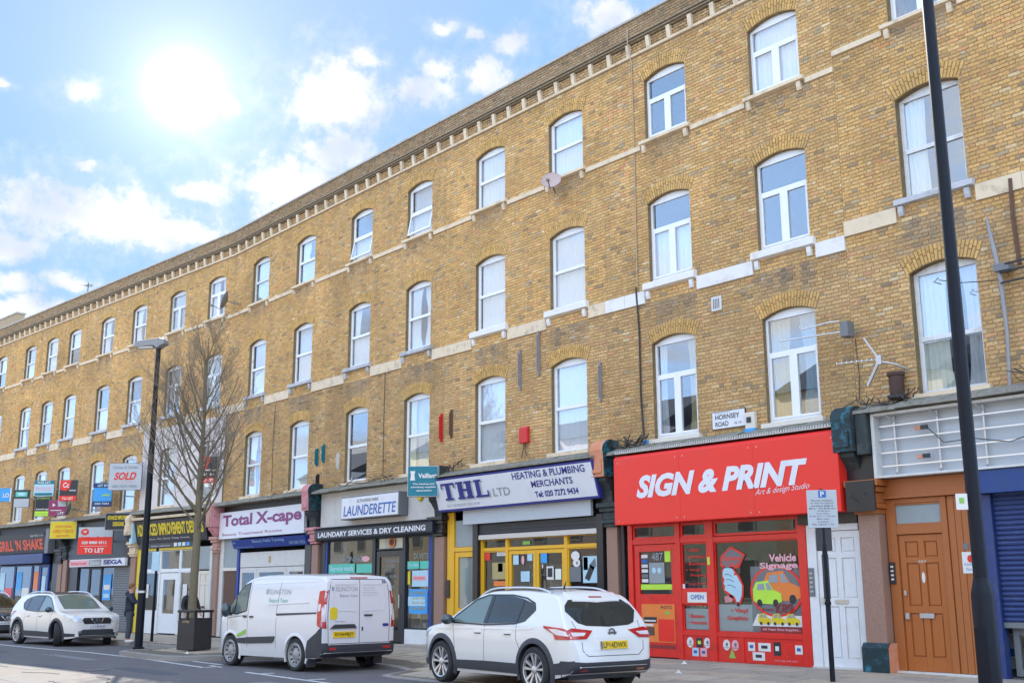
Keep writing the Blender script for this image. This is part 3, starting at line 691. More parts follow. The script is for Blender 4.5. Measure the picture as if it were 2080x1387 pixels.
# ------------------------------------------------------------------ ground
ground = MB().box(-300, 300, -300, 300, -.5, -.19).build('ground', 'earth', kind='structure')
road = MB().box(-120, 120, -17.5, -3.0, -.40, -.14).build('road', 'asphalt', kind='structure')
# pavement outline along the kerb: (s, depth)
KERB = [(-60, 4.2), (5.4, 4.2), (5.9, 4.35), (6.2, 4.8), (6.45, 6.0), (6.9, 6.3), (9.6, 6.35), (10.1, 6.1), (10.5, 5.2), (10.9, 4.1), (11.3, 3.72), (15.5, 3.65), (16.3, 3.9), (17.0, 5.0), (17.5, 5.14), (60, 5.3)]
def kd(s): return float(np.interp(s, [k[0] for k in KERB], [k[1] for k in KERB]))
mb = MB(); ss = sorted(set([k[0] for k in KERB]+list(np.arange(-22, 34, 1.0))))
for a, b in zip(ss, ss[1:]):
    for i in range(6):
        P = []
        for s_, j in ((a, i), (b, i), (b, i+1), (a, i+1)):
            d = -1.2+(kd(s_)+1.2)*j/6; P.append((s_, -d, gz(s_, max(0, d))-.018))
        mb.add(P, [(0, 1, 2, 3)])
pav = mb.build('pavement', 'joint', fixn=False, kind='structure')
mb2 = MB().box(-120, 120, -27, -17.5, -.4, -.02); far_pav = mb2.build('far_pavement', 'paving', kind='structure')
# kerb stones
pts = []; 
kk = [Vector((s_, -d, 0)) for s_, d in KERB if -25 < s_ < 35 or True]
kk = [Vector((-24, -4.2, 0))]+[v for v in kk if -24 < v.x < 34]+[Vector((34, -5.2, 0))]
rn = random.Random(5); acc = 0
for a, b in zip(kk, kk[1:]):
    L = (b-a).length; n = max(1, round(L/.9)); d = (b-a)/L; nn_ = Vector((-d.y, d.x, 0))*-1   # towards the road
    if nn_.y > 0 and abs(d.x) > .5: nn_ = -nn_
    for i in range(n):
        p, q_ = a+d*(L*i/n+.004), a+d*(L*(i+1)/n-.004); h = .002+rn.uniform(-.003, .003)
        low = .045 if p.x > 17 else 0
        o1, o2 = nn_*.0, -nn_*.13
        vs = [p+o1, q_+o1, q_+o2, p+o2]
        mb = MB(); mb.add([(v.x, v.y, -.2) for v in vs]+[(v.x, v.y, gz(v.x, -v.y)+h-low*.0) for v in vs], [(3, 2, 1, 0), (4, 5, 6, 7), (0, 1, 5, 4), (1, 2, 6, 5), (2, 3, 7, 6), (3, 0, 4, 7)])
        mb.build('kerb_stone', 'kerb', pav, bevel=.012)
# paving slabs
PSL = [pm('slab_%d' % i, c, .85, amt=.14, scale=3, bump=.3, bscale=90, dirt=(.20, .18, .15), dirtamt=.45) for i, c in enumerate(((.42, .355, .28), (.47, .40, .31), (.36, .31, .25), (.44, .36, .27)))]
SLM = []
for i in range(4):
    me = MB().box(-.446, .446, -.296, .296, -.03, 0).build('slab', PSL[i], pav, bevel=0); SLM.append(me.data); bpy.data.objects.remove(me)
r_ = 0; y = .05; cnt = 0
for j in range(9):
    d = .32+.605*j
    s_ = 2.0+(.45 if j % 2 else 0)
    while s_ < 27.5:
        if d+.3 < kd(s_)-.12 and d+.3 < kd(s_+.45)-.12 and d+.3 < kd(s_-.45)-.12:
            o = bpy.data.objects.new('paving_slab', SLM[rn.randrange(4)]); COL.objects.link(o); o.parent = pav
            o.location = (s_, -d, gz(s_, d)+rn.uniform(-.003, .003)); o.rotation_euler = (math.atan2(gz(s_, d)-gz(s_, d+.3), .3)+rn.uniform(-.004, .004), rn.uniform(-.003, .003), 0); cnt += 1
        s_ += .905
# the rest of the slabs, further off, in one piece
mb = MB()
for j in range(9):
    d = .32+.605*j; s_ = -22+(.45 if j % 2 else 0)
    while s_ < 1.6:
        if d < kd(s_)-.45: z = gz(s_, d)+rn.uniform(-.003, .003); mb.box(s_-.446, s_+.446, -d-.296, -d+.296, z-.03, z)
        s_ += .905
o = mb.build('paving', 'paving', pav, fixn=False); o['kind'] = 'stuff'
# painted bay lines
def stripe(p, q_, wd, z=-.136):
    p, q_ = Vector((*p, 0)), Vector((*q_, 0)); d = (q_-p).normalized(); n_ = Vector((-d.y, d.x, 0))*wd/2
    return [(p+n_), (p-n_), (q_-n_), (q_+n_)], z
mb = MB()
LN = [((-14, -7.35), (1.2, -6.65)), ((1.2, -6.65), (4.6, -6.30)), ((4.6, -6.30), (8.3, -6.28)), ((8.3, -6.28), (12.4, -6.55)), ((8.7, -5.98), (8.72, -5.72)), ((8.72, -5.75), (11.9, -5.86)), ((12.42, -6.5), (12.35, -6.16)), ((14.3, -6.5), (18.0, -6.66)), ((14.9, -6.52), (14.92, -6.2)), ((16.9, -6.6), (16.92, -6.2)), ((11.9, -6.15), (12.6, -6.22))]
for p, q_ in LN:
    vs, z = stripe(p, q_, .09); mb.add([(v.x, v.y, z) for v in vs]+[(v.x, v.y, z-.003) for v in vs], [(0, 1, 2, 3), (7, 6, 5, 4), (0, 4, 5, 1), (1, 5, 6, 2), (2, 6, 7, 3), (3, 7, 4, 0)])
mb.build('bay_marking', 'roadpaint', road)

rn = random.Random(9)
M['patch'] = pm('road_patch', (.085, .085, .095), .9, amt=.2, scale=5, bump=.5, bscale=140); M['patchlight'] = pm('road_patch_light', (.19, .188, .19), .9, amt=.2, scale=5, bump=.5, bscale=140)
for (x, y, a, b, mt, zz) in ((12.6, -7.9, 2.6, .5, 'patch', .0), (6.5, -7.4, 3.4, .35, 'patchlight', .0), (9.8, -9.2, 1.6, .9, 'patch', .0), (17.4, -7.5, 1.4, .5, 'patchlight', .0), (2.0, -8.0, 2.0, .5, 'patch', 0), (14.6, -10.6, 4.5, .45, 'patch', 0)):
    n = 10; P = [(x+a*(.5*math.copysign(abs(math.cos(t))**.35, math.cos(t))+rn.uniform(-.02, .02)), y+b*(.5*math.copysign(abs(math.sin(t))**.35, math.sin(t))+rn.uniform(-.03, .03))) for t in [2*math.pi*(i+.5)/n for i in range(n)]]
    MB().prism(P, 'z', -.1405, -.1365).build('road_patch', mt, road)
mc = MB().lathe([(0, -.136), (.30, -.136), (.30, -.141)], (11.6, -8.6, 0), 24).build('manhole_cover', 'darkgrey', road); g_ = MB()
for k in range(7): g_.box(11.38, 11.82, -8.80+.065*k, -8.77+.065*k, -.1355, -.130)
g_.build('cover_ribs', 'midgrey', mc)
for i in range(7):
    x, y = rn.uniform(2, 17), rn.uniform(-10.5, -7.2); p = [(x, y, -.137)]
    for k in range(9): p.append((p[-1][0]+rn.uniform(.05, .3), p[-1][1]+rn.uniform(-.1, .1), -.137))
    MB().tube(p, [.006]*10, 3).build('tar_seam', 'patch', road)
m = MB()
for i in range(240):
    x = rn.uniform(0, 27); d = rn.uniform(.3, 5.2)
    if d < kd(x)-.3: m.lathe([(0, gz(x, d)+.0045), (rn.uniform(.012, .03), gz(x, d)+.004)], (x, -d, 0), 7)
o = m.build('chewing_gum', 'offwhite', pav, fixn=False); o['kind'] = 'stuff'
# ------------------------------------------------------------------ the houses
C_ = 'net'
specR = {3: dict(yf=.14, style='casement', dress=[('right', 'netdim', .3)]), 2: dict(yf=.14, style='sash', dress=[('left', 'curtain_cream', .34, .15)], frame='upvcdirty', mid=.46), 1: dict(yf=.14, style='sash', dress=[('left', 'curtain_cream', .46, .25), ('right', 'netdim', .34)], frame='upvcdirty', mid=.44)}
house('yellow brick house at the far right above the brown door and blue shutter', 24.65, 31.0, 0, [26.47, 29.55], specR, 300, 11, LV9, ('stone', 'stone'), (11.47, 7.84), brick_from=4.62, ledge=4.66)
specA = {3: dict(style='casement'), 2: dict(style='casement', sillmat='stonewhite'), 1: dict(style='casement'),
         (0, 2): dict(style='casement', dress=[('lownet', 'net')], sillmat='stonewhite'), (1, 3): dict(style='casement', dress=[('net', 'net')]),
         (0, 1): dict(style='casement', dress=[('right', 'curtain_yellow', .3), ('left', 'netdim', .14)], sillmat='creampaint'),
         (1, 1): dict(style='casement', dress=[('left', 'curtain_yellow', .42, .3), ('right', 'curtain_blue', .42)], sillmat='creampaint')}
house('yellow brick house above the red sign and print shop', 18.35, 24.65, 0, [20.32, 23.27], specA, 300, 12, LV, ('stone', 'stonewhite'))
specB = {3: dict(dress=[('net', 'net')]), 2: dict(dress=[('net', 'net')], sillmat='stonewhite'), 1: dict(dress=[('net', 'net', .07)]),
         (0, 1): dict(dress=[('net', 'net', .08)])}
house('yellow brick house above the heating and plumbing merchants', 12.15, 18.35, 0, [14.11, 17.05], specB, 300, 13, LV, ('stone', 'stone'))
specC = {(1, 3): dict(dress=[('lownet', 'net'), ('topnet', 'netdim')], opened=True), (0, 3): dict(dress=[('lownet', 'net'), ('right', 'netdim', .25)], opened=True), 3: dict(dress=[('lownet', 'net'), ('topnet', 'netdim')], opened=True), 2: dict(dress=[('net', 'net')]), 1: dict(dress=[('blind', 'netdim')]),
         (0, 2): dict(dress=[('lownet', 'net'), ('left', 'net', .3)]), (0, 1): dict(dress=[])}
house('yellow brick house above the launderette', 5.95, 12.15, 0, [7.79, 10.88], specC, 300, 14, vary=True)
specD = {3: dict(dress=[('net', 'net')]), 2: dict(dress=[('net', 'net')]), (1, 3): dict(dress=[('lownet', 'netdim'), ('left', 'net', .45)]), (1, 2): dict(dress=[('lownet', 'net'), ('topnet', 'netdim')]), 1: dict(dress=[('net', 'netdim')], frame='upvcdirty'), (1, 1): dict(dress=[('net', 'netdim', .08), ('right', 'curtain_cream', .3)])}
house('yellow brick house above the beauty salon with the white and purple sign', -.85, 5.95, 0, [1.22, 4.37], specD, 0, 15, vary=True)
specE = {3: dict(style='casement', frame='upvc', dress=[('lownet', 'net')]), 2: dict(style='casement', dress=[('right', 'netdim', .4)]), 1: dict(style='sash', frame='white', dress=[('net', 'netdim')])}
hE = house('brick house with a pale rendered first floor behind the bare tree', -7.0, -.86, 1, [-4.99, -2.07], specE, 0, 16, vary=True, brick_from=7.6)
specF = {(0, 3): dict(dress=[('left', 'net', .5), ('right', 'net', .3)]), (1, 2): dict(dress=[('lownet', 'net')]), 3: dict(dress=[('topnet', 'net')]), 2: dict(dress=[('topnet', 'netdim')]), 1: dict(dress=[('blind', 'netdim')])}
house('yellow brick house behind the sold board and the red to let board', -13.0, -7.02, 1, [-11.0, -8.13], specF, 0, 17, vary=True)
specG = {(1, 3): dict(dress=[('net', 'net')]), (2, 3): dict(dress=[('topnet', 'net')]), (2, 2): dict(dress=[('net', 'netdim')]), (0, 2): dict(dress=[('left', 'net', .4)]), 3: dict(dress=[('lownet', 'netdim')]), 2: dict(dress=[('lownet', 'netdim')]), 1: dict(dress=[('net', 'netdim')])}
house('wide yellow brick house with three windows a floor above the grill shop', -20.8, -13.02, 1, [-19.08, -16.62, -14.22], specG, 0, 18, vary=True)
hH = house('yellow brick house at the far left end with a raised parapet', -27.2, -20.82, 1, [-25.6, -22.55], specF, 0, 19, vary=True)
MB().box(-27.1, -20.9, -.14, .24, 14.44, 14.86).build('parapet_top', 'mortar', hH); MB().box(-27.2, -20.85, -.18, .3, 14.862, 14.93).build('coping_stone', 'coping', hH)
H = {o['label']: o for o in bpy.data.objects if o.get('category') == 'house'}
def HH(k): return [o for l, o in H.items() if k in l][0]
hR, hA, hB, hC, hD, hE, hF, hG = HH('far right'), HH('red sign'), HH('heating'), HH('launderette'), HH('beauty'), HH('rendered'), HH('sold board'), HH('grill')
# rendered first floor of the house behind the tree
ops = [(c, 1.22, LV[1][0], LV[1][1], RISE) for c in (-4.99, -2.07)]
wallgrid(-6.99, -.9, 4.3, 7.585, ops, y=-.03, depth=.16).build('render_coat', ['palerender', 'palerender'], hE, fixn=False)
for c in (-4.99, -2.07): MB().prism([(c-.78, 6.55), (c+.78, 6.55)]+[(c+.78*math.cos(a), 6.72+.24*math.sin(a)) for a in np.linspace(0, math.pi, 9)], 'y', -.075, -.032).build('window_hood', 'palerender', hE) if False else None

# ------------------------------------------------------------------ shopfront pieces
SF = 0.0
def pilaster(root, x0, x1, z0, z1, mt='granite', plinth=None, yf=-.10, cap='darkteal', capz=(2.82, 3.3)):
    MB().box(x0, x1, yf, .10, z0, z1).build('pilaster', mt, root, bevel=.01)
    if plinth:
        b = MB().prism([(.05, z0), (yf-.07, z0), (yf-.07, z0+.40), (yf-.003, z0+.48), (.05, z0+.48)], 'x', x0-.06, x1+.06, 0, 1)
        b.build('plinth', plinth, root, bevel=.006)
    a, b = capz; h = b-a; mb = MB()
    for (e, p, q_) in ((.02, a, a+.14*h), (.06, a+.15*h, a+.3*h), (.03, a+.31*h, a+.62*h), (.08, a+.63*h, a+.8*h), (.13, a+.81*h, b)):
        mb.box(x0-e, x1+e, yf-.04-e, .09, p, q_-.002)
    mb.build('capital', cap, root, bevel=.005)
def corbel(root, x0, x1, zt=4.62, side='teal', front='orangepaint', zb=3.32):
    # carved console: rounded head, sunk panel, scrolled foot
    head = [(-.50+.0, zt-.34)]+[(-.25-.27*math.cos(a), zt-.22+.24*math.sin(a)) for a in np.linspace(.0, math.pi/2, 6)]+[(.02, zt)]
    poly = head+[(.02, zt-.80), (-.48, zt-.80)]
    m = MB().prism(poly, 'x', x0, x1, 0, 1)
    m.build('corbel', [front, side], root, bevel=.008)
    b = MB(); b.box(x0+.06, x1-.06, -.515, -.49, zt-.72, zt-.42); b.build('corbel_panel', front, root)
    cyl = MB().lathe([(.0, x0-.02), (.20, x0-.02), (.20, x0+.012)], (0, -.24, zt-.24), 16, 'x').lathe([(.20, x1-.012), (.20, x1+.02), (.14, x1+.02), (.10, x1+.03), (0, x1+.03)], (0, -.24, zt-.24), 16, 'x')
    cyl.build('corbel_scroll', side, root)
    f = [(.02, zt-.805), (-.40, zt-.805), (-.40, zt-.88), (-.30, zt-.98), (-.22, zt-1.10), (-.19, zb), (.02, zb)]
    MB().prism(f, 'x', x0+.04, x1-.04).build('corbel_foot', 'darkteal' if side != 'rosepaint' else 'rosepaint', root, bevel=.008)
def glazed(root, name, mt, x0, x1, z0, z1, fw=.06, y=.02, gl='shopglass', d=.07, bottom=None):
    """a glazed frame with its pane"""
    b = MB(); bt = bottom or fw
    b.box(x0, x0+fw, y, y+d, z0, z1); b.box(x1-fw, x1, y, y+d, z0, z1); b.box(x0+fw, x1-fw, y, y+d, z0, z0+bt); b.box(x0+fw, x1-fw, y, y+d, z1-fw, z1)
    o = b.build(name, mt, root, bevel=.004)
    pane('pane', o, [(x0+fw, z0+bt), (x1-fw, z0+bt), (x1-fw, z1-fw), (x0+fw, z1-fw)], y+d*.4, gl)
    return o
def rect(parent, name, mt, x0, x1, z0, z1, y, th=.004): return MB().box(x0, x1, y-th, y, z0, z1).build(name, mt, parent)
def disc(parent, name, mt, cx, cz, rx, rz, y, th=.004, n=20): return MB().prism([(cx+rx*math.cos(2*math.pi*i/n), cz+rz*math.sin(2*math.pi*i/n)) for i in range(n)], 'y', y-th, y).build(name, mt, parent)
def panel_door(root, mt, x0, x1, z0, z1, y=.05, rows=((.07, .36), (.40, .78), (.82, .95)), cols=2, label=None):
    """boarded door with sunk panels"""
    W_, Hh = x1-x0, z1-z0; b = MB().box(x0, x1, y, y+.05, z0, z1); st = .11
    cw = (W_-st*(cols+1))/cols
    xs = [x0+st+(cw+st)*i for i in range(cols)]
    # stiles and rails proud of the panels
    b.box(x0, x0+st, y-.03, y-.001, z0, z1)
    for i, xx in enumerate(xs): b.box(xx+cw, xx+cw+st, y-.03, y-.001, z0, z1)
    zz = [0]+[v for r in rows for v in r]+[1]
    for a, c in zip(zz[::2], zz[1::2]):
        for xx in xs: b.box(xx, xx+cw, y-.03, y-.001, z0+Hh*a, z0+Hh*c)
    d = b.build('door', mt, root, bevel=.004, label=label)
    for a, c in rows:
        for xx in xs:
            p = .025; MB().box(xx+p, xx+cw-p, y-.018, y-.001, z0+Hh*a+p, z0+Hh*c-p).build('door_panel', mt, d, bevel=.006)
    return d
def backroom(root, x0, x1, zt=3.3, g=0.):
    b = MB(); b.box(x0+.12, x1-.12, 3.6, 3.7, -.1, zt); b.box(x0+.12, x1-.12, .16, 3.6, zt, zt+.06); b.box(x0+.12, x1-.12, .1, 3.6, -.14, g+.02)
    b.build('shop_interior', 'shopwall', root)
    r = random.Random(int(x0*7)); b = MB(); x = x0+.4
    while x < x1-.8:                           # shelves and stock inside
        wd = r.uniform(.5, 1.0); yy = r.uniform(1.0, 2.6); hh = r.uniform(.8, 2.1)
        b.box(x, x+.03, yy, yy+.4, g, g+hh); b.box(x+wd, x+wd+.03, yy, yy+.4, g, g+hh)
        z = g+.2
        while z < g+hh:
            b.box(x+.03, x+wd, yy, yy+.4, z, z+.03, 0); q_ = x+.05
            while q_ < x+wd-.15: e = r.uniform(.08, .2); b.box(q_, q_+e, yy+.05, yy+.3, z+.032, z+.032+r.uniform(.08, .28), r.randrange(1, 5)); q_ += e+.03
            z += .38
        x += wd+r.uniform(.2, .8)
    b.build('shop_stock', ['offwhite', 'paper', 'midgrey', 'bluelet', 'curtain_yellow'], root)
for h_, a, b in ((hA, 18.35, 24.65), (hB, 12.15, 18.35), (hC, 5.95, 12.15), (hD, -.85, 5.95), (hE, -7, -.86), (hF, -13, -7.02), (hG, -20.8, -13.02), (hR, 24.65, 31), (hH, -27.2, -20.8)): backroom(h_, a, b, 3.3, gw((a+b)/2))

# ---- house A: sign and print
g0 = .11
pilaster(hA, 18.27, 18.60, g0, 2.82, 'granite', yf=-.08, capz=(2.8, 3.32))
corbel(hA, 18.24, 18.64, 4.66, 'teal', 'orangepaint')
MB().tube([(18.74, -.03, 3.3), (18.74, -.03, 1.6), (18.74, -.03, g0)], .045, 10).tube([(18.74, -.03, 1.75), (18.74, -.03, 1.68)], .058, 10).build('drainpipe', 'black', hA, smooth=50)
rf = 'redframe'
for (a, b, c, d) in ((18.87, 19.0, g0, 2.85), (20.22, 20.34, g0, 2.85), (21.03, 21.21, g0, 2.85), (23.22, 23.40, g0, 2.85)): box('shopfront_post', rf, hA, a, b, -.04, .08, c, d, bevel=.006)
for (a, b, c, d) in ((19.0, 20.22, 2.40, 2.5), (20.34, 21.03, 2.40, 2.5), (21.21, 23.22, 2.39, 2.49), (20.34, 21.03, 1.19, 1.47), (21.21, 23.22, .58, .66), (20.34, 21.03, .58, .66)): box('rail', rf, hA, a, b, -.03, .07, c, d, bevel=.005)
for (a, b) in ((19.0, 20.22), (20.34, 21.03), (21.21, 23.22)): glazed(hA, 'fanlight', rf, a, b, 2.5, 2.8, .05, -.005)
dA = glazed(hA, 'door', rf, 19.02, 20.20, g0+.02, 2.39, .14, .0, bottom=1.25)
box('letter_flap', rf, dA, 19.45, 19.9, -.012, -.001, 1.30, 1.36)
rect(dA, 'glass_band', 'lime', 19.17, 20.05, 1.47, 1.58, -.001+.026); rect(dA, 'door_notice', 'greypanel', 19.42, 19.85, 1.60, 2.02, .024)
disc(dA, 'round_label', 'paleblue', 19.56, 1.86, .055, .06, .019); disc(dA, 'round_label', 'paleblue', 19.71, 1.86, .055, .06, .019)
lettering(dA, '487', 19.50, 19.82, 2.06, 2.22, .018, 'greylet', bold=.01); rect(dA, 'lime_card', 'lime', 19.87, 20.03, 2.03, 2.25, .02)
for k in range(6): rect(dA, 'leaflet', ['paper', 'midgrey', 'paper', 'offwhite', 'bluelet', 'paper'][k], 19.2, 19.38, 1.62+.1*k, 1.69+.1*k, .03)
po = rect(dA, 'poster', 'orange', 19.20, 20.12, .42, 1.18, -.003)
rect(po, 'poster_print', 'darkgrey', 19.26, 19.62, .80, .92, -.008); rect(po, 'poster_print', 'paper', 19.28, 19.6, .83, .86, -.0125); rect(po, 'poster_print', 'paper', 19.26, 19.52, .74, .78, -.008); rect(po, 'poster_print', 'red', 19.66, 20.10, .44, .88, -.006); rect(po, 'poster_print', 'rust', 19.30, 19.55, .55, .72, -.006); rect(po, 'poster_print', 'green', 19.86, 19.98, .98, 1.04, -.007)
for k in range(4): lettering(po, ['Posters', 'Canvas prints', 'Photo prints', 'Banners'][k], 19.26, 19.60, 1.10-.05*k, 1.14-.05*k, -.006, 'paper')
lettering(po, 'PHOTO', 19.74, 20.05, 1.08, 1.15, -.008, 'darkgrey', bold=.02)
for k in range(5): lettering(po, ['Signs', 'Stickers', 'T shirts', 'Flyers', 'Cards'][k], 19.72, 19.98, .80-.08*k, .84-.08*k, -.009, 'pinklet')
rect(dA, 'kick_strip', 'darkred', 19.30, 20.12, .30, .37, -.003)
mA = glazed(hA, 'shop_window', rf, 20.34, 21.03, 1.47, 2.40, .03, .0)
for k, tx in enumerate(('• Leaflets', '• Letterheads', '• Business', '• Vinyl', 'Printing', '• Large Prints')):
    lettering(mA, tx, 20.44+(.12 if k == 4 else 0), 20.96-(.14 if k in (0, 3) else 0), 2.22-.135*k+(.03 if k == 4 else 0), 2.29-.135*k+(.03 if k == 4 else 0), .018, 'redframe', bold=.01)
rect(mA, 'doorbell', 'paper', 20.36, 20.42, 1.49, 1.58, -.004)
rect(mA, 'lime_card', 'lime', 21.06, 21.12, 1.95, 2.10, -.042)
sx_ = rect(hA, 'sticker_strip', 'paper', 20.50, 21.0, 1.22, 1.42, -.032); lettering(sx_, 'OPEN', 20.58, 20.92, 1.28, 1.37, -.037, 'bluelet', bold=.03)
lo = glazed(hA, 'shop_window', rf, 20.34, 21.03, .66, 1.19, .03, .0)
rect(lo, 'frosted_film', 'greypanel', 20.38, 20.99, .70, 1.10, .035)
lettering(lo, '• Banners', 20.46, 20.88, .92, 1.0, .017, 'redframe', bold=.02); lettering(lo, '• Awnings', 20.46, 20.92, .78, .87, .017, 'redframe', bold=.02)
bw = glazed(hA, 'shop_window', rf, 21.21, 23.22, .66, 2.39, .025, .0)
YV = .017
rect(bw, 'frosted_film', 'greypanel', 21.24, 22.05, .69, 1.19, .035); rect(bw, 'frosted_film', 'midgrey', 22.05, 23.19, .69, 1.9, .037)
def polyp(parent, name, mt, pts, y, th=.003): return MB().prism(pts, 'y', y-th, y).build(name, mt, parent)
pt = polyp(bw, 'window_sticker', 'redframe', [(21.33, 1.93), (21.36, 2.12), (21.62, 2.30), (21.96, 2.13), (21.80, 1.88), (21.45, 1.83)], YV)
polyp(pt, 'sticker_face', 'midgrey', [(21.38, 1.98), (21.40, 2.10), (21.62, 2.25), (21.90, 2.11), (21.77, 1.92), (21.48, 1.88)], YV-.004)
lettering(pt, 'Business', 21.42, 21.84, 2.02, 2.12, YV-.009, 'red', bold=.02); lettering(pt, 'Cards', 21.50, 21.80, 1.90, 2.0, YV-.009, 'red', bold=.02)
hd = polyp(bw, 'hand_print', 'redframe', [(21.36, 1.86), (21.48, 1.92), (21.64, 1.90), (21.72, 1.80), (21.80, 1.72), (21.89, 1.55), (21.87, 1.34), (21.80, 1.20), (21.70, 1.18), (21.60, 1.30), (21.46, 1.38), (21.38, 1.46), (21.36, 1.62)], YV)
polyp(hd, 'hand_shape', 'paleblue', [(21.39, 1.80), (21.42, 1.87), (21.50, 1.89), (21.62, 1.87), (21.68, 1.80), (21.66, 1.74), (21.73, 1.74), (21.78, 1.66), (21.85, 1.54), (21.83, 1.36), (21.77, 1.24), (21.71, 1.23), (21.66, 1.34), (21.56, 1.39), (21.48, 1.44), (21.42, 1.46), (21.44, 1.54), (21.40, 1.58), (21.43, 1.66), (21.39, 1.72)], YV-.004)
for a, b in (((21.44, 1.76), (21.62, 1.72)), ((21.46, 1.66), (21.66, 1.62)), ((21.50, 1.56), (21.70, 1.50))): MB().tube([(a[0], YV-.008, a[1]), ((a[0]+b[0])/2, YV-.008, (a[1]+b[1])/2+.02), (b[0], YV-.008, b[1])], .005, 4).build('hand_line', 'darkgrey', hd)
polyp(bw, 'card_print', 'rosepaint', [(21.40, 1.34), (21.62, 1.38), (21.60, 1.24), (21.42, 1.22)], YV); rect(bw, 'brush_handle', 'black', 21.70, 21.76, 1.16, 1.30, YV)
ci = disc(bw, 'round_sticker', 'red', 22.64, 1.44, .60, .47, YV, n=36); disc(ci, 'sticker_face', 'midgrey', 22.64, 1.44, .55, .43, YV-.004, n=36)
def toycar(parent, x0, z0, s, mt, flip=1, dy=0.):
    X = lambda u: x0+u*s*flip; Z = lambda v: z0+v*s
    c = polyp(parent, 'van_print', mt, [(X(0), Z(.1)), (X(.0), Z(.42)), (X(.12), Z(.62)), (X(.55), Z(.66)), (X(.72), Z(.40)), (X(.98), Z(.30)), (X(1.0), Z(.08)), (X(.8), Z(.0)), (X(.15), Z(.02))], YV-.008-dy)
    polyp(c, 'print_window', 'greylet', [(X(.50), Z(.40)), (X(.46), Z(.58)), (X(.56), Z(.60)), (X(.68), Z(.40))], YV-.012-dy); polyp(c, 'print_window', 'greylet', [(X(.14), Z(.40)), (X(.18), Z(.56)), (X(.40), Z(.58)), (X(.42), Z(.40))], YV-.012-dy)
    for u in (.22, .78): disc(c, 'print_wheel', 'darkgrey', X(u), Z(.04), .09*s, .10*s, YV-.012-dy)
    return c
toycar(ci, 22.36, 1.26, .84, 'orange', 1); toycar(ci, 22.12, 1.20, .66, 'lime', 1, .012)
lettering(bw, 'Vehicle', 22.52, 23.14, 1.98, 2.12, YV-.010, 'pinklet', bold=.04); lettering(bw, 'Signage', 22.30, 23.17, 1.82, 1.97, YV-.014, 'pinklet', bold=.035)
lettering(ci, 'from', 22.32, 22.58, 1.08, 1.14, YV-.03, 'darkred', bold=.02); lettering(ci, '£89', 22.62, 23.02, 1.05, 1.22, YV-.03, 'darkred', bold=.02)
lettering(bw, '• Vinyl', 21.55, 21.95, 1.02, 1.12, YV, 'redframe', bold=.02); lettering(bw, 'Graphics', 21.45, 21.95, .88, .98, YV, 'redframe', bold=.02)
st = polyp(bw, 'fleet_sticker', 'paper', [(22.05, .80), (22.18, 1.02), (23.18, 1.0), (23.18, .80)], YV)
for k in range(3): toycar(st, 22.20+.32*k, .84, .30, 'yellowsign')
sb = rect(bw, 'banner_sticker', 'darkred', 22.24, 23.18, .69, .79, YV); lettering(sb, 'All Team Signs Supplied...', 22.29, 23.14, .715, .765, YV-.006, 'pinklet', bold=.02)
for a, b in ((20.34, 21.03), (21.21, 23.22)): box('stall_riser', rf, hA, a, b, -.01, .06, g0, .58, bevel=.004)
box('stall_post', rf, hA, 21.78, 21.86, -.03, -.011, g0, .58)
for (cx, cz, k, mt) in ((20.51, .45, 0, 'paper'), (20.75, .45, 1, 'darkgrey'), (20.95, .45, 0, 'paper'), (20.64, .27, 2, 'paleblue'), (20.85, .27, 2, 'pinklet'), (21.43, .43, 0, 'paper'), (21.64, .43, 0, 'pinklet'), (21.56, .27, 3, 'green'), (22.03, .42, 2, 'paper'), (22.33, .42, 4, 'paper'), (22.62, .40, 5, 'darkgrey'), (22.87, .38, 6, 'red'), (23.10, .40, 2, 'paper'), (22.19, .25, 4, 'paper')):
    if k in (0, 6): o = disc(hA, 'sticker', mt, cx, cz, .085 if k == 0 else .12, .10 if k == 0 else .13, -.012); disc(o, 'sticker_mark', ['skyblue', 'midgrey', 'greylet'][int(cx*100) % 3] if k == 0 else 'redframe', cx+.01, cz+.01, .028 if k == 0 else .08, .035 if k == 0 else .1, -.017); lettering(o, ['APPROVED', 'Member', 'CHECKED'][int(cx*100) % 3], cx-.06, cx+.06, cz-.06, cz-.035, -.018, 'darkgrey')
    elif k == 3: o = polyp(hA, 'sticker', mt, [(cx-.08, cz-.08), (cx+.08, cz-.08), (cx, cz+.1)], -.012)
    else:
        hw = {1: .08, 2: .08, 4: .14, 5: .08}[k]; hh = {1: .09, 2: .08, 4: .075, 5: .12}[k]
        o = rect(hA, 'sticker', mt, cx-hw, cx+hw, cz-hh, cz+hh, -.012); rect(o, 'sticker_mark', {1: 'lime', 2: 'bluelet', 4: 'darkgrey', 5: 'paper'}[k], cx-hw*.5, cx+hw*.5, cz-hh*.3, cz+hh*.4, -.017)
lettering(hA, 'www.sign and print', 22.55, 23.05, .17, .21, -.013, 'pinklet')
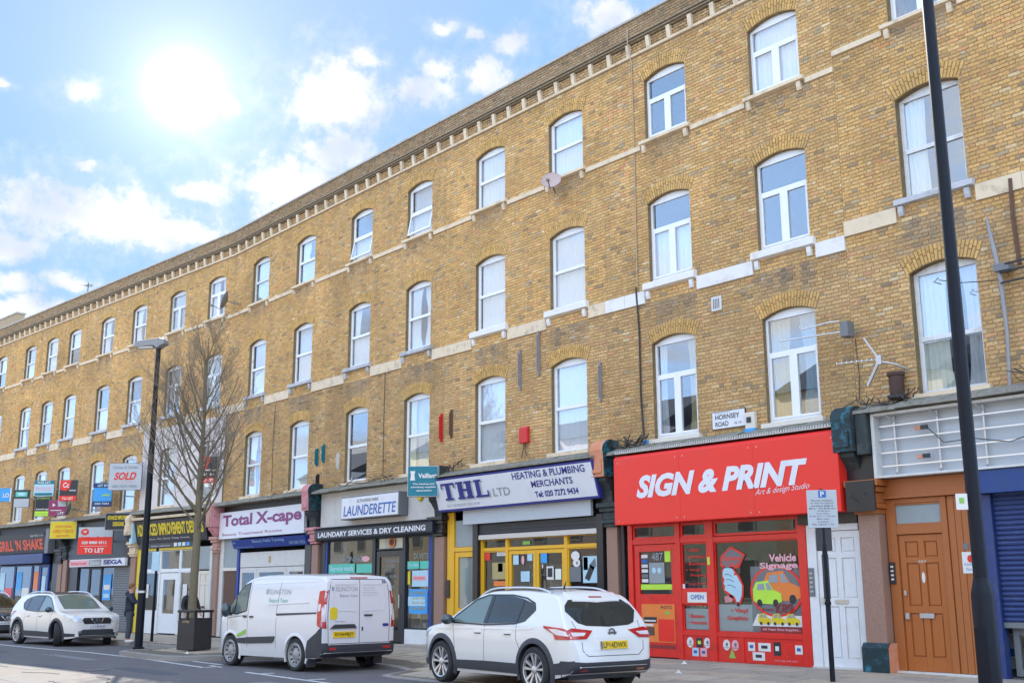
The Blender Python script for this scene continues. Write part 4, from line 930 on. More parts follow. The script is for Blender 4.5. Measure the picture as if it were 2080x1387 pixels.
# white side door
box('door_frame', 'white', hA, 23.41, 23.60, -.03, .08, g0, 2.62, bevel=.006); box('door_frame', 'white', hA, 23.60, 24.50, -.03, .08, 2.50, 2.62, bevel=.006)
dw = panel_door(hA, 'white', 23.61, 24.50, g0+.03, 2.49, .03, rows=((.06, .44), (.50, .80), (.84, .95)), label='white panelled side door')
box('letter_box', 'alu', dw, 23.93, 24.20, -.012, .0, 1.22, 1.29); box('handle', 'alu', dw, 23.66, 23.70, -.03, .0, 1.22, 1.34)
box('door_sill', 'offwhite', hA, 23.41, 24.5, -.06, .1, g0-.05, g0+.03)
ic = box('intercom', 'midgrey', hA, 23.42, 23.54, -.05, -.031, 1.35, 1.85, bevel=.005)
for k in range(5): box('button', 'steel', ic, 23.45, 23.51, -.056, -.0505, 1.42+.08*k, 1.45+.08*k)
box('fascia_box', 'black', hA, 23.3, 24.55, -.12, .1, 2.63, 2.83)

# ---- house R: brown boarding, blue shutter
pilaster(hR, 24.64, 25.04, g0, 2.78, 'granite', ['teal', 'orangepaint'], yf=-.22, cap='brownwood', capz=(2.74, 3.32))
box('capital_face', 'black', hR, 24.56, 25.12, -.415, -.392, 2.78, 3.30)
corbel(hR, 24.40, 24.80, 4.62, 'darkteal', 'teal'); box('corbel_block', 'darkteal', hR, 24.82, 25.05, -.40, .0, 3.75, 4.56, bevel=.02); box('corbel_black_box', 'black', hR, 24.42, 25.02, -.22, .05, 3.34, 3.78)  # plain black box round the corbel foot
bwd = 'brownwood'
box('door_frame', bwd, hR, 25.06, 25.24, -.02, .10, g0, 2.98, bevel=.006); box('door_frame', bwd, hR, 26.07, 26.18, -.02, .10, g0, 2.98, bevel=.006)
box('door_head', bwd, hR, 25.24, 26.07, -.02, .10, 2.38, 2.53, bevel=.006); box('door_head', bwd, hR, 25.24, 26.07, -.02, .10, 2.90, 2.98, bevel=.006)
box('timber_fascia', bwd, hR, 25.06, 26.82, -.06, .10, 2.985, 3.32, bevel=.006); box('timber_fascia_lip', bwd, hR, 25.04, 26.82, -.09, -.061, 2.99, 3.03)
fl = MB().box(25.24, 26.07, .0, .05, 2.53, 2.56).box(25.24, 26.07, .0, .05, 2.87, 2.90).build('fanlight', bwd, hR); pane('pane', fl, [(25.24, 2.56), (26.07, 2.56), (26.07, 2.87), (25.24, 2.87)], .02, 'greypanel')
db = panel_door(hR, 'browndoor', 25.25, 26.06, g0+.04, 2.37, .05, rows=((.10, .42), (.47, .79), (.83, .95)), label='brown six panelled front door')
box('letter_box', 'steel', db, 25.54, 25.80, -.0, .018, 1.00, 1.08, bevel=.004); box('lock', 'steel', db, 25.29, 25.33, -.0, .018, 1.37, 1.45); box('handle', 'steel', db, 25.29, 25.36, -.02, .018, .98, 1.08, bevel=.006)
disc(db, 'door_sticker', 'paper', 25.66, 1.66, .03, .09, .017); lettering(db, '489', 25.57, 25.73, 1.90, 1.95, .016, 'steel')
box('door_sill', 'offwhite', hR, 25.06, 26.8, -.08, .1, g0-.05, g0+.035)
x = 26.19
while x < 26.79: box('cladding_board', bwd, hR, x, min(x+.115, 26.80), .0, .04, g0+.04, 2.98, bevel=.008); x += .121
i2 = box('intercom', 'darkgrey', hR, 25.08, 25.17, -.05, -.021, 1.56, 1.92, bevel=.004)
for k in range(4): box('button', 'paper', i2, 25.10, 25.15, -.056, -.0505, 1.62+.07*k, 1.65+.07*k)
hp = rect(hR, 'wall_notice', 'paper', 26.38, 26.58, 1.72, 2.06, -.003); disc(hp, 'notice_mark', 'redframe', 26.52, 1.95, .05, .06, -.008); lettering(hp, 'PLEASE', 26.41, 26.55, 1.84, 1.88, -.008, 'bluelet'); lettering(hp, 'No', 26.44, 26.53, 1.76, 1.81, -.008, 'bluelet')
for k in (0, 1): rect(hR, 'number_tile', 'midgrey', 26.42+.11*k, 26.50+.11*k, 2.10, 2.20, -.003)
box('shutter_guide', 'shutterblue', hR, 26.83, 26.99, -.10, .08, g0, 2.95, bevel=.006)
sh = MB().box(26.99, 30.6, -.0, .03, .9, 2.94).build('roller_shutter', 'shutterblue', hR)
z = .97
while z < 2.92:
    MB().prism([(.0-.001, z), (-.022, z+.012), (-.028, z+.035), (-.022, z+.058), (-.001, z+.070)], 'x', 27.0, 30.58).build('slat', 'shutterblue', sh); z += .078
box('bottom_rail', 'midgrey', sh, 26.99, 30.6, -.03, -.001, .88, .965)
sf = glazed(hR, 'shop_window', 'midgrey', 27.05, 30.5, .15, .88, .10, .1)
box('blue_fascia', 'bluefascia', hR, 26.85, 30.8, -.26, .0, 2.955, 3.325, bevel=.006)

# ---- house B: heating and plumbing
pilaster(hB, 11.93, 12.33, .10, 2.82, 'granite', yf=-.10, cap='black', capz=(2.84, 3.33))
corbel(hB, 12.02, 12.42, 4.62, 'darkteal', 'orangepaint')
yl = 'yellow'
box('shopfront_post', yl, hB, 12.40, 12.68, -.03, .08, .1, 3.42, bevel=.006)
box('over_panel', 'greypanel', hB, 12.70, 13.54, .02, .06, 2.54, 3.42); box('rail', yl, hB, 12.68, 13.56, -.02, .07, 2.42, 2.53, bevel=.005)
dy = glazed(hB, 'door', yl, 12.70, 13.54, .12, 2.41, .13, .0, bottom=.9); rect(dy, 'frosted_film', 'greypanel', 12.84, 13.40, 1.03, 2.27, .04)
rect(dy, 'door_label', 'paper', 12.86, 12.98, .88, .96, -.002)
box('intercom', 'darkgrey', hB, 12.42, 12.54, -.07, -.031, 1.28, 1.72, bevel=.005)
box('shutter_guide', 'black', hB, 13.57, 13.77, -.12, .07, .1, 3.1, bevel=.005); box('shutter_guide', 'black', hB, 18.0, 18.2, -.12, .07, .1, 3.1, bevel=.005)
gb = box('blank_board', 'greyboard', hB, 13.28, 17.92, -.20, -.12, 3.07, 3.46, bevel=.005)
sb_ = MB().box(13.78, 17.99, -.06, .0, 2.80, 3.06).build('shutter_box', 'darkgrey', hB)
for k in range(3): MB().box(13.78, 17.99, -.075, -.061, 2.82+.08*k, 2.885+.08*k).build('slat', 'midgrey' if k == 3 else 'darkgrey', sb_)
box('bottom_rail', 'steel', sb_, 13.78, 17.99, -.10, -.02, 2.68, 2.795, bevel=.004)
box('rail', yl, hB, 13.78, 17.99, -.02, .07, 2.40, 2.46, bevel=.005)
for a, b in ((13.78, 13.84), (14.74, 14.84), (16.84, 16.94), (17.93, 17.99)): box('shopfront_post', yl, hB, a, b, -.025, .075, .12, 2.68, bevel=.004)
for a, b in ((13.84, 14.74), (14.84, 16.84), (16.94, 17.93)): glazed(hB, 'fanlight', yl, a, b, 2.46, 2.68, .02, .0)
w1 = glazed(hB, 'shop_window', yl, 13.84, 14.74, .75, 2.40, .03, .0); w2 = glazed(hB, 'shop_window', yl, 16.94, 17.93, .75, 2.40, .03, .0)
d1 = glazed(hB, 'door', yl, 14.85, 15.83, .12, 2.39, .09, .0, bottom=.5); d2 = glazed(hB, 'door', yl, 15.845, 16.83, .12, 2.39, .09, .0, bottom=.5)
for a, b in ((13.84, 14.74), (16.94, 17.93)): box('stall_riser', yl, hB, a, b, -.01, .06, .12, .745)
for (pr, mt, a, b, c, d) in ((w1, 'redframe', 13.90, 14.12, 2.18, 2.36), (w1, 'paper', 14.38, 14.70, 2.28, 2.36), (w1, 'curtain_yellow', 14.2, 14.70, 1.72, 2.12), (w1, 'paper', 14.42, 14.6, 1.9, 2.1), (w1, 'orange', 14.25, 14.70, 1.56, 1.68), (d1, 'paleblue', 15.0, 15.2, 2.06, 2.28), (d1, 'paleblue', 15.52, 15.70, 2.14, 2.3), (d1, 'paleblue', 15.28, 15.6, 1.66, 1.9), (d2, 'skyblue', 16.0, 16.22, 2.08, 2.3), (d2, 'paper', 16.2, 16.44, 1.70, 2.0), (d2, 'curtain_cream', 16.5, 16.70, 1.70, 1.94), (w2, 'midgrey', 16.98, 17.35, 1.65, 1.98), (w2, 'paleblue', 17.42, 17.88, 1.62, 2.2), (w2, 'skyblue', 17.44, 17.58, 1.9, 2.18)):
    o = rect(pr, 'poster', mt, a, b, c, d, .014)
polyp(w2, 'poster_print', 'darkgrey', [(17.48, 1.72), (17.62, 1.66), (17.80, 1.95), (17.66, 2.02)], .008); polyp(w2, 'poster_print', 'midgrey', [(17.62, 2.0), (17.82, 2.16), (17.84, 1.98), (17.74, 1.9)], .008)
disc(w2, 'round_label', 'paper', 17.18, 2.22, .14, .1, .012); disc(w2, 'round_label', 'paper', 17.22, 2.06, .12, .09, .008); disc(w2, 'label_mark', 'darkgrey', 17.24, 2.06, .02, .035, .003)
disc(d1, 'label', 'pinklet', 15.36, 2.16, .05, .1, .012); rect(w1, 'exit_label', 'green', 15.35, 15.62, 2.52, 2.6, .014); lettering(w1, 'OPEN', 14.42, 14.66, 2.30, 2.34, .008, 'darkgrey')
rect(d2, 'poster_print', 'darkgrey', 16.24, 16.40, 1.76, 1.96, .008); disc(d2, 'label', 'paper', 16.06, 2.0, .02, .05, .012)

# ---- house C: launderette
pilaster(hC, 5.60, 5.98, .06, 2.82, 'granite', yf=-.10, cap='rosepaint', capz=(2.84, 3.33))
corbel(hC, 5.56, 5.98, 4.62, 'teal', 'rosepaint')
nv = 'blackfascia'
bd = MB().prism([(6.08, 3.30), (12.02, 3.30)]+[(12.02-.55+.55*math.cos(a), 3.75+.55*math.sin(a)) for a in np.linspace(0, math.pi/2, 7)]+[(6.08, 4.30)], 'y', -.10, -.04).build('white_board', 'offwhite', hC, bevel=.004)
box('shopfront_post', nv, hC, 6.05, 6.30, -.03, .08, .05, 2.9, bevel=.006); box('shopfront_post', 'royal', hC, 6.30, 6.40, -.02, .07, .05, 2.9)
box('shopfront_post', nv, hC, 8.86, 9.02, -.03, .08, .07, 2.9, bevel=.006); box('shopfront_post', nv, hC, 10.36, 10.50, -.03, .08, .09, 2.9, bevel=.006)
box('shopfront_post', 'royal', hC, 11.58, 11.74, -.03, .08, .09, 2.9, bevel=.006); box('shopfront_post', nv, hC, 11.74, 11.93, -.05, .08, .09, 2.9, bevel=.006)
l1 = glazed(hC, 'shop_window', nv, 6.40, 8.86, .48, 2.9, .04, .0); l2 = glazed(hC, 'shop_window', nv, 10.50, 11.58, .46, 2.9, .04, .0)
lf = glazed(hC, 'fanlight', nv, 9.02, 10.36, 2.56, 2.9, .03, .0); rect(lf, 'light_panel', 'creampaint', 9.1, 10.3, 2.6, 2.88, .06)
ro = disc(lf, 'roundel', 'orange', 9.78, 2.76, .17, .14, .012); disc(ro, 'roundel_mark', 'rust', 9.78, 2.76, .11, .09, .007)
ld = glazed(hC, 'door', 'black', 9.05, 10.33, .12, 2.53, .16, .0, bottom=.3)
for k, tx in enumerate(('OPENING', 'TIMES', 'MON', 'to SUN', '7', 'am to', '9 pm', 'Last')): lettering(ld, tx, 9.45, 9.45+.085*len(tx)+.1, 2.22-.14*k, 2.30-.14*k, .018, 'greylet')
rect(ld, 'poster', 'rosepaint', 9.5, 9.9, 1.0, 1.2, .02); rect(ld, 'poster', 'lime', 9.52, 9.85, .80, .92, .02); box('handle', 'steel', ld, 10.22, 10.26, -.04, 0, 1.0, 1.35)
for a, b in ((6.40, 8.86), (10.50, 11.58)): box('stall_riser', 'white', hC, a, b, -.02, .07, .08, .455, bevel=.005)
lettering(l1, 'IRONING', 7.2, 8.3, 2.27, 2.43, .014, 'greylet'); p_ = rect(l1, 'green_banner', 'aqua', 6.45, 7.9, 1.95, 2.22, .014); rect(l1, 'green_banner', 'aqua', 8.0, 8.82, 1.95, 2.2, .014)
lettering(p_, 'Service wash', 6.55, 7.8, 2.02, 2.16, .008, 'paleblue', bold=.02); disc(l1, 'cloud_print', 'pinklet', 8.45, 2.34, .22, .08, .02)
lettering(l2, 'DUVETS', 10.85, 11.5, 2.28, 2.43, .014, 'greylet'); p_ = rect(l2, 'green_banner', 'aqua', 10.56, 11.10, 2.02, 2.22, .014); rect(l2, 'green_banner', 'aqua', 11.14, 11.53, 2.02, 2.22, .014); lettering(p_, 'Dry clean', 10.60, 11.06, 2.07, 2.17, .008, 'paleblue', bold=.02)
p_ = rect(l2, 'poster', 'paleblue', 10.78, 11.52, 1.56, 1.98, .014); rect(p_, 'poster_print', 'pinklet', 10.82, 11.42, 1.72, 1.84, .009); lettering(p_, 'LAUNDRY', 10.86, 11.38, 1.75, 1.81, .004, 'redframe', bold=.02)
rect(l2, 'poster', 'yellowsign', 10.58, 10.70, 1.62, 1.96, .014)
p_ = rect(l2, 'poster', 'skyblue', 10.66, 11.5, .86, 1.50, .014); rect(p_, 'poster_print', 'paleblue', 10.62, 11.40, 1.06, 1.30, .009)
for k, tx in enumerate(('CURTAINS', 'Duvets from', 'Same day', 'service')): lettering(p_, tx, 10.80, 11.40, 1.36-.13*k, 1.44-.13*k, .004, 'curtain_yellow', bold=.02)

# ---- house D: beauty salon
pilaster(hD, -1.15, -.83, -.05, 2.75, 'granite', yf=-.10, cap='pinkpaint', capz=(2.75, 3.3)); corbel(hD, -1.12, -.72, 4.42, 'rosepaint', 'pinkpaint')
box('shopfront_post', 'offwhite', hD, -.82, -.55, -.02, .08, -.06, 3.2); box('over_panel', 'greypanel', hD, -.55, .5, .02, .06, 2.24, 3.2); box('rail', 'creampaint', hD, -.55, .5, -.03, .07, 2.12, 2.23)
box('door', 'rust', hD, -.45, .42, .0, .06, -.02, 2.12); box('shopfront_post', 'royal', hD, .52, .68, -.04, .08, -.02, 2.9)
box('over_panel', 'offwhite', hD, .70, 5.1, .0, .05, 2.22, 2.70); rect(hD, 'number_plate', 'curtain_yellow', 2.7, 2.85, 2.34, 2.55, -.003)
for a, b in ((.72, 1.9), (1.92, 3.9), (3.92, 5.1)): glazed(hD, 'shop_window', 'offwhite', a, b, .3, 2.2, .16, .0)
box('stall_riser', 'offwhite', hD, .72, 5.1, 0, .06, -.02, .295); box('shopfront_post', 'black', hD, 5.12, 5.50, -.06, .06, 0, 3.2)
lettering(hD, 'BEAUTY SALON', 0, 1, 0, 1, 0, 'paleblue', mapf=lambda a, c: (.54+c*.12, -.045, .9+a*1.1)) if False else None

# ---- house E
pilaster(hE, -7.25, -6.85, -.08, 2.75, 'granite', yf=-.10, cap='stone', capz=(2.75, 3.3)); corbel(hE, -7.2, -6.8, 4.35, 'stone', 'stone')
for a, b in ((-6.8, -6.5), (-2.62, -2.30)): box('shopfront_post', 'yellowsign', hE, a, b, -.04, .08, -.08, 3.0)
wf = 'white'
for a, b in ((-6.46, -6.36), (-5.10, -5.0), (-3.62, -3.52), (-2.72, -2.64)): box('shopfront_post', wf, hE, a, b, -.02, .07, -.08, 2.92)
box('rail', wf, hE, -6.36, -2.72, -.02, .07, 2.12, 2.22)
for a, b in ((-6.36, -5.10), (-5.0, -3.62), (-3.52, -2.72)): glazed(hE, 'fanlight', wf, a, b, 2.22, 2.92, .03, .0)
for a, b in ((-6.36, -5.10), (-3.52, -2.72)): o = glazed(hE, 'shop_window', wf, a, b, .72, 2.12, .03, .0); box('stall_riser', wf, hE, a, b, -.01, .06, -.08, .715); rect(o, 'poster', 'paper', a+.2, a+.5, 1.2, 1.7, .014)
de = glazed(hE, 'door', wf, -4.98, -3.64, -.05, 2.10, .24, .0, bottom=.70); box('rail', 'yellowsign', hE, -6.4, -2.64, -.05, .0, 2.93, 3.02)
box('over_panel', 'greypanel', hE, -2.28, -1.45, .0, .05, 2.2, 3.0); dc = panel_door(hE, 'creampaint', -2.25, -1.42, -.05, 2.15, .03, label='cream side door'); box('letter_box', 'rust', dc, -1.95, -1.72, -.012, 0, .86, .94)
box('pipe', 'offwhite', hE, -1.36, -1.22, -.10, .05, -.08, 3.0)

# ---- house F
pilaster(hF, -13.3, -12.92, -.08, 2.75, 'granite', yf=-.10, cap='darkteal', capz=(2.75, 3.3))
box('fascia_box', 'blackfascia', hF, -12.8, -7.2, -.12, .02, 2.74, 4.2); box('shopfront_post', 'black', hF, -12.9, -12.0, -.02, .08, -.1, 2.74)
o = glazed(hF, 'shop_window', 'darkgrey', -12.0, -11.0, -.05, 2.4, .05, .02); o = glazed(hF, 'door', 'darkgrey', -10.98, -9.9, -.05, 2.4, .09, .02); o = glazed(hF, 'shop_window', 'darkgrey', -9.88, -8.75, -.05, 2.4, .04, .02)
pq = rect(o, 'poster', 'skyblue', -9.7, -9.0, 1.1, 2.1, .03); rect(pq, 'poster_print', 'paper', -9.6, -9.1, 1.5, 1.7, .025); rect(pq, 'poster_print', 'paleblue', -9.6, -9.1, 1.2, 1.35, .025)
for a, b in ((-8.72, -7.3),):
    s_ = MB().box(a, b, .0, .04, -.08, 2.74).build('roller_shutter', 'midgrey', hF); z = -.06
    while z < 2.70: MB().prism([(-.001, z), (-.02, z+.02), (-.02, z+.06), (-.001, z+.078)], 'x', a+.01, b-.01).build('slat', 'midgrey', s_); z += .09
# ---- house G
pilaster(hG, -13.9, -13.5, -.08, 2.6, 'granite', yf=-.06, cap='darkgrey', capz=(2.6, 3.2)); box('fascia_end', 'midgrey', hG, -14.85, -14.5, -.3, .0, 3.05, 4.1); box('shopfront_post', 'black', hG, -14.5, -13.95, -.02, .08, -.1, 3.1)
box('awning_box', 'shutterblue', hG, -20.6, -14.86, -.35, -.02, 2.64, 3.06, bevel=.01)
for k, (a, b) in enumerate(((-20.5, -18.6), (-18.55, -16.7), (-16.65, -15.9))): o = glazed(hG, 'shop_window', 'navy', a, b, .6, 2.6, .06, .0); rect(o, 'poster', ['paleblue', 'skyblue', 'orange'][k], a+.2, a+.8, 1.5, 2.3, .02); rect(o, 'poster', ['redframe', 'paper', 'paper'][k], a+.9, b-.2, .9, 1.6, .02) if b-a > 1.2 else None
box('stall_riser', 'navy', hG, -20.6, -15.9, -.01, .06, -.1, .59); o = glazed(hG, 'door', 'royal', -15.85, -14.9, -.05, 2.6, .14, .0, bottom=.4); rect(o, 'poster', 'paleblue', -15.6, -15.2, 1.3, 2.1, .02)
corbel(hF, -13.3, -12.9, 4.35, 'darkteal', 'darkteal')
# ---- house H
box('fascia_box', 'darkgrey', hH, -27, -21, -.15, .02, 3.1, 4.2); glazed(hH, 'shop_window', 'darkgrey', -26.8, -21.2, .4, 3.0, .08, .0); box('stall_riser', 'darkgrey', hH, -26.8, -21.2, 0, .06, -.1, .39)
# ------------------------------------------------------------------ shop signs
t = thing('shop_sign', 'big red box sign with white SIGN & PRINT lettering', 'sign', 18.92, 0, 2.80)
MB().prism([(-.02, 0), (-.46, 0), (-.46, 1.39), (-.40, 1.45), (-.02, 1.50)], 'x', 0, 5.56).build('sign_box', 'red', t, bevel=.01)
lettering(t, 'SIGN & PRINT', .66, 4.92, .52, .99, -.468, 'signwhite', shear=.28, bold=.048, depth=.01)
lettering(t, 'Art & design Studio', 3.72, 4.94, .36, .50, -.468, 'signwhite', shear=.45, bold=-.005, slope=.05)
for xj in (1.85, 3.70): MB().box(xj-.004, xj+.004, -.463, -.459, .0, 1.39).build('panel_joint', 'redframe', t)
for xj in (.12, 1.75, 1.95, 3.6, 3.8, 5.44):
    for zj in (.08, 1.30): disc(t, 'screw', 'steel', xj, zj, .012, .012, -.461)
cr = MB()
for k in range(92): cr.box(.02+k*.06, .052+k*.06, -.43, -.03, 1.515, 1.56)
cr.box(0, 5.56, -.42, -.02, 1.50, 1.52).build('corrugated_cover', 'steel', t)

t = thing('shop_sign', 'tilted white sign with navy THL LTD and heating and plumbing lettering', 'sign', 12.42, 0, 3.42)
def tilt(a, c): return (a, -.34-.24*(c/.82), c)
WS = 5.95
sgn = MB(); sgn.add([(0.0, -.34, 0), (WS, -.34, 0), (WS, -.58, .82), (0, -.58, .82), (0, -.22, .0), (WS, -.22, 0), (WS, -.46, .84), (0, -.46, .84)], [(0, 1, 2, 3), (4, 7, 6, 5), (0, 4, 5, 1), (3, 2, 6, 7), (0, 3, 7, 4), (1, 5, 6, 2)]); sgn.build('sign_box', 'navylet', t)
sgn = MB(); e = .05; P = [tilt(e, e), tilt(WS-e, e), tilt(WS-e, .82-e), tilt(e, .82-e)]; P = [(p[0], p[1]-.006, p[2]) for p in P]; sgn.add(P+[(p[0], p[1]+.005, p[2]) for p in P], [(0, 1, 2, 3), (0, 4, 5, 1), (1, 5, 6, 2), (2, 6, 7, 3), (3, 7, 4, 0)]); sgn.build('sign_face', 'signwhite', t)
def tl(off): return lambda a, c: (lambda p: (p[0], p[1]-off, p[2]))(tilt(a, c))
def slab_letter(parent, ch, x, z, w_, h_, mt, off):
    s_ = w_*.30; b_ = h_*.12; b = []
    if ch == 'T': b = [(x, x+w_, z+h_-b_, z+h_), (x, x+b_*.8, z+h_*.68, z+h_-b_), (x+w_-b_*.8, x+w_, z+h_*.68, z+h_-b_), (x+w_/2-s_/2, x+w_/2+s_/2, z, z+h_-b_), (x+w_*.2, x+w_*.8, z, z+b_)]
    if ch == 'H': b = [(x+w_*.08, x+w_*.08+s_, z, z+h_), (x+w_*.92-s_, x+w_*.92, z, z+h_), (x+w_*.1, x+w_*.9, z+h_*.45, z+h_*.57), (x, x+w_*.46, z, z+b_), (x+w_*.54, x+w_, z, z+b_), (x, x+w_*.46, z+h_-b_, z+h_), (x+w_*.54, x+w_, z+h_-b_, z+h_)]
    if ch == 'L': b = [(x+w_*.1, x+w_*.1+s_, z, z+h_), (x, x+w_, z, z+b_), (x, x+w_*.55, z+h_-b_, z+h_), (x+w_-b_, x+w_, z, z+h_*.34)]
    mb = MB()
    for i, (a, b2, c, d) in enumerate(b):
        o_ = off+.0015*i; P = [tl(o_)(a, c), tl(o_)(b2, c), tl(o_)(b2, d), tl(o_)(a, d)]; mb.add(P, [(0, 1, 2, 3)])
    mb.build('lettering', mt, parent, fixn=False)
for ch, x, w_ in (('T', .36, .56), ('H', 1.0, .64), ('L', 1.72, .52)):
    slab_letter(t, ch, x+.05, .24, w_, .42, 'greyboard', .012); slab_letter(t, ch, x, .265, w_, .42, 'navylet', .024)
lettering(t, 'LTD', 2.38, 3.02, .25, .44, 0, 'greylet', bold=.02, mapf=tl(.012))
lettering(t, 'HEATING & PLUMBING', 3.20, 5.68, .58, .74, 0, 'navylet', bold=.018, mapf=tl(.012)); lettering(t, 'MERCHANTS', 3.82, 5.22, .36, .51, 0, 'navylet', bold=.018, mapf=tl(.012))
lettering(t, 'Tel: 020 7272 9434', 3.88, 5.34, .13, .27, 0, 'navylet', bold=.03, mapf=tl(.012)); lettering(t, '467 HORNSEY RD N19', .44, 1.78, .10, .165, 0, 'greylet', mapf=tl(.012))
MB().prism([(0, .86), (-.60, .86), (-.60, .90), (0, .96)], 'x', 0, WS).build('sign_cap', 'slate', t)

t = thing('shop_sign', 'white box sign with blue LAUNDERETTE lettering', 'sign', 7.76, 0, 3.44)
MB().box(0, 2.96, -.42, -.11, 0, .64).build('sign_box', 'midgrey', t, bevel=.01); MB().box(.03, 2.93, -.428, -.421, .03, .61).build('sign_face', 'signwhite', t)
lettering(t, 'LAUNDERETTE', .16, 2.84, .09, .38, -.434, 'bluelet', shear=.14, bold=.012); lettering(t, 'ELTHORNE PARK', .88, 1.98, .45, .54, -.434, 'darkgrey')
t = thing('shop_sign', 'long black fascia reading LAUNDARY SERVICES & DRY CLEANING', 'sign', 6.08, 0, 2.90)
MB().prism([(-.04, 0), (-.24, 0), (-.30, .05), (-.30, .30), (-.34, .36), (-.04, .36)], 'x', 0, 6.02).build('fascia_panel', 'blackfascia', t, bevel=.006)
lettering(t, 'LAUNDARY SERVICES & DRY CLEANING', .22, 5.72, .09, .24, -.304, 'signwhite', bold=.03)
t = thing('shop_sign', 'white board with purple Total X-cape lettering', 'sign', -.70, 0, 3.19)
MB().box(0, 5.88, -.16, -.05, 0, .90).build('sign_board', 'signwhite', t, bevel=.006)
vs_ = lettering(t, 'Total X-cape', .26, 5.72, .30, .80, -.166, 'purple', bold=.035)
for k, (a, c) in enumerate(((.30, .78), (.78, .42), (1.62, .42))): pass
lettering(t, 'Beauty Treatment Rooms', .26, 4.5, .07, .19, -.166, 'mauve', bold=.0)
t = thing('shop_sign', 'royal blue strip sign under the Total X-cape board', 'sign', .45, 0, 2.83)
MB().prism([(-.02, 0), (-.14, 0), (-.26, .29), (-.02, .29)], 'x', 0, 4.95).build('sign_board', 'royal', t, bevel=.004)
bl = lambda a, c: (a, -.146-.12*(c/.29), c)
lettering(t, 'Beauty Nails Tanning', 1.5, 3.6, .14, .25, 0, 'paleblue', mapf=bl); lettering(t, '020 7281 7272', 3.9, 4.85, .05, .13, 0, 'paleblue', mapf=bl); lettering(t, 'BEAUTY', .08, .3, .16, .22, 0, 'paleblue', mapf=bl); lettering(t, 'www.totalxcape.co.uk', .10, 1.5, .02, .06, 0, 'paleblue', mapf=bl)
t = thing('shop_sign', 'black fascia with yellow ADVANCED IMPROVEMENT lettering behind the tree', 'sign', -6.90, 0, 3.22, 1)
MB().prism([(-.04, 0), (-.16, 0), (-.34, .82), (-.04, .86)], 'x', .2, 5.42).build('fascia_panel', 'blackfascia', t); MB().box(-.05, .18, -.36, -.04, .0, .8).build('end_panel', 'paleblue', t)
av = lambda a, c: (a, -.168-.18*(c/.82), c)
lettering(t, 'ADVANCED IMPROVEMENT DESIGNS', .36, 5.25, .26, .70, 0, 'yellowsign', bold=.04, mapf=av); lettering(t, 'Bathrooms   Tiling   Plastering   Plumbing   Decorating', 1.1, 4.2, .09, .16, 0, 'signwhite', mapf=av)
MB().prism([(-.04, .88), (-.42, .86), (-.44, .93), (-.36, .96), (-.04, 1.0)], 'x', .0, 5.5).build('canopy_edge', 'stone', t)
t = thing('shop_sign', 'narrow black strip sign over the white door of the improvement shop', 'sign', -6.6, 0, 3.0, 1)
MB().box(0, 4.1, -.12, -.055, .03, .21).build('sign_board', 'blackfascia', t); lettering(t, 'kitchens bathrooms', 1.0, 2.4, .07, .12, -.126, 'signwhite')
for k in range(4): MB().box(2.7+.3*k, 2.92+.3*k, -.13, -.121, .05, .18).build('picture', ['paper', 'paleblue', 'paper', 'skyblue'][k], t)
t = thing('shop_sign', "dark fascia with orange hand painted GRILL 'N SHAKE letters", 'sign', -20.6, 0, 3.10, 1)
MB().prism([(-.04, 0), (-.14, 0), (-.30, .86), (-.04, .88)], 'x', 0, 5.6).build('fascia_panel', 'darkgrey', t); gv = lambda a, c: (a, -.148-.16*(c/.86), c)
lettering(t, "GRILL 'N SHAKE", .3, 5.35, .14, .62, 0, 'orangered', bold=.04, mapf=gv); lettering(t, '020 7272 1114', 4.1, 5.4, .70, .78, 0, 'signwhite', mapf=gv)
t = thing('shop_sign', 'long thin white strip sign ending in blue SEGA letters', 'sign', -12.3, 0, 2.42, 1)
MB().box(0, 4.9, -.26, -.14, 0, .30).build('sign_box', 'signwhite', t, bevel=.006); MB().box(.05, 1.75, -.267, -.261, .03, .27).build('sign_print', 'pinklet', t); MB().box(1.8, 2.9, -.267, -.261, .03, .27).build('sign_print', 'greylet', t)
lettering(t, 'Internet', .15, 1.6, .07, .22, -.272, 'redframe', bold=.02); lettering(t, 'Games', 1.95, 2.8, .07, .22, -.272, 'paper', bold=.02); lettering(t, 'SEGA', 3.1, 4.75, .06, .24, -.266, 'navylet', bold=.05)
# bare sign frame on the far right house
t = thing('sign_frame', 'empty grey metal sign box with bare bars above the brown door', 'sign', 25.07, 0, 3.33)
MB().box(0, 5.7, -.10, -.04, 0, 1.12).build('back_panel', 'greyboard', t)
fr = MB(); fr.box(-.0, .06, -.30, -.101, 0, 1.12); fr.box(.06, 5.64, -.30, -.101, 0, .04); fr.box(.06, 5.64, -.30, -.101, 1.07, 1.12); fr.box(5.64, 5.7, -.30, -.101, 0, 1.12); fr.build('frame', 'offwhite', t, bevel=.004)
for k in range(7): MB().box(.36+.8*k, .39+.8*k, -.17, -.15, .05, 1.06).build('upright', 'steel', t); MB().tube([(.37+.8*k, -.16, .05), (.40+.8*k, -.24, .10)], .012, 6).build('strut', 'steel', t); MB().tube([(.30+.8*k, -.29, 1.06), (.37+.8*k, -.17, .96)], .014, 6).build('strut', 'steel', t)
for z in (.19, .42, .65, .88): MB().box(.07, 5.63, -.20, -.185, z, z+.022).build('bar', 'alu', t)
for z in (.30, .78):
    m = MB()
    for q in range(4): m.tube([(.78+.03*q, -.21, z+.05), (.80+.03*q, -.24, z-.02), (.90+.02*q, -.21, z+.0)], .008, 5)
    m.build('lamp_wires', 'orange' , t); MB().box(.90, 1.02, -.24, -.205, z-.02, z+.05).build('transformer', 'darkgrey', t)
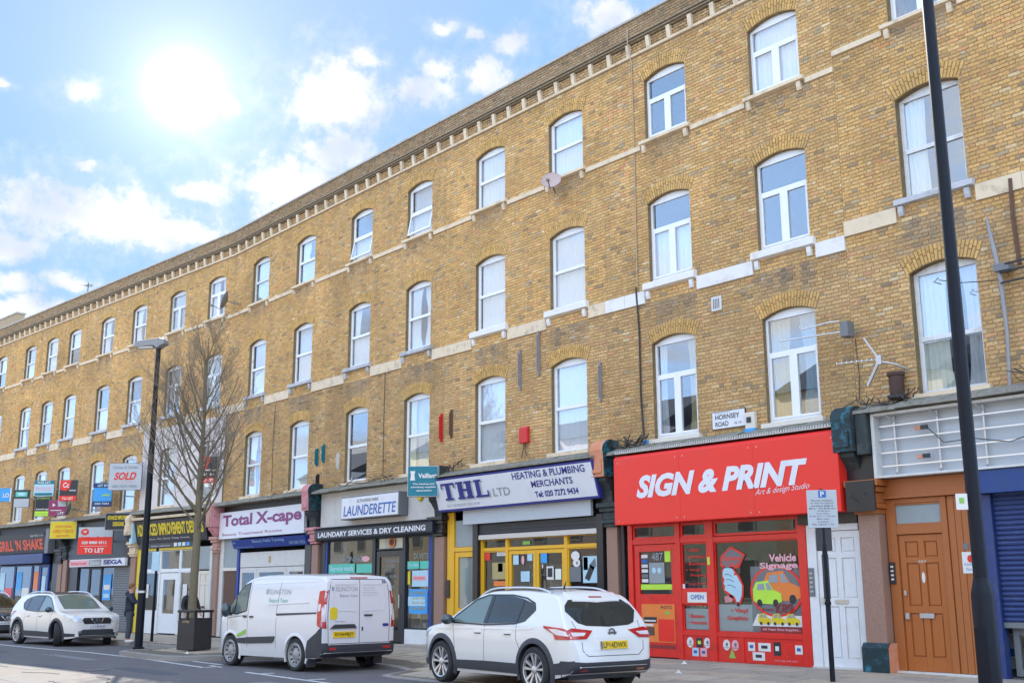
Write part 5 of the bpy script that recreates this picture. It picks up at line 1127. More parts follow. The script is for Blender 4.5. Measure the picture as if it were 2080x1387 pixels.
m = MB(); m.tube([(1.0, -.22, .80), (1.3, -.24, .50), (1.8, -.22, .52), (2.4, -.24, .40), (3.0, -.22, .55), (3.8, -.23, .60)], .008, 5); m.build('loose_wire', 'gables', t)

# projecting and free signs on the terrace
def flag_sign(label, t_, z_, seg, w_, h_, face, items, y=-.35, yaw=40., th=.14, frame='midgrey', name='projecting_sign', cat='sign', pole=True, group=None):
    """box sign turned towards the passer-by; items draw on its face (x right, z up)"""
    r = thing(name, label, cat, t_, y-.0, z_, seg, group, rz=R(yaw))
    MB().box(-w_/2, w_/2, -th/2, th/2, -h_/2, h_/2).build('sign_box', frame, r, bevel=.004)
    fc = MB().box(-w_/2+.015, w_/2-.015, -th/2-.006, -th/2-.0005, -h_/2+.015, h_/2-.015).build('sign_face', face, r)
    k = 0
    for it in items:
        k += 1; yy = -th/2-.008-.003*k
        if it[0] == 'r': MB().box(it[2], it[3], yy, yy+.004, it[4], it[5]).build('sign_print', it[1], fc)
        elif it[0] == 'o': disc(fc, 'sign_print', it[1], it[2], it[3], it[4], it[5], yy+.004)
        elif it[0] == 'p': polyp(fc, 'sign_print', it[1], it[2], yy+.004)
        else: lettering(fc, it[2], it[3], it[4], it[5], it[6], yy-.002, it[1], bold=.03, shear=it[7] if len(it) > 7 else 0)
    if pole:
        L = -y; a = -R(yaw)
        d = Vector((math.sin(-a)*0, 1, 0)); d = Matrix.Rotation(-R(yaw), 3, 'Z') @ d
        MB().tube([d*(th/2+.0), d*max(L-.01, .12)], .025, 8).build('bracket_arm', 'steel', r, smooth=50)
    return r
G_ = 'estate agent boards along the terrace'
flag_sign('white board with red SOLD lettering left of the street lamp', -6.93, 5.77, 1, 1.34, 1.05, 'greyboard', [('t', 'greylet', 'Davies & Davies', -.5, .5, .30, .42), ('t', 'redframe', 'SOLD', -.45, .45, -.13, .17, .3), ('r', 'pinklet', -.45, .45, -.22, -.20), ('t', 'greylet', '020 7272 0986', -.5, .5, -.42, -.32)], y=-.7, yaw=38, th=.06, name='sold_board', cat='sign board', group=G_)
flag_sign('white and red TO LET board over the SEGA strip sign', -8.88, 3.39, 1, 1.47, 1.07, 'red', [('r', 'greyboard', -.72, .72, .14, .52), ('o', 'redframe', -.45, .34, .17, .13), ('t', 'paper', 'VP', -.53, -.37, .29, .39), ('t', 'red', 'lettings & sales', -.55, .6, .04, .17), ('t', 'paper', '020 8888 4512', -.55, .5, -.13, -.02), ('r', 'pinklet', -.6, .55, -.22, -.20), ('t', 'paper', 'TO LET', -.42, .42, -.46, -.29)], y=-.8, yaw=36, th=.05, name='to_let_board', cat='sign board', group=G_)
flag_sign('black box sign with yellow print left of the improvement shop fascia', -7.36, 4.08, 1, 1.10, .66, 'blackfascia', [('t', 'yellowsign', 'ADVANCED IMPROVEMENT', -.46, .46, .06, .22), ('t', 'yellowsign', 'DESIGNS', -.22, .22, -.18, -.02)], y=-.6, yaw=38, th=.16, frame='greyboard')
flag_sign('yellow box sign with small orange print at the grill shop', -12.32, 3.94, 1, 1.17, .72, 'yellowsign', [('t', 'orange', 'Grill & Shake', -.36, .36, .10, .20), ('t', 'orange', 'OPEN 7 DAYS', -.45, .45, -.12, .02), ('t', 'orange', '020 7272', -.3, .3, -.28, -.2)], y=-.6, yaw=38, th=.14, frame='greyboard')
flag_sign('bright blue board with navy top and foot, left of the SOLD board', -8.98, 5.20, 1, .80, .94, 'skyblue', [('r', 'navy', -.39, .39, .28, .46), ('t', 'paleblue', 'LET BY', -.22, .22, .32, .41), ('r', 'navy', -.39, .39, -.46, -.26), ('t', 'paleblue', '020 7281', -.3, .3, -.39, -.31), ('t', 'lime', 'hotblack', .0, .33, -.06, .04)], y=-.6, yaw=38, th=.05, name='let_board', cat='sign board', group=G_)
flag_sign('red and black board directly above the plum LET board', -12.19, 5.57, 1, .78, .89, 'darkgrey', [('p', 'red', [(-.38, .43), (.10, .43), (.06, .10), (-.12, -.02), (-.38, .05)]), ('t', 'paper', 'Cc', -.25, .02, .12, .34), ('t', 'paper', 'lettings', .05, .34, -.04, .04), ('r', 'red', -.38, .38, -.43, -.22), ('t', 'paper', 'TO LET', -.25, .25, -.38, -.28)], y=-.6, yaw=38, th=.05, name='to_let_board', cat='sign board', group=G_)
flag_sign('plum board with a white arrow disc and the word LET', -12.77, 4.87, 1, .80, .66, 'mauve', [('r', 'greyboard', -.0, .38, .06, .31), ('o', 'mauve', -.17, .12, .19, .19), ('p', 'paper', [(-.22, .05), (-.22, .2), (-.08, .12)]), ('r', 'paper', -.3, .2, -.12, -.09), ('t', 'paper', 'LET', .05, .32, -.28, -.17)], y=-.75, yaw=38, th=.05, name='let_board', cat='sign board', group=G_)
flag_sign('pale board with teal bands above the black and green board', -14.69, 5.82, 1, .94, .68, 'paleblue', [('r', 'tealsign', -.45, .45, .18, .32), ('t', 'paper', 'FOR LET', -.3, .3, .21, .29), ('t', 'pinklet', 'flat to rent', -.4, .4, -.02, .08), ('r', 'pinklet', -.4, .35, -.09, -.06), ('r', 'tealsign', -.4, .4, -.3, -.2)], y=-.6, yaw=38, th=.05, name='for_let_board', cat='sign board', group=G_)
flag_sign('black board with a bright green foot below the teal banded board', -14.60, 5.03, 1, .74, .85, 'blackfascia', [('r', 'lime', -.36, .36, -.41, -.2), ('t', 'paper', 'lettings', -.3, .3, -.16, -.08), ('t', 'green', 'property', -.3, .3, .30, .38), ('r', 'green', -.33, .33, -.32, -.30)], y=-.6, yaw=38, th=.05, name='let_board', cat='sign board', group=G_)
flag_sign('board with teal top half and plain white lower half', -17.01, 5.51, 1, .74, .79, 'greyboard', [('r', 'darkteal', -.36, .36, .0, .38), ('r', 'aqua', -.30, .26, .08, .30), ('o', 'paleblue', -.02, .2, .2, .07)], y=-.6, yaw=38, th=.05, name='for_sale_board', cat='sign board', group=G_)
flag_sign('blue and white board cut by the left edge of the view', -18.95, 5.79, 1, .62, .63, 'skyblue', [('r', 'paper', .24, .30, -.31, .31), ('t', 'paper', 'LO', -.1, .2, -.12, .08)], y=-.6, yaw=38, th=.05, name='for_sale_board', cat='sign board', group=G_)
flag_sign('black and red board on the pale rendered wall behind the tree', -.75, 5.57, 1, .66, .92, 'blackfascia', [('p', 'redframe', [(-.32, .45), (.08, .45), (-.05, .0), (-.32, .12)]), ('t', 'paper', 'P', -.2, -.05, .15, .35), ('t', 'paper', 'lettings', -.1, .3, -.06, .02), ('t', 'paper', '020 7263', -.22, .25, -.2, -.12), ('r', 'red', -.32, .32, -.45, -.28), ('t', 'paper', 'TO LET', -.22, .22, -.41, -.32)], y=-.7, yaw=38, th=.05, name='to_let_board', cat='sign board', group=G_)
flag_sign('teal square box sign between the launderette and the THL sign', 12.28, 4.20, 0, .80, .78, 'tealsign', [('t', 'paper', 'Vaillant', -.12, .36, .08, .20), ('p', 'paper', [(-.33, .02), (-.20, .02), (-.22, .16), (-.20, .26), (-.33, .26), (-.31, .16)]), ('t', 'paper', 'The heating and', -.26, .30, -.10, -.05), ('t', 'paper', 'plumbing supplies', -.3, .34, -.18, -.13), ('t', 'paper', 'specialist', -.16, .24, -.27, -.22)], y=-.72, yaw=44, th=.22, frame='greyboard')
# street name, alarm, vent, dishes, aerials
t = thing('street_sign', 'white HORNSEY ROAD street name plate on the brickwork', 'street sign', 21.32, -.01, 4.60)
MB().box(0, .84, -.02, .0, 0, .36).build('plate', 'black', t); MB().box(.012, .828, -.025, -.0205, .012, .348).build('plate_face', 'signwhite', t)
lettering(t, 'HORNSEY', .09, .70, .19, .29, -.029, 'darkgrey', bold=.012); lettering(t, 'ROAD', .09, .42, .05, .15, -.029, 'darkgrey', bold=.012); lettering(t, 'N 19', .58, .74, .06, .11, -.029, 'darkgrey'); lettering(t, 'ISLINGTON', .08, .46, .315, .335, -.029, 'darkgrey')
t = thing('alarm_box', 'cream and blue alarm box right of the street name plate', 'alarm box', 22.19, -.01, 4.42)
MB().prism([(0, .10), (-.08, .10), (-.10, .42), (0, .44)], 'x', .0, .24).build('case', 'creampaint', t, bevel=.01); MB().lathe([(.13, .0), (.13, .09), (.10, .0)], (.12, -.06, 0), 16).box(.0, .24, -.10, .0, .02, .098).build('strobe', 'skyblue', t, smooth=40); MB().box(.05, .16, -.098, -.092, .22, .33).build('badge', 'darkgrey', t)
t = thing('alarm_box', 'red alarm box on the brick between the two windows above the THL sign', 'alarm box', 15.36, -.01, 4.92)
MB().prism([(0, 0), (-.10, 0), (-.10, .36), (-.06, .40), (0, .40)], 'x', 0, .30).build('case', 'alarmred', t, bevel=.02); MB().tube([(.12, -.03, 0), (.10, -.04, -.15), (.02, -.03, -.32)], .01, 5).tube([(.2, -.03, 0), (.16, -.05, -.12), (.22, -.03, -.30)], .008, 5).build('cable', 'gables', t)
t = thing('alarm_box', 'small blue alarm box at the left top corner of the red sign', 'alarm box', 19.42, -.01, 4.36); MB().box(0, .17, -.09, 0, 0, .22).build('case', 'skyblue', t, bevel=.02)
t = thing('alarm_box', 'round yellow alarm on the white launderette board', 'alarm box', 11.30, -.11, 3.92); MB().lathe([(0, -.07), (.11, -.06), (.14, -.01), (.14, .0)], (0, 0, 0), 18, 'y').build('case', 'yellowsign', t, smooth=50)
t = thing('air_vent', 'small white grille high on the brick wall above the street name plate', 'vent', 21.43, -.01, 7.04)
MB().box(0, .26, -.02, 0, 0, .30).build('grille', 'offwhite', t); m = MB()
for k in range(4): m.box(.05+.045*k, .07+.045*k, -.026, -.0205, .05, .25)
m.build('slots', 'midgrey', t)
def dish(label, t_, y, z, seg, rad, mt, yaw=0., tilt_=20):
    r = thing('satellite_dish', label, 'satellite dish', t_, y, z, seg, rz=R(yaw))
    m = MB().lathe([(rad*math.sin(a)/math.sin(.62), -rad*1.75*(1-math.cos(a))) for a in np.linspace(0.001, .62, 8)]+[(rad*1.0, -rad*.345)], (0, 0, 0), 28, 'y')
    m.xf(Matrix.Rotation(R(-tilt_), 4, 'X')); d = m.build('reflector', mt, r, smooth=50); so = d.modifiers.new('thick', 'SOLIDIFY'); so.thickness = .012
    MB().tube([(0, .01, -rad*.5), (0, -.25, -rad*.9), (0, -.48, -rad*.55)], .015, 6).box(-.035, .035, -.56, -.47, -rad*.62, -rad*.42).build('feed_arm', 'midgrey', r)
    MB().tube([(0, .02, 0), (0, .15, -.05), (.02, -y-.0, -.12)], .02, 8).build('wall_bracket', 'midgrey', r); return r
dish('pale pinkish dish under the top floor window of the house above the THL sign', 17.0, -.42, 11.05, 0, .25, 'dishpink', 38, 25)
dish('dark grey dish on the brickwork between two top floor windows left of centre', -.45, -.45, 11.62, 0, .33, 'dishgrey', -35, 20)
dish('small grey dish standing on the shop ledge above the yellow box sign', -11.5, -.75, 4.77, 1, .33, 'dishgrey', -30, 15)
t = thing('tv_aerial', 'upper aerial of two white rods and a grey junction box beside the casement window', 'aerial', 24.75, -.02, 6.0)
MB().box(-.08, .08, -.40, -.18, -.12, .16).build('junction_box', 'midgrey', t, bevel=.01); MB().tube([(0, -.2, 0), (0, 0, -.03)], .02, 6).build('wall_bracket', 'steel', t)
MB().tube([(-.05, -.45, .16), (-.25, -.5, .17), (-.75, -.62, .10)], .013, 8).build('rod', 'alu', t, smooth=60); MB().tube([(-.06, -.38, -.02), (-1.25, -.60, -.02)], .015, 8).build('rod', 'alu', t, smooth=60)
for k in range(5): MB().tube([(-.2-.2*k, -.48-.03*k, .13), (-.2-.2*k, -.50-.03*k, .20)], .004, 4).build('element', 'alu', t)
t = thing('tv_aerial', 'lower yagi aerial with a forked reflector on an arm from the brick wall', 'aerial', 25.72, -.02, 5.18)
MB().tube([(0, 0, 0), (-.10, -.28, .08), (-.40, -.34, .17)], .018, 8).build('mast_arm', 'steel', t, smooth=50)
MB().tube([(-.38, -.32, .20), (-1.05, -.52, .20)], .010, 6).build('boom', 'alu', t)
for k in range(8): MB().box(-.46-.085*k, -.44-.085*k, -.40-.025*k, -.30-.025*k, .185, .215).build('element', 'alu', t)
MB().box(-.40, -.30, -.36, -.30, .10, .26).build('clamp', 'steel', t); MB().tube([(-.37, -.33, .22), (-.62, -.34, .62)], .018, 8).build('reflector', 'steel', t); MB().tube([(-.37, -.33, .14), (-.60, -.34, -.24)], .032, 8).build('reflector', 'steel', t)
t = thing('flue_pot', 'dirty brown clay pot on the ledge beside the pale sign frame', 'pot', 25.55, -.16, 4.66); MB().lathe([(.0, 0), (.10, .0), (.12, .05), (.13, .40), (.15, .42), (.15, .47), (.11, .47), (.10, .1)], (0, 0, 0), 16).build('pot', 'terracotta', t, smooth=40)
MB().lathe([(.14, .015), (.17, .02), (.17, .07), (.13, .07)], (0, 0, 0), 16).build('lead_collar', 'black', t)
t = thing('wall_pole', 'leaning grey steel pole on the brick wall right of the tall lamp', 'pole', 27.52, -.12, 4.5)
MB().tube([(-.02, 0, 0), (.03, -.0, 1.0), (.02, -.02, 1.9), (-.02, -.04, 2.35), (-.10, -.04, 2.95)], [.032, .032, .042, .042, .022], 10).build('pole', 'pipe', t, smooth=40); MB().box(-.04, .22, -.12, .08, 2.0, 2.12).build('clamp', 'midgrey', t)
for z in (1.80, 1.98, 2.10): MB().tube([(.05, -.08, z), (.75, -.26, z-.04)], .018, 6).build('cross_arm', 'darkgrey', t)
MB().tube([(-.0, -.06, 1.86), (-.6, -.2, 1.92), (-.9, -.28, 2.02)], .008, 5).tube([(-.86, -.28, 1.94), (-.98, -.30, 2.0), (-.9, -.28, 2.06)], .010, 5).build('wire', 'gables', t)
t = thing('wall_pole', 'rusty brown iron strip on the brickwork at the right edge', 'pole', 27.82, -.02, 6.6); MB().tube([(0, 0, 0), (-.02, -.03, .8), (.0, -.02, 1.45)], .035, 6).build('strip', 'rust', t)
def cable(label, pts, seg=0, rad=.012, mt='gables', y=-.03):
    p0 = pts[0]; m = MB().tube([(p[0]-p0[0], (p[2] if len(p) > 2 else y)-y, p[1]-p0[1]) for p in pts], rad, 6)
    return topmesh('wall_cable', label, 'cable', p0[0], y, p0[1], seg, m, mt, smooth=60)
cable('long cable running down the brick from parapet to the red sign, beige above', [(19.37, 14.2, -.14), (19.37, 13.8, -.14), (19.37, 13.4), (19.38, 11.0), (19.36, 8.0)], 0, .014, 'beigecable')
cable('twin dark cable continuing down to the red sign beside the casement window', [(19.34, 8.0, -.06), (19.38, 7.0), (19.37, 5.6), (19.42, 4.7), (19.3, 4.5, -.2)], 0, .02)
cable('thin cable dropping from the upper aerial to the red sign', [(24.72, 5.9), (24.75, 5.2), (24.72, 4.8), (24.4, 4.62, -.2)], 0, .008)
cable('cable along the seam between the launderette house and its left neighbour', [(9.32, 7.9), (9.30, 6.0), (9.32, 4.6)], 0, .008)
cable('thin drop cable in the middle of the house over the beauty salon', [(2.75, 7.5), (2.7, 6.0), (2.75, 4.6)], 0, .008)
for (a, za, zb, c, mt, lb) in ((12.1, 5.3, 6.05, .035, 'alarmred', 'red painted metal strip on the brick right of the launderette windows'), (12.55, 5.35, 6.1, .022, 'rust', 'brown metal strip right of the red strip'), (5.62, 5.2, 5.75, .04, 'tealsign', 'left of two teal blue strips beside the salon house windows'), (6.02, 5.28, 5.83, .04, 'tealsign', 'right of two teal blue strips beside the salon house windows'), (6.9, 5.0, 5.5, .03, 'offwhite', 'short white strip left of the dark launderette house window'), (15.35, 6.25, 7.25, .03, 'pipe', 'grey metal strip above the red alarm box'), (16.05, 6.5, 7.6, .025, 'pipe', 'thinner grey metal strip to the right above the red alarm box'), (18.15, 5.6, 6.5, .03, 'pipe', 'grey metal strip right of the last net curtain window'), (5.72, 4.45, 4.95, .05, 'black', 'black hanging fitting on the brick above the pink corbel'), (-10.0, 5.0, 5.9, .03, 'pipe', 'grey strip on the brick left of the blue board')):
    c *= .6
    topmesh('wall_strip', lb, 'bracket', a, -.03, za, 1 if a < -1 else 0, MB().box(-c, c, -.05, .02, 0, zb-za).box(-c*.4, c*.4, -.09, -.051, (zb-za)*.1, (zb-za)*.9), mt, group='old sign brackets left on the brickwork')
# cable tangles on the ledges
def tangle(label, x, z, seed, n, span, y=-.25):
    r_ = random.Random(seed); m = MB()
    for i in range(n):
        x0_, x1_ = sorted((r_.uniform(-span, span), r_.uniform(-span, span))); x1_ += .15; sag = r_.uniform(.03, .22); z0_, z1_ = r_.uniform(-.02, .16), r_.uniform(-.02, .16); y0_, y1_ = r_.uniform(-.15, .12), r_.uniform(-.15, .12); ph_ = r_.uniform(0, 6)
        m.tube([(x0_+(x1_-x0_)*u+.02*math.sin(9*u+ph_), y0_+(y1_-y0_)*u+.03*math.sin(5*u+ph_), z0_+(z1_-z0_)*u-sag*4*u*(1-u)+.015*math.sin(11*u+ph_)) for u in [k/12 for k in range(13)]], r_.choice([.006, .009, .012]), 5)
    o = topmesh('cable_tangle', label, 'cables', x, y, z, 0, m, 'gables', smooth=60); return o
tangle('knot of grey cables at the left top end of the red sign', 19.1, 4.55, 1, 12, .5); tangle('cables lying on the ledge by the clay pot', 25.3, 4.68, 2, 8, .6); tangle('cables on the ledge at the right of the tall lamp', 27.9, 4.75, 3, 10, .5)
tangle('cables drooping across the ledge of the beauty salon', 3.8, 4.42, 4, 7, 1.2); tangle('cables on the ledge at the left end of the THL sign', 12.9, 4.55, 5, 8, .5); tangle('cables on the launderette ledge', 8.6, 4.5, 6, 6, 1.6); tangle('green and white wires by the brown capital', 24.75, 3.0, 7, 8, .25, -.3)
t = topmesh('chimney_aerial', 'thin roof aerial far off at the left above the parapet', 'aerial', -15.6, 1.0, 14.0, 1, MB().tube([(0, 0, 0), (0, 0, 1.6)], .02, 5).tube([(-.3, 0, 1.5), (.5, 0, 1.4)], .015, 4).tube([(-.2, -.25, 1.48), (-.2, .25, 1.48)], .01, 4).tube([(.1, -.2, 1.45), (.1, .2, 1.45)], .01, 4), 'gables')

# ------------------------------------------------------------------ street furniture
t = thing('street_lamp', 'tall black lamp post standing close at the right', 'street lamp', 29.6, -5.6, -.02)
MB().lathe([(.155, -.1), (.155, .03), (.123, .05), (.119, 1.44), (.108, 1.50), (.096, 1.54), (.080, 1.62)], (0, 0, 0), 20).build('base_column', 'lampblack', t, smooth=40)
MB().lathe([(.078, 1.60), (.073, 5.5), (.066, 9.9)], (0, 0, 0), 20).build('post', 'lampblack', t, smooth=40)
MB().box(-.06, .06, -.141, -.129, .45, 1.1).build('inspection_door', 'lampblack', t, bevel=.004)
MB().tube([(0, 0, 9.8), (0, -.4, 10.1), (0, -.9, 10.15)], .035, 8).box(-.13, .13, -1.5, -.85, 10.08, 10.22).build('lantern', 'lampgrey', t)
c = topmesh('pole_notice', 'small white card with green print tied to the tall lamp post', 'notice', 29.6, -5.6, 2.33, 0, MB().box(-.195, -.075, -.06, -.05, 0, .175), 'paper', rz=R(38)); rect(c, 'notice_print', 'green', -.16, -.11, .07, .13, -.061)
topmesh('dial_knob', 'lamp post inspection badge', 'badge', 29.6, -5.6, 1.2, 0, MB().box(-.01, .01, -.15, -.13, 0, .02), 'steel') if False else None

t = thing('street_lamp', 'black lamp post with a flat grey lantern beside the bare tree', 'street lamp', 6.16, -5.51, -.02)
MB().lathe([(.15, -.1), (.15, .04), (.110, .06), (.105, 1.9), (.098, 2.0)], (0, 0, 0), 16).build('base_column', 'lampblack', t, smooth=40)
MB().lathe([(.096, 2.0), (.088, 3.5), (.074, 6.0), (.064, 8.1)], (0, 0, 0), 16).build('post', 'lampblack', t, smooth=40)
hd_ = MB().prism([(-.70, -.04), (-.62, .10), (.08, .16), (.22, .12), (.24, -.02), (.12, -.06), (.02, -.14), (-.1, -.05), (-.66, -.09)], 'x', -.15, .15).xf(Matrix.Translation((0, 0, 8.22)) @ Matrix.Rotation(R(-52), 4, 'Z')).build('lantern', 'lampgrey', t, bevel=.02)
MB().box(-.12, .12, -.58, -.12, -.105, -.075).xf(Matrix.Translation((0, 0, 8.22)) @ Matrix.Rotation(R(-52), 4, 'Z')).build('lamp_glass', 'paper', t)
t2 = topmesh('pole_box', 'small grey fitting strapped round the lamp post at head height', 'bracket', 6.16, -5.51, 1.42, 0, MB().lathe([(.106, 0), (.125, 0), (.125, .06), (.106, .06)], (0, 0, 0), 14).box(-.26, -.12, -.06, .06, -.02, .12), 'steel')
t = thing('parking_sign', 'parking plate with a blue P on a black post before the white door', 'parking sign', 25.15, -2.0, gz(25.15, 2.0))
MB().lathe([(.04, -.05), (.04, 2.1)], (0, 0, 0), 12).build('post', 'lampblack', t, smooth=40); MB().lathe([(.046, 1.16), (.052, 1.17), (.052, 1.2), (.046, 1.21)], (0, 0, 0), 12).build('band', 'lampblack', t); MB().lathe([(.036, 2.1), (.036, 2.98)], (0, 0, 0), 12).build('post_top', 'lampblack', t, smooth=40)
MB().box(-.05, .05, -.03, .05, 1.25, 1.95).box(-.12, .12, -.03, .06, 2.0, 2.42).build('back_box', 'darkgrey', t, bevel=.01).rotation_euler = (0, 0, R(40))
pg = thing('x', None, None) ; bpy.data.objects.remove(pg)
pl = MB().box(-.235, .235, -.055, -.045, 2.36, 2.96).build('plate', 'greyboard', t, bevel=.004); pl.rotation_euler = (0, 0, R(40))
rect(pl, 'blue_square', 'bluelet', -.05, .07, 2.84, 2.95, -.0555); lettering(pl, 'P', -.02, .04, 2.855, 2.935, -.062, 'paper', bold=.02)
for k, tx in enumerate(('Permit holders', 'or pay by phone', 'location 60812', 'Mon - Fri 8.30 am', '- 6.30 pm', 'Saturday', '8.30 am - 1.30 pm', 'Max stay', '2 hours', 'No return 1 hr')): lettering(pl, tx, -.012*len(tx)+.0, .012*len(tx), 2.78-.042*k, 2.805-.042*k, -.0575, 'darkgrey', bold=.01)
t = thing('parking_sign', 'thin black sign post with a small grey plate before the improvement shop', 'parking sign', 2.05, -3.46, gz(2.05, 3.46))
MB().lathe([(.045, -.05), (.04, 2.80)], (0, 0, 0), 10).build('post', 'lampblack', t, smooth=40); MB().box(-.13, .13, -.07, -.045, 2.1, 2.68).build('plate', 'paleblue', t, bevel=.004).rotation_euler = (0, 0, R(35))
# litter bin
t = thing('litter_bin', 'black square litter bin with open slots in front of the bare tree', 'litter bin', 8.50, -5.02, 0, rz=R(18))
MB().box(-.30, .30, -.30, .30, .03, .76).build('body', 'darkgrey', t, bevel=.015)
b = MB()
for a in (-.29, .25):
    for c_ in (-.29, .25): b.box(a, a+.04, c_, c_+.04, .76, .94)
for a in (-.02,): b.box(a, a+.04, -.29, -.27, .76, .94); b.box(-.29, -.27, a, a+.04, .76, .94); b.box(.27, .29, a, a+.04, .76, .94)
b.build('hood_post', 'darkgrey', t); MB().box(-.32, .32, -.32, .32, .94, 1.0).build('lid', 'black', t, bevel=.015); MB().box(-.26, .26, -.26, .26, .55, .80).build('liner', 'black', t)
lettering(t, 'LITTER', -.12, .12, .69, .74, -.306, 'curtain_yellow', bold=.02); MB().box(-.34, -.305, -.2, .2, .0, .42).build('side_flap', 'offwhite', t) if False else None
topmesh('cardboard_flap', 'orange cardboard leaning on the left side of the bin', 'cardboard', 7.98, -4.95, -.01, 0, MB().add([(-.14, -.1, 0), (.05, -.1, 0), (.10, .0, .45), (.04, .0, .45), (-.14, -.08, 0), (.05, -.08, 0), (.10, .02, .45), (.04, .02, .45)], [(0, 1, 2, 3), (7, 6, 5, 4), (0, 4, 5, 1), (1, 5, 6, 2), (2, 6, 7, 3), (3, 7, 4, 0)]), 'orangepaint')
for i, (s_, d_) in enumerate(((22.3, 2.4), (9.6, 5.7), (21.2, 1.0))): topmesh('litter_paper', ['crumpled white paper scrap right of the near parked car', 'white litter scrap on the kerb in front of the bin', 'scrap of paper at the foot of the red shopfront'][i], 'litter', s_, -d_, gz(s_, d_)+.002, 0, MB().add([(-.07, 0, 0), (.06, -.03, .01), (.05, .05, .0), (-.05, .06, .05), (0, .02, .07)], [(0, 1, 4), (1, 2, 4), (2, 3, 4), (3, 0, 4)]), 'paper')

# ------------------------------------------------------------------ the bare street tree
rt = random.Random(21)
t = thing('street_tree', 'bare young tree with upright twiggy branches behind the litter bin', 'tree', 7.34, -4.61, 0)
tr = [(0, 0, -.1), (.01, .01, .8), (.03, .0, 1.8), (.0, .03, 2.8), (-.05, .04, 3.8), (-.06, .05, 4.8), (.0, .04, 5.9), (.05, .02, 7.0), (.08, 0, 8.3)]
rad = [.14, .12, .108, .098, .085, .068, .045, .026, .008]
MB().tube(tr, rad, 12).build('trunk', 'bark', t, smooth=60)
limbs = MB(); twigs = MB(); cnt_ = [0]
def grow(p, d, L, r, lvl):
    n = 5 if lvl < 2 else 4; pts = [p]; dd = d.copy(); up = .16 if lvl == 0 else .10
    for k in range(n):
        dd = (dd+Vector((rt.uniform(-.16, .16), rt.uniform(-.16, .16), up+rt.uniform(-.05, .08)))).normalized(); pts.append(pts[-1]+dd*L/n)
    rr = [r*(1-.85*k/n) for k in range(n+1)]
    (limbs if lvl == 0 else twigs).tube(pts, [q*.85 for q in rr], 6 if lvl == 0 else 3, cap=False)
    cnt_[0] += 1
    if lvl < 3:
        m = (9, 7, 5)[lvl]
        for k in range(m):
            f = .22+.78*(k+rt.random()*.6)/m; i = min(n-1, int(f*n)); q_ = pts[i].lerp(pts[i+1], f*n-i)
            e = (pts[i+1]-pts[i]).normalized(); side = Vector((rt.uniform(-1, 1), rt.uniform(-1, 1), rt.uniform(-.15, .35))).normalized()
            nd = (e*.75+side*(.75 if lvl == 0 else .8)).normalized()
            grow(q_, nd, L*(.42+.16*rt.random())*(1-.35*f), max(.004, r*(1-.8*f)*.6), lvl+1)
for k in range(22):
    h = 3.05+4.6*(k/21)**1.05; a = k*2.4+rt.uniform(-.3, .3)
    i = max(j for j in range(len(tr)) if tr[j][2] <= h); f = (h-tr[i][2])/(tr[min(i+1, 8)][2]-tr[i][2]+1e-6); p = Vector(tr[i]).lerp(Vector(tr[min(i+1, 8)]), f)
    inc = .95-.45*(k/21); Lk = 3.1-1.9*(k/21)
    grow(p, Vector((math.cos(a)*math.sin(inc), math.sin(a)*math.sin(inc), math.cos(inc))), Lk, .045-.025*k/21, 0)
for k in range(8):
    h = 3.2+2.6*k/7; p = Vector((-.03, .04, h)); sd_ = rt.uniform(-.45, .45)
    grow(p, (Vector((-.64, -.77, 0))*(1.0-.35*k/7)+Vector((.5*sd_, -.4*sd_, .75+.3*k/7))).normalized(), 3.2-1.0*k/7, .036, 0)
limbs.build('limbs', 'bark', t, smooth=60, fixn=False); o = twigs.build('twigs', 'twig', t, smooth=60, fixn=False); o['kind'] = 'stuff'
MB().box(-.6, .6, -.6, .6, -.03, -.012).build('tree_pit', 'earth', t)

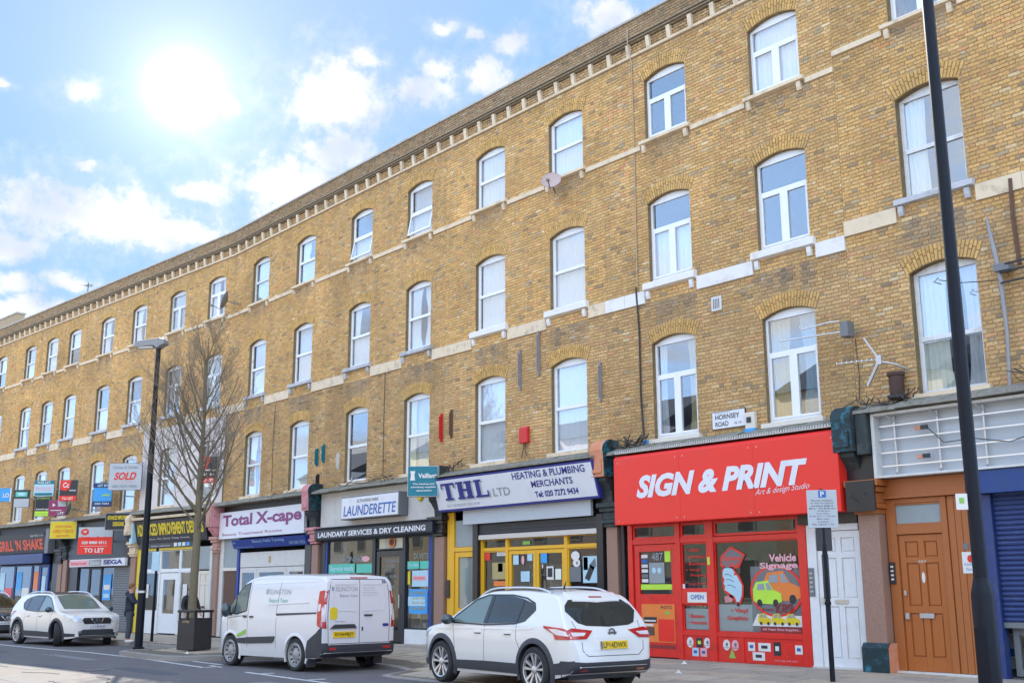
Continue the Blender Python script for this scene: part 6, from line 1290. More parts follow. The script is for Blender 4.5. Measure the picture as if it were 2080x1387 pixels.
# ------------------------------------------------------------------ people
def skin_body(name, chain, edges, rads, mt, parent, sub=2, root=0):
    me = bpy.data.meshes.new(name); me.from_pydata(chain, edges, []); me.materials.append(M[mt])
    o = bpy.data.objects.new(name, me); COL.objects.link(o); o.parent = parent; ORG[o.name] = (0, 0, 0)
    md = o.modifiers.new('skin', 'SKIN'); md.use_smooth_shade = True
    sv = me.skin_vertices[0].data
    for i, r in enumerate(rads): sv[i].radius = (r, r) if not isinstance(r, tuple) else r; sv[i].use_root = (i == root)
    s2 = o.modifiers.new('sub', 'SUBSURF'); s2.levels = 1; s2.render_levels = sub
    return o
def person(label, s_, d_, yaw, coat, legs, hair, arms, hgt=1.68, bag=False, head=True):
    """faces -y locally before yaw; arms = ((elbow, wrist) left, right)"""
    t = thing('person', label, 'person', s_, -d_, gz(s_, d_), rz=R(yaw)); k = hgt/1.72
    V = lambda *p: tuple(c*k for c in p)
    ch = [V(0, 0, .93), V(0, .01, 1.12), V(0, .0, 1.34), V(0, -.01, 1.46), V(0, -.02, 1.54), V(0, -.03, 1.62)]; ed = [(0, 1), (1, 2), (2, 3), (3, 4), (4, 5)]; rd = [.13*k, .12*k, .15*k, .07*k, .085*k, .085*k]
    for sgn in (-1, 1):
        b = len(ch); ch += [V(.09*sgn, 0, .86), V(.10*sgn, -.015, .48), V(.10*sgn, .02, .09), V(.11*sgn, -.12, .04)]; ed += [(0, b), (b, b+1), (b+1, b+2), (b+2, b+3)]; rd += [.085*k, .058*k, .042*k, .035*k]
        el, wr = arms[0 if sgn < 0 else 1]
        b = len(ch); ch += [V(.185*sgn, 0, 1.40), V(*el), V(*wr)]; ed += [(2, b), (b, b+1), (b+1, b+2)]; rd += [.05*k, .038*k, .028*k]
        w_ = Vector(ch[b+2]); dr = (w_-Vector(ch[b+1])).normalized(); b2 = len(ch); pal = w_+dr*.07; ch.append(tuple(pal)); ed.append((b+2, b2)); rd.append(.028)
        sd = dr.cross(Vector((0, 1, .2))).normalized()
        for q_, L in ((-.027, .07), (-.009, .08), (.009, .075), (.027, .06)):
            b3 = len(ch); m1 = pal+dr*.045+sd*q_; m2 = m1+dr*L*.5+Vector((0, -.012, 0)); ch += [tuple(m1), tuple(m2)]; ed += [(b2, b3), (b3, b3+1)]; rd += [.0085, .0075]
        b3 = len(ch); ch.append(tuple(w_+dr*.05+sd*-.045)); ed.append((b+2, b3)); rd.append(.010)
    skin_body('body', ch, ed, rd, 'skin', t)
    # head
    hd = MB().sphere(V(0, -.035, 1.62), .092*k, 14, 0, (.86, 1.02, 1.22)).build('head', 'skin', t, smooth=80)
    MB().sphere(V(0, -.135, 1.60), .018, 6, 0, (.8, 1, 1.3)).build('nose', 'skin', t, smooth=80)
    for sg in (-1, 1): MB().sphere(V(.082*sg, -.03, 1.61), .022, 6, 0, (.5, .8, 1.3)).build('ear', 'skin', t, smooth=80); MB().sphere(V(.032*sg, -.118, 1.635), .010, 6).build('eye', 'darkgrey', t, smooth=80)
    MB().box(-.022, .022, -.134, -.12, 1.555*k, 1.562*k).build('mouth', 'rosepaint', t)
    hm = MB().sphere(V(0, -.012, 1.655), .098*k, 14, 0, (.92, 1.04, 1.10)); rh = random.Random(3)
    hm.v = [(x*(1+rh.uniform(-.05, .05)), y, z) for x, y, z in hm.v]; hm.build('hair', hair, t, smooth=80)
    # jacket
    jc = [V(0, 0, .86), V(0, .01, 1.0), V(0, .01, 1.14), V(0, .0, 1.34), V(0, .0, 1.45)]; je = [(0, 1), (1, 2), (2, 3), (3, 4)]; jr = [(.185*k, .155*k), (.19*k, .16*k), (.18*k, .15*k), (.19*k, .145*k), (.10*k, .10*k)]
    for sgn in (-1, 1):
        el, wr = arms[0 if sgn < 0 else 1]; b = len(jc); jc += [V(.195*sgn, 0, 1.39), V(*el), tuple(Vector(V(*wr)).lerp(Vector(V(*el)), .12))]; je += [(3, b), (b, b+1), (b+1, b+2)]; jr += [.085*k, .066*k, .048*k]
    j = skin_body('jacket', jc, je, jr, coat, t)
    MB().sphere(V(0, .10, 1.44), .10, 10, 0, (1.15, .7, .8)).build('hood', coat, t, smooth=80)
    lc = [V(0, 0, .95)]; le = []; lr = [(.15*k, .12*k)]
    for sgn in (-1, 1): b = len(lc); lc += [V(.09*sgn, 0, .84), V(.10*sgn, -.015, .48), V(.10*sgn, .02, .10)]; le += [(0, b), (b, b+1), (b+1, b+2)]; lr += [.105*k, .08*k, .068*k]
    skin_body('trousers', lc, le, lr, legs, t)
    for sgn in (-1, 1): MB().sphere(V(.105*sgn, -.045, .045), .05, 10, 0, (.95, 2.6, .95)).build('shoe', 'paper' if hgt > 1.6 and not bag else 'darkgrey', t, smooth=80)
    if bag: MB().box(-.42, -.14, -.12, .0, .55, .92).build('bag', 'offwhite', t, bevel=.04)
    return t
person('person in a navy jacket and grey jeans standing at the lamp post, seen from behind', 2.42, 4.34, 150, 'navycoat', 'denim', 'hair', (((-.27, -.12, 1.16), (-.17, -.30, 1.25)), ((.27, -.12, 1.16), (.16, -.30, 1.25))), 1.68)
person('person in a black coat bending behind the tree trunk and bin', 3.05, 2.75, 95, 'blackcoat', 'denim', 'hair', (((-.30, -.06, 1.12), (-.24, -.26, .90)), ((.30, -.02, 1.12), (.26, -.22, .92))), 1.60, bag=True)
# ------------------------------------------------------------------ the row across the road (seen in the window reflections)
def opposite(x0, x1, hgt, mt, label, seed):
    r = thing('terraced_house', label, 'house', x0, -27.2, 0, group='houses across the road behind the camera')
    w_ = x1-x0; MB().box(0, w_, -8, 0, -.1, hgt).build('wall', mt, r); MB().prism([(-8.2, hgt), (.25, hgt), (-4, hgt+2.2)], 'x', 0, w_).build('roof', 'darkgrey', r)
    n = max(2, int(w_/2.6))
    for k in range(n):
        for lv_ in range(3 if hgt > 9 else 2):
            c = (k+.5)*w_/n; z = 1.0+lv_*3.2; f = MB().box(c-.55, c+.55, .0, .05, z, z+1.9).build('window', 'upvc', r); MB().box(c-.47, c+.47, .051, .06, z+.08, z+1.82).build('pane', 'midgrey', f)
OPP = [('white', (.78, .77, .74)), ('cream', (.74, .68, .55)), ('pale yellow', (.74, .66, .42)), ('light grey', (.60, .60, .60)), ('pale pink', (.72, .58, .54)), ('pale green', (.58, .66, .56)), ('buff', (.62, .52, .38)), ('ivory', (.78, .74, .66)), ('pale blue', (.55, .62, .70)), ('sand', (.66, .56, .42)), ('chalk', (.72, .72, .70))]
xx = -45
for i, (nm, cc) in enumerate(OPP):
    w_ = (8.2, 7.4, 9.0, 7.0)[i % 4]; M['opp%d' % i] = pm('stucco_'+nm.replace(' ', '_'), cc, .8); opposite(xx, xx+w_, (10.2, 9.4, 10.8, 9.8)[i % 4], 'opp%d' % i, '%s rendered house across the road behind the camera' % nm, i); xx += w_+.02
# ------------------------------------------------------------------ vehicles
def smoothcurve(xs, ys, x): 
    """monotone-ish cubic through control points"""
    xs, ys = np.array(xs, float), np.array(ys, float); h = np.diff(xs); d = np.diff(ys)/h; m = np.zeros(len(xs)); m[0], m[-1] = d[0], d[-1]
    for i in range(1, len(xs)-1): m[i] = 0 if d[i-1]*d[i] <= 0 else 2*d[i-1]*d[i]/(d[i-1]+d[i])
    x = np.clip(x, xs[0], xs[-1]); k = np.clip(np.searchsorted(xs, x)-1, 0, len(h)-1); t_ = (x-xs[k])/h[k]
    return (2*t_**3-3*t_**2+1)*ys[k]+(t_**3-2*t_**2+t_)*h[k]*m[k]+(-2*t_**3+3*t_**2)*ys[k+1]+(t_**3-t_**2)*h[k]*m[k+1]
class Car:
    def __init__(s, spec): s.__dict__.update(spec)
    def top(s, x): return float(smoothcurve(*zip(*s.topc), x))
    def plan(s, x): return float(smoothcurve(*zip(*s.planc), x))
    def bot(s, x): return float(smoothcurve(*zip(*s.botc), x))
    def halfw(s, x, z):
        w_ = s.plan(x); f = float(smoothcurve(*zip(*s.vertc), z)); return w_*f
    def section(s, x, n=30, nt=12):
        zt, zb = s.top(x), s.bot(x); cr = s.crown; r = min(s.round, (zt-zb)*.4); pts = []
        ze = zt-r
        for i in range(n+1):
            z = zb+(ze-zb)*i/n; pts.append((s.halfw(x, z), z))
        we = s.halfw(x, ze)
        for i in range(1, nt+1):
            a = math.pi/2*i/nt
            yy = (we-r*1.1)+(r*1.1)*math.cos(a) if a < math.pi/2 else we-r*1.1
            pts.append((yy, ze+(r-cr)*math.sin(a)))
        w0 = pts[-1][0]; z0 = pts[-1][1]
        for i in range(1, 7): u = i/6; pts.append((w0*(1-u), z0+cr*(1-(1-u)**2)))
        return pts
    def build(s, root, mt):
        X = sorted(set(np.round(np.concatenate([np.linspace(s.x0, s.x1, s.nx), np.linspace(s.x0, s.x0+.25, 9), np.linspace(s.x1-.25, s.x1, 9)]), 4)))
        secs = [s.section(x) for x in X]; n = len(secs[0]); V = []; F = []
        for x, sc_ in zip(X, secs):
            V += [(x, y, z) for y, z in sc_]+[(x, -y, z) for y, z in sc_[::-1][1:]]
        k = 2*n-1
        for i in range(len(X)-1):
            for j in range(k-1): F.append((i*k+j, i*k+j+1, (i+1)*k+j+1, (i+1)*k+j))
            F.append((i*k+k-1, i*k, (i+1)*k, (i+1)*k+k-1))
        # ends closed with strips across
        for e, rev in ((0, True), (len(X)-1, False)):
            b = e*k
            for j in range(n-1):
                q_ = (b+j, b+j+1, b+k-2-j, b+k-1-j)
                if len(set(q_)) == 4: F.append(q_ if rev else q_[::-1])
                else: F.append(tuple(dict.fromkeys(q_)) if rev else tuple(dict.fromkeys(q_))[::-1])
        # wheel arches
        V = [Vector(v) for v in V]; keep = []; mv = set()
        for wx in s.wheels:
            for i, v in enumerate(V):
                if abs(v.y) > .55:
                    d = math.hypot(v.x-wx, v.z-s.wr)
                    if s.ar-.055 < d < s.ar+.03: u = s.ar/d; V[i] = Vector((wx+(v.x-wx)*u, v.y, s.wr+(v.z-s.wr)*u)); mv.add(i)
        for f in F:
            c = sum((V[i] for i in f), Vector())/len(f); cut = False
            for wx in s.wheels:
                if abs(c.y) > .55 and math.hypot(c.x-wx, c.z-s.wr) < s.ar-.002: cut = True
            if not cut: keep.append(f)
        m = MB(); m.add(V, keep); o = m.build('body', mt, root, smooth=38)
        bm = bmesh.new(); bm.from_mesh(o.data); s.bvh = BVHTree.FromBMesh(bm); bm.free(); s.root = root
        # wheel wells
        b = MB()
        for wx in s.wheels:
            for sg in (-1, 1):
                W0 = s.plan(wx)*.985
                prof = [(wx+(s.ar+.0)*math.cos(a), s.wr+(s.ar+.0)*math.sin(a)) for a in np.linspace(-.35, math.pi+.35, 22)]
                P = [(x, sg*(W0-.02), z) for x, z in prof]+[(x, sg*(W0-.40), z) for x, z in prof]; n_ = len(prof)
                b.add(P, [(i, i+1, n_+i+1, n_+i) for i in range(n_-1)]); b.add([(wx, sg*(W0-.40), s.wr)]+[(x, sg*(W0-.40), z) for x, z in prof], [(0, i+1, i+2) for i in range(n_-1)])
        b.build('wheel_well', 'black', root, fixn=False)
        return o
    def cast(s, o, d):
        h = s.bvh.ray_cast(Vector(o), Vector(d)); return h[0]
    def hit(s, side, a, b):
        if side in ('left', 'right'):
            sg = 1 if side == 'left' else -1; p = s.cast((a, 3*sg, b), (0, -sg, 0)); n_ = Vector((0, sg, 0)); q_ = Vector((a, s.plan(a)*sg, b))
        elif side == 'rear': p = s.cast((-5, a, b), (1, 0, 0)); n_ = Vector((-1, 0, 0)); q_ = Vector((s.x0, a, b))
        elif side == 'front': p = s.cast((5, a, b), (-1, 0, 0)); n_ = Vector((1, 0, 0)); q_ = Vector((s.x1, a, b))
        else: p = s.cast((a, b, 4), (0, 0, -1)); n_ = Vector((0, 0, 1)); q_ = Vector((a, b, 1))
        if p is None or (side in ('left', 'right') and abs(p.y) < .2): p = s.bvh.find_nearest(q_)[0]
        return p, n_
    def decal(s, name, mt, side, poly, off=.006, parent=None, cell=.06, thick=.012, smooth=40, label=None):
        bm = bmesh.new(); vs = [bm.verts.new((a, b, 0)) for a, b in poly]; bm.faces.new(vs)
        lo = [min(p[i] for p in poly) for i in (0, 1)]; hi = [max(p[i] for p in poly) for i in (0, 1)]
        for ax in (0, 1):
            k = int((hi[ax]-lo[ax])/cell)
            for i in range(1, k+1):
                co = [0, 0, 0]; no = [0, 0, 0]; co[ax] = lo[ax]+(hi[ax]-lo[ax])*i/(k+1); no[ax] = 1
                bmesh.ops.bisect_plane(bm, geom=bm.verts[:]+bm.edges[:]+bm.faces[:], plane_co=co, plane_no=no)
        bmesh.ops.triangulate(bm, faces=[f for f in bm.faces if len(f.verts) > 4])
        for v in bm.verts:
            p, n_ = s.hit(side, v.co.x, v.co.y); v.co = p+n_*off
        n_ = s.hit(side, *poly[0])[1]
        ed = [e for e in bm.edges if len(e.link_faces) == 1]
        r = bmesh.ops.extrude_edge_only(bm, edges=ed)
        for v in [g_ for g_ in r['geom'] if isinstance(g_, bmesh.types.BMVert)]: v.co -= n_*(off+thick)
        me = bpy.data.meshes.new(name); bmesh.ops.recalc_face_normals(bm, faces=bm.faces); bm.to_mesh(me); bm.free(); me.materials.append(M[mt])
        me.polygons.foreach_set('use_smooth', [True]*len(me.polygons)); me.set_sharp_from_angle(angle=R(smooth))
        o = bpy.data.objects.new(name, me); COL.objects.link(o); o.parent = parent or s.root; ORG[o.name] = (0, 0, 0)
        if label: o['label'] = label
        return o
    def strip(s, name, mt, side, pts, wd, off=.004, parent=None, closed=False):
        """a thin strip following the body: seams, mouldings"""
        m = MB(); P = []; Q = []
        dense = []
        for a, b in zip(pts, pts[1:]):
            k = max(1, int(math.hypot(b[0]-a[0], b[1]-a[1])/.06))
            dense += [(a[0]+(b[0]-a[0])*i/k, a[1]+(b[1]-a[1])*i/k) for i in range(k)]
        dense.append(pts[-1])
        for i, p in enumerate(dense):
            a, b = dense[max(0, i-1)], dense[min(len(dense)-1, i+1)]; d = Vector((b[0]-a[0], b[1]-a[1])).normalized(); nn = Vector((-d.y, d.x))*wd/2
            for sg in (1, -1):
                h, n_ = s.hit(side, p[0]+nn.x*sg, p[1]+nn.y*sg); m.v.append(tuple(h+n_*off)); m.v.append(tuple(h-n_*.004))
        for i in range(len(dense)-1):
            b = i*4
            for f in ((b, b+2, b+6, b+4), (b+1, b, b+4, b+5), (b+2, b+3, b+7, b+6)): m.f.append(f); m.m.append(0)
        return m.build(name, mt, parent or s.root, fixn=True)
    def text(s, body, side, a0, a1, z0, z1, mt, flip=False, bold=.0, shear=0, off=.010, parent=None, name='lettering'):
        vs, fs, _ = textmesh(body, shear, bold); m = MB(); P = []
        c0 = s.hit(side, (a0+a1)/2, (z0+z1)/2)
        for u, v in vs:
            a = a0+(a1-a0)*u; h, n_ = s.hit(side, a, z0+(z1-z0)*v); P.append(h+n_*off)
        m.add(P, fs); return m.build(name, mt, parent or s.root, fixn=False)
def wheel(root, x, y, r, wd, sg, style, steer=0., rims=('rimsilver', 'rimdark')):
    e = bpy.data.objects
    T = Matrix.Translation((x, y, r)) @ Matrix.Rotation(steer, 4, 'Z')
    h = wd/2; t_ = MB().lathe([(r*.71, -h), (r*.75, -h-.006), (r*.90, -h-.004), (r*.98, -h+.025), (r, -h+.05), (r, h-.05), (r*.98, h-.025), (r*.90, h+.004), (r*.75, h+.006), (r*.71, h)], (0, 0, 0), 40, 'y').xf(T).build('wheel', 'tyre', root, smooth=35)
    o_ = sg; R0 = r*.735
    b = MB().lathe([(R0, -h*.9), (R0*.96, -h*.2), (R0*.96, h*.2), (R0, h*.9)], (0, 0, 0), 36, 'y', 1)
    b.lathe([(0, o_*h*.15), (R0*.95, o_*h*.15)], (0, 0, 0), 36, 'y', 1)
    b.lathe([(R0, o_*h*.88), (R0*.985, o_*(h+.004)), (R0*.93, o_*(h-.002)), (R0*.92, o_*h*.6)], (0, 0, 0), 36, 'y', 0)
    if style == 'twin':
        for k in range(5):
            for dl in (-.24, .24):
                a = math.pi/2+k*2*math.pi/5+dl*1.0; a2 = math.pi/2+k*2*math.pi/5+dl*1.0; w0, w1 = .026, .046
                p0 = Vector((math.cos(a)*R0*.20, 0, math.sin(a)*R0*.20)); p1 = Vector((math.cos(a2)*R0*.95, 0, math.sin(a2)*R0*.95)); d = (p1-p0).normalized(); s_ = Vector((-d.z, 0, d.x))
                yo, yi = o_*(h-.01), o_*(h*.35)
                P = [p0+s_*w0/2, p0-s_*w0/2, p1-s_*w1/2, p1+s_*w1/2]; b.add([(q.x, o_*(h-.03) if i < 2 else yo, q.z) for i, q in enumerate(P)]+[(q.x, yi, q.z) for q in P], [(0, 1, 2, 3), (4, 7, 6, 5), (0, 4, 5, 1), (1, 5, 6, 2), (2, 6, 7, 3), (3, 7, 4, 0)], 0)
    elif style == 'multi':
        for k in range(10):
            a = k*2*math.pi/10; p0 = Vector((math.cos(a)*R0*.2, 0, math.sin(a)*R0*.2)); p1 = Vector((math.cos(a)*R0*.95, 0, math.sin(a)*R0*.95)); d = (p1-p0).normalized(); s_ = Vector((-d.z, 0, d.x)); w0 = .03
            P = [p0+s_*w0/2, p0-s_*w0/2, p1-s_*w0/2, p1+s_*w0/2]; b.add([(q.x, o_*(h-.02), q.z) for q in P]+[(q.x, o_*h*.3, q.z) for q in P], [(0, 1, 2, 3), (4, 7, 6, 5), (0, 4, 5, 1), (1, 5, 6, 2), (2, 6, 7, 3), (3, 7, 4, 0)], 0)
    else:                                     # steel wheel with a slotted cover
        b.lathe([(R0*.93, o_*(h-.02)), (R0*.80, o_*(h+.0)), (R0*.55, o_*(h-.035)), (R0*.30, o_*(h-.01)), (0, o_*(h+.0))], (0, 0, 0), 36, 'y', 0)
        for k in range(10):
            a = k*2*math.pi/10; c = Vector((math.cos(a)*R0*.66, o_*(h-.014), math.sin(a)*R0*.66)); b.box(c.x-.022, c.x+.022, c.y-.008, c.y+.010, c.z-.018, c.z+.018, 1)
    b.lathe([(R0*.24, o_*(h*.35)), (R0*.23, o_*(h-.015)), (R0*.12, o_*(h-.006)), (0, o_*(h-.006))], (0, 0, 0), 20, 'y', 0)
    b.xf(T).build('rim', list(rims), t_, smooth=30)
    return t_
def archlip(car, root, mt, w_=.07, r0=None, proud=.018):
    for wx in car.wheels:
        for sg in (-1, 1):
            m = MB(); n = 26; A = np.linspace(-.42, math.pi+.42, n); P = []
            for a in A:
                for (rr, off) in ((car.ar-.018, -.05), (car.ar-.015, proud), (car.ar+w_*.6, proud), (car.ar+w_, .0)):
                    x, z = wx+rr*math.cos(a), car.wr+rr*math.sin(a); y = car.halfw(x, max(z, car.bot(x)+.01)); P.append((x, sg*(y+off), z))
            m.add(P, [(i*4+j, i*4+j+1, (i+1)*4+j+1, (i+1)*4+j) for i in range(n-1) for j in range(3)]); m.build('wheel_arch', mt, root, smooth=60)
def mirror_x(poly): return poly
def side_names(): return ('left', 'right')
def suv(root, which, paint='carwhite', plate='LP14DWX', style='twin', rims=('rimsilver', 'rimdark'), steer=0.):
    """compact five-door crossover; which = 'new' (bulky tail lamps) or 'old'"""
    topc = [(-2.17, .52), (-2.165, .72), (-2.13, .88), (-2.06, .985), (-1.98, 1.10), (-1.82, 1.33), (-1.70, 1.47), (-1.60, 1.53), (-1.2, 1.575), (-.6, 1.60), (0, 1.595), (.35, 1.55), (.62, 1.44), (.95, 1.25), (1.22, 1.10), (1.35, 1.055), (1.7, 1.0), (2.0, .92), (2.14, .80), (2.19, .66), (2.21, .5)]
    planc = [(-2.17, .66), (-2.14, .74), (-2.05, .82), (-1.8, .885), (-1.3, .905), (-.4, .90), (.6, .90), (1.3, .905), (1.75, .875), (1.98, .79), (2.12, .68), (2.19, .55), (2.21, .46)]
    botc = [(-2.17, .42), (-2.0, .30), (-1.7, .24), (1.7, .22), (2.0, .24), (2.21, .32)]
    vertc = [(.2, .955), (.35, .985), (.6, 1.0), (.78, 1.0), (.95, .985), (1.04, .965), (1.2, .89), (1.4, .79), (1.6, .70)]
    c = Car(dict(topc=topc, planc=planc, botc=botc, vertc=vertc, x0=-2.17, x1=2.21, nx=78, crown=.035, round=.09, wheels=(1.323, -1.323), wr=.355, ar=.415)); c.build(root, paint)
    for sd in ('left', 'right'):
        c.decal('window', 'tintlight', sd, [(1.02, 1.045), (.93, 1.13), (.50, 1.40), (.18, 1.475), (.08, 1.485), (.07, 1.03)], .006)
        c.decal('window', 'tint', sd, [(-.02, 1.03), (-.01, 1.485), (-.5, 1.475), (-.82, 1.43), (-.80, 1.06)], .006)
        c.decal('window', 'tint', sd, [(-.86, 1.065), (-.87, 1.42), (-1.12, 1.36), (-1.20, 1.27), (-1.15, 1.20), (-1.02, 1.11)], .006)
        c.strip('window_trim', 'black', sd, [(1.05, 1.035), (.94, 1.145), (.50, 1.415), (.18, 1.492), (-.5, 1.492), (-.9, 1.445), (-1.15, 1.365), (-1.225, 1.26), (-1.04, 1.095), (-.8, 1.045), (0, 1.01), (1.05, 1.03)], .024, .009)
        c.decal('door_pillar', 'black', sd, [(.07, 1.03), (.08, 1.485), (-.01, 1.485), (-.02, 1.03)], .010); c.decal('door_pillar', 'black', sd, [(-.80, 1.06), (-.82, 1.43), (-.87, 1.42), (-.86, 1.065)], .010)
        for pts in ([(.88, .44), (.93, .80), (.98, 1.03)], [(.03, .42), (.03, 1.03)], [(-.86, .80), (-.84, 1.05)], [(-.86, .80), (-.95, .66), (-.90, .45)]): c.strip('door_seam', 'black', sd, pts, .009, .0015)
        c.decal('sill_cladding', 'cladding', sd, [(.93, .27), (.93, .41), (.0, .43), (-.93, .43), (-.93, .27)], .016)
        for x in (.22, -.62): c.decal('handle', paint, sd, [(x+.10, .88), (x+.09, .915), (x-.10, .915), (x-.11, .88)], .035, thick=.03); c.decal('handle_recess', 'cladding', sd, [(x+.08, .86), (x+.08, .879), (x-.09, .879), (x-.09, .86)], .003)
        c.strip('character_line', paint, sd, [(1.5, .92), (.4, .945), (-.9, .96), (-1.3, .98)], .02, .008)
        sg = 1 if sd == 'left' else -1
        m = MB().sphere((.98, sg*1.0, 1.08), .115, 14, 0, (.75, 1.0, .78)).build('door_mirror', 'mirror', root, smooth=80); MB().box(.95, 1.02, sg*.86 if sg > 0 else -.93, .93 if sg > 0 else -.86, 1.03, 1.07).build('mirror_arm', 'black', root)
        # rails on the roof
        P = []; 
        for x in np.linspace(.55, -1.35, 14):
            u = (x+1.35)/1.9; lift = .045*min(1, min(u, 1-u)*9); P.append((x, sg*(c.halfw(x, c.top(x)-.09)-.10), c.top(x)-.03+lift))
        MB().tube(P, .016, 8).build('roof_rail', 'alu', root, smooth=60)
        wheel(root, 1.323, sg*.80, .355, .225, sg, style, steer, rims); wheel(root, -1.323, sg*.80, .355, .225, sg, style, 0, rims)
    archlip(c, root, 'cladding')
    # front
    c.decal('windscreen', 'tintlight', 'top', [(1.19, .60), (1.24, .3), (1.26, 0), (1.24, -.3), (1.19, -.60), (.78, -.58), (.48, -.53), (.43, 0), (.48, .53), (.78, .58)], .006)
    c.decal('sunroof', 'black', 'top', [(.40, -.50), (.40, .50), (-1.0, .50), (-1.0, -.50)], .006)
    c.decal('lower_bumper', 'cladding', 'front', [(-.56, .30), (.56, .30), (.60, .42), (.46, .50), (-.46, .50), (-.60, .42)], .02)
    gr = c.decal('grille', 'black', 'front', [(-.42, .66), (.42, .66), (.47, .78), (.40, .84), (-.40, .84), (-.47, .78)], .012)
    for z in (.70, .74, .78): c.strip('grille_bar', 'darkgrey', 'front', [(-.40, z), (.40, z)], .012, .02, gr)
    c.strip('grille_chrome', 'chrome', 'front', [(-.20, .83), (-.13, .72), (-.07, .68), (.07, .68), (.13, .72), (.20, .83)], .025, .03, gr)
    bd_ = MB().lathe([(.045, 0), (.062, .0), (.062, .018), (.045, .018)], (2.20, 0, .76), 20, 'x').box(2.20, 2.222, -.085, .085, .745, .775).build('badge', 'chrome', root)
    pf = c.decal('number_plate', 'signwhite', 'front', [(-.26, .53), (.26, .53), (.26, .64), (-.26, .64)], .022); c.text(plate, 'front', -.235, .235, .55, .62, 'black', off=.03, parent=pf)
    for sg in (-1, 1):
        c.decal('headlight', 'headlight', 'front', sorted([(sg*.47, .72), (sg*.50, .85), (sg*.62, .90), (sg*.74, .86), (sg*.70, .74)], key=lambda p: math.atan2(p[1]-.8, p[0]-sg*.6)), .012); c.decal('fog_lamp', 'chrome', 'front', [(sg*.52, .40), (sg*.60, .40), (sg*.60, .46), (sg*.52, .46)], .022)
        sd = 'left' if sg > 0 else 'right'
        c.decal('headlight', 'headlight', sd, [(2.05, .76), (2.02, .84), (1.75, .93), (1.70, .90), (1.92, .76)], .010)
    c.strip('bonnet_seam', 'black', 'top', [(2.02, .55), (1.6, .68), (1.28, .72)], .008, .001); c.strip('bonnet_seam', 'black', 'top', [(2.02, -.55), (1.6, -.68), (1.28, -.72)], .008, .001)
    # tail
    c.decal('rear_window', 'tint', 'rear', [(-.56, 1.07), (-.70, 1.25), (-.66, 1.33), (-.54, 1.42), (0, 1.45), (.54, 1.42), (.66, 1.33), (.70, 1.25), (.56, 1.07), (.42, 1.03), (0, 1.01), (-.42, 1.03)], .006)
    c.decal('spoiler', paint, 'top', [(-1.56, -.50), (-1.56, .50), (-1.76, .47), (-1.79, 0), (-1.76, -.47)], .025); c.decal('brake_light', 'lampred', 'rear', [(-.13, 1.455), (.13, 1.455), (.13, 1.475), (-.13, 1.475)], .03)
    c.strip('tailgate_seam', 'black', 'rear', [(-.66, 1.10), (-.62, .90), (-.60, .66), (-.50, .58), (.50, .58), (.60, .66), (.62, .90), (.66, 1.10)], .010, .0015)
    c.decal('rear_bumper', 'cladding', 'rear', [(-.84, .28), (.84, .28), (.87, .44), (.86, .515), (.55, .49), (-.55, .49), (-.86, .515), (-.87, .44)], .016)
    for sd in ('left', 'right'): c.decal('rear_bumper', 'cladding', sd, [(-2.135, .33), (-2.135, .52), (-1.76, .46), (-1.69, .30)], .014); c.decal('front_bumper', 'cladding', sd, [(2.12, .30), (2.12, .38), (1.75, .40), (1.71, .28)], .012)
    rp = c.decal('plate_recess', paint, 'rear', [(-.40, .66), (.40, .66), (.36, .86), (-.36, .86)], .006)
    py = c.decal('number_plate', 'plateyellow', 'rear', [(-.27, .68), (.27, .68), (.27, .80), (-.27, .80)], .024); c.decal('plate_band', 'bluelet', 'rear', [(.235, .685), (.268, .685), (.268, .795), (.235, .795)], .027, py)
    c.text(plate, 'rear', .22, -.24, .70, .78, 'black', off=.033, parent=py)
    MB().lathe([(.05, 0), (.07, 0), (.07, -.02), (.05, -.02)], (-2.105, 0, .92), 20, 'x').box(-2.13, -2.105, -.085, .085, .905, .935).build('badge', 'chrome', root)
    c.text('QASHQAI', 'rear', .60, .40, .615, .635, 'chrome', off=.012) if which == 'new' else None
    for sg in (-1, 1):
        sd = 'left' if sg > 0 else 'right'
        L = c.decal('tail_light', 'lampred', 'rear', [(sg*.36, .96), (sg*.52, .84), (sg*.86, .83), (sg*.87, .95), (sg*.72, 1.0)], .014); c.decal('clear_lens', 'lampclear', 'rear', [(sg*.50, .93), (sg*.56, .885), (sg*.76, .88), (sg*.77, .94)], .018, L)
        L = c.decal('tail_light', 'lampred', sd, [(-1.55, 1.03), (-1.56, 1.0), (-1.80, .91), (-1.84, .83), (-2.125, .83), (-2.12, .95), (-1.95, 1.0)], .012); c.decal('clear_lens', 'lampclear', sd, [(-1.68, .985), (-1.86, .90), (-2.07, .88), (-2.07, .94), (-1.86, .985)], .016, L)
        c.decal('reflector', 'lampred', 'rear', [(sg*.48, .345), (sg*.64, .345), (sg*.64, .385), (sg*.48, .385)], .024)
    MB().tube([(-.95, 0, 1.58), (-1.02, 0, 1.72)], [.02, .004], 6).build('aerial', 'black', root)
    # cabin: seats and dash seen through the glass
    b = MB(); 
    for x in (.15, -.75):
        for y in (-.36, .36): b.box(x-.28, x+.25, y-.24, y+.24, .50, .68); b.box(x-.38, x-.25, y-.24, y+.24, .55, 1.15); b.box(x-.36, x-.27, y-.12, y+.12, 1.17, 1.34)
    b.box(.85, 1.15, -.7, .7, .75, 1.0); b.build('seats', 'black', root, bevel=.03)
    MB().lathe([(.17, 0), (.19, .0), (.19, .025), (.17, .025)], (.72, -.36, 1.0), 16, 'x').build('steering_wheel', 'black', root)
    return c
for _c, _m in (('glassbody', None),): pass
NEAR = thing('parked_car', 'white crossover parked at the right, its tail and yellow plate to the camera', 'car', 21.22, -4.86, -.055, rz=R(175.96)); NEAR.scale = (1, 1, .975); suv(NEAR, 'new', 'carwhite', 'LP14DWX')
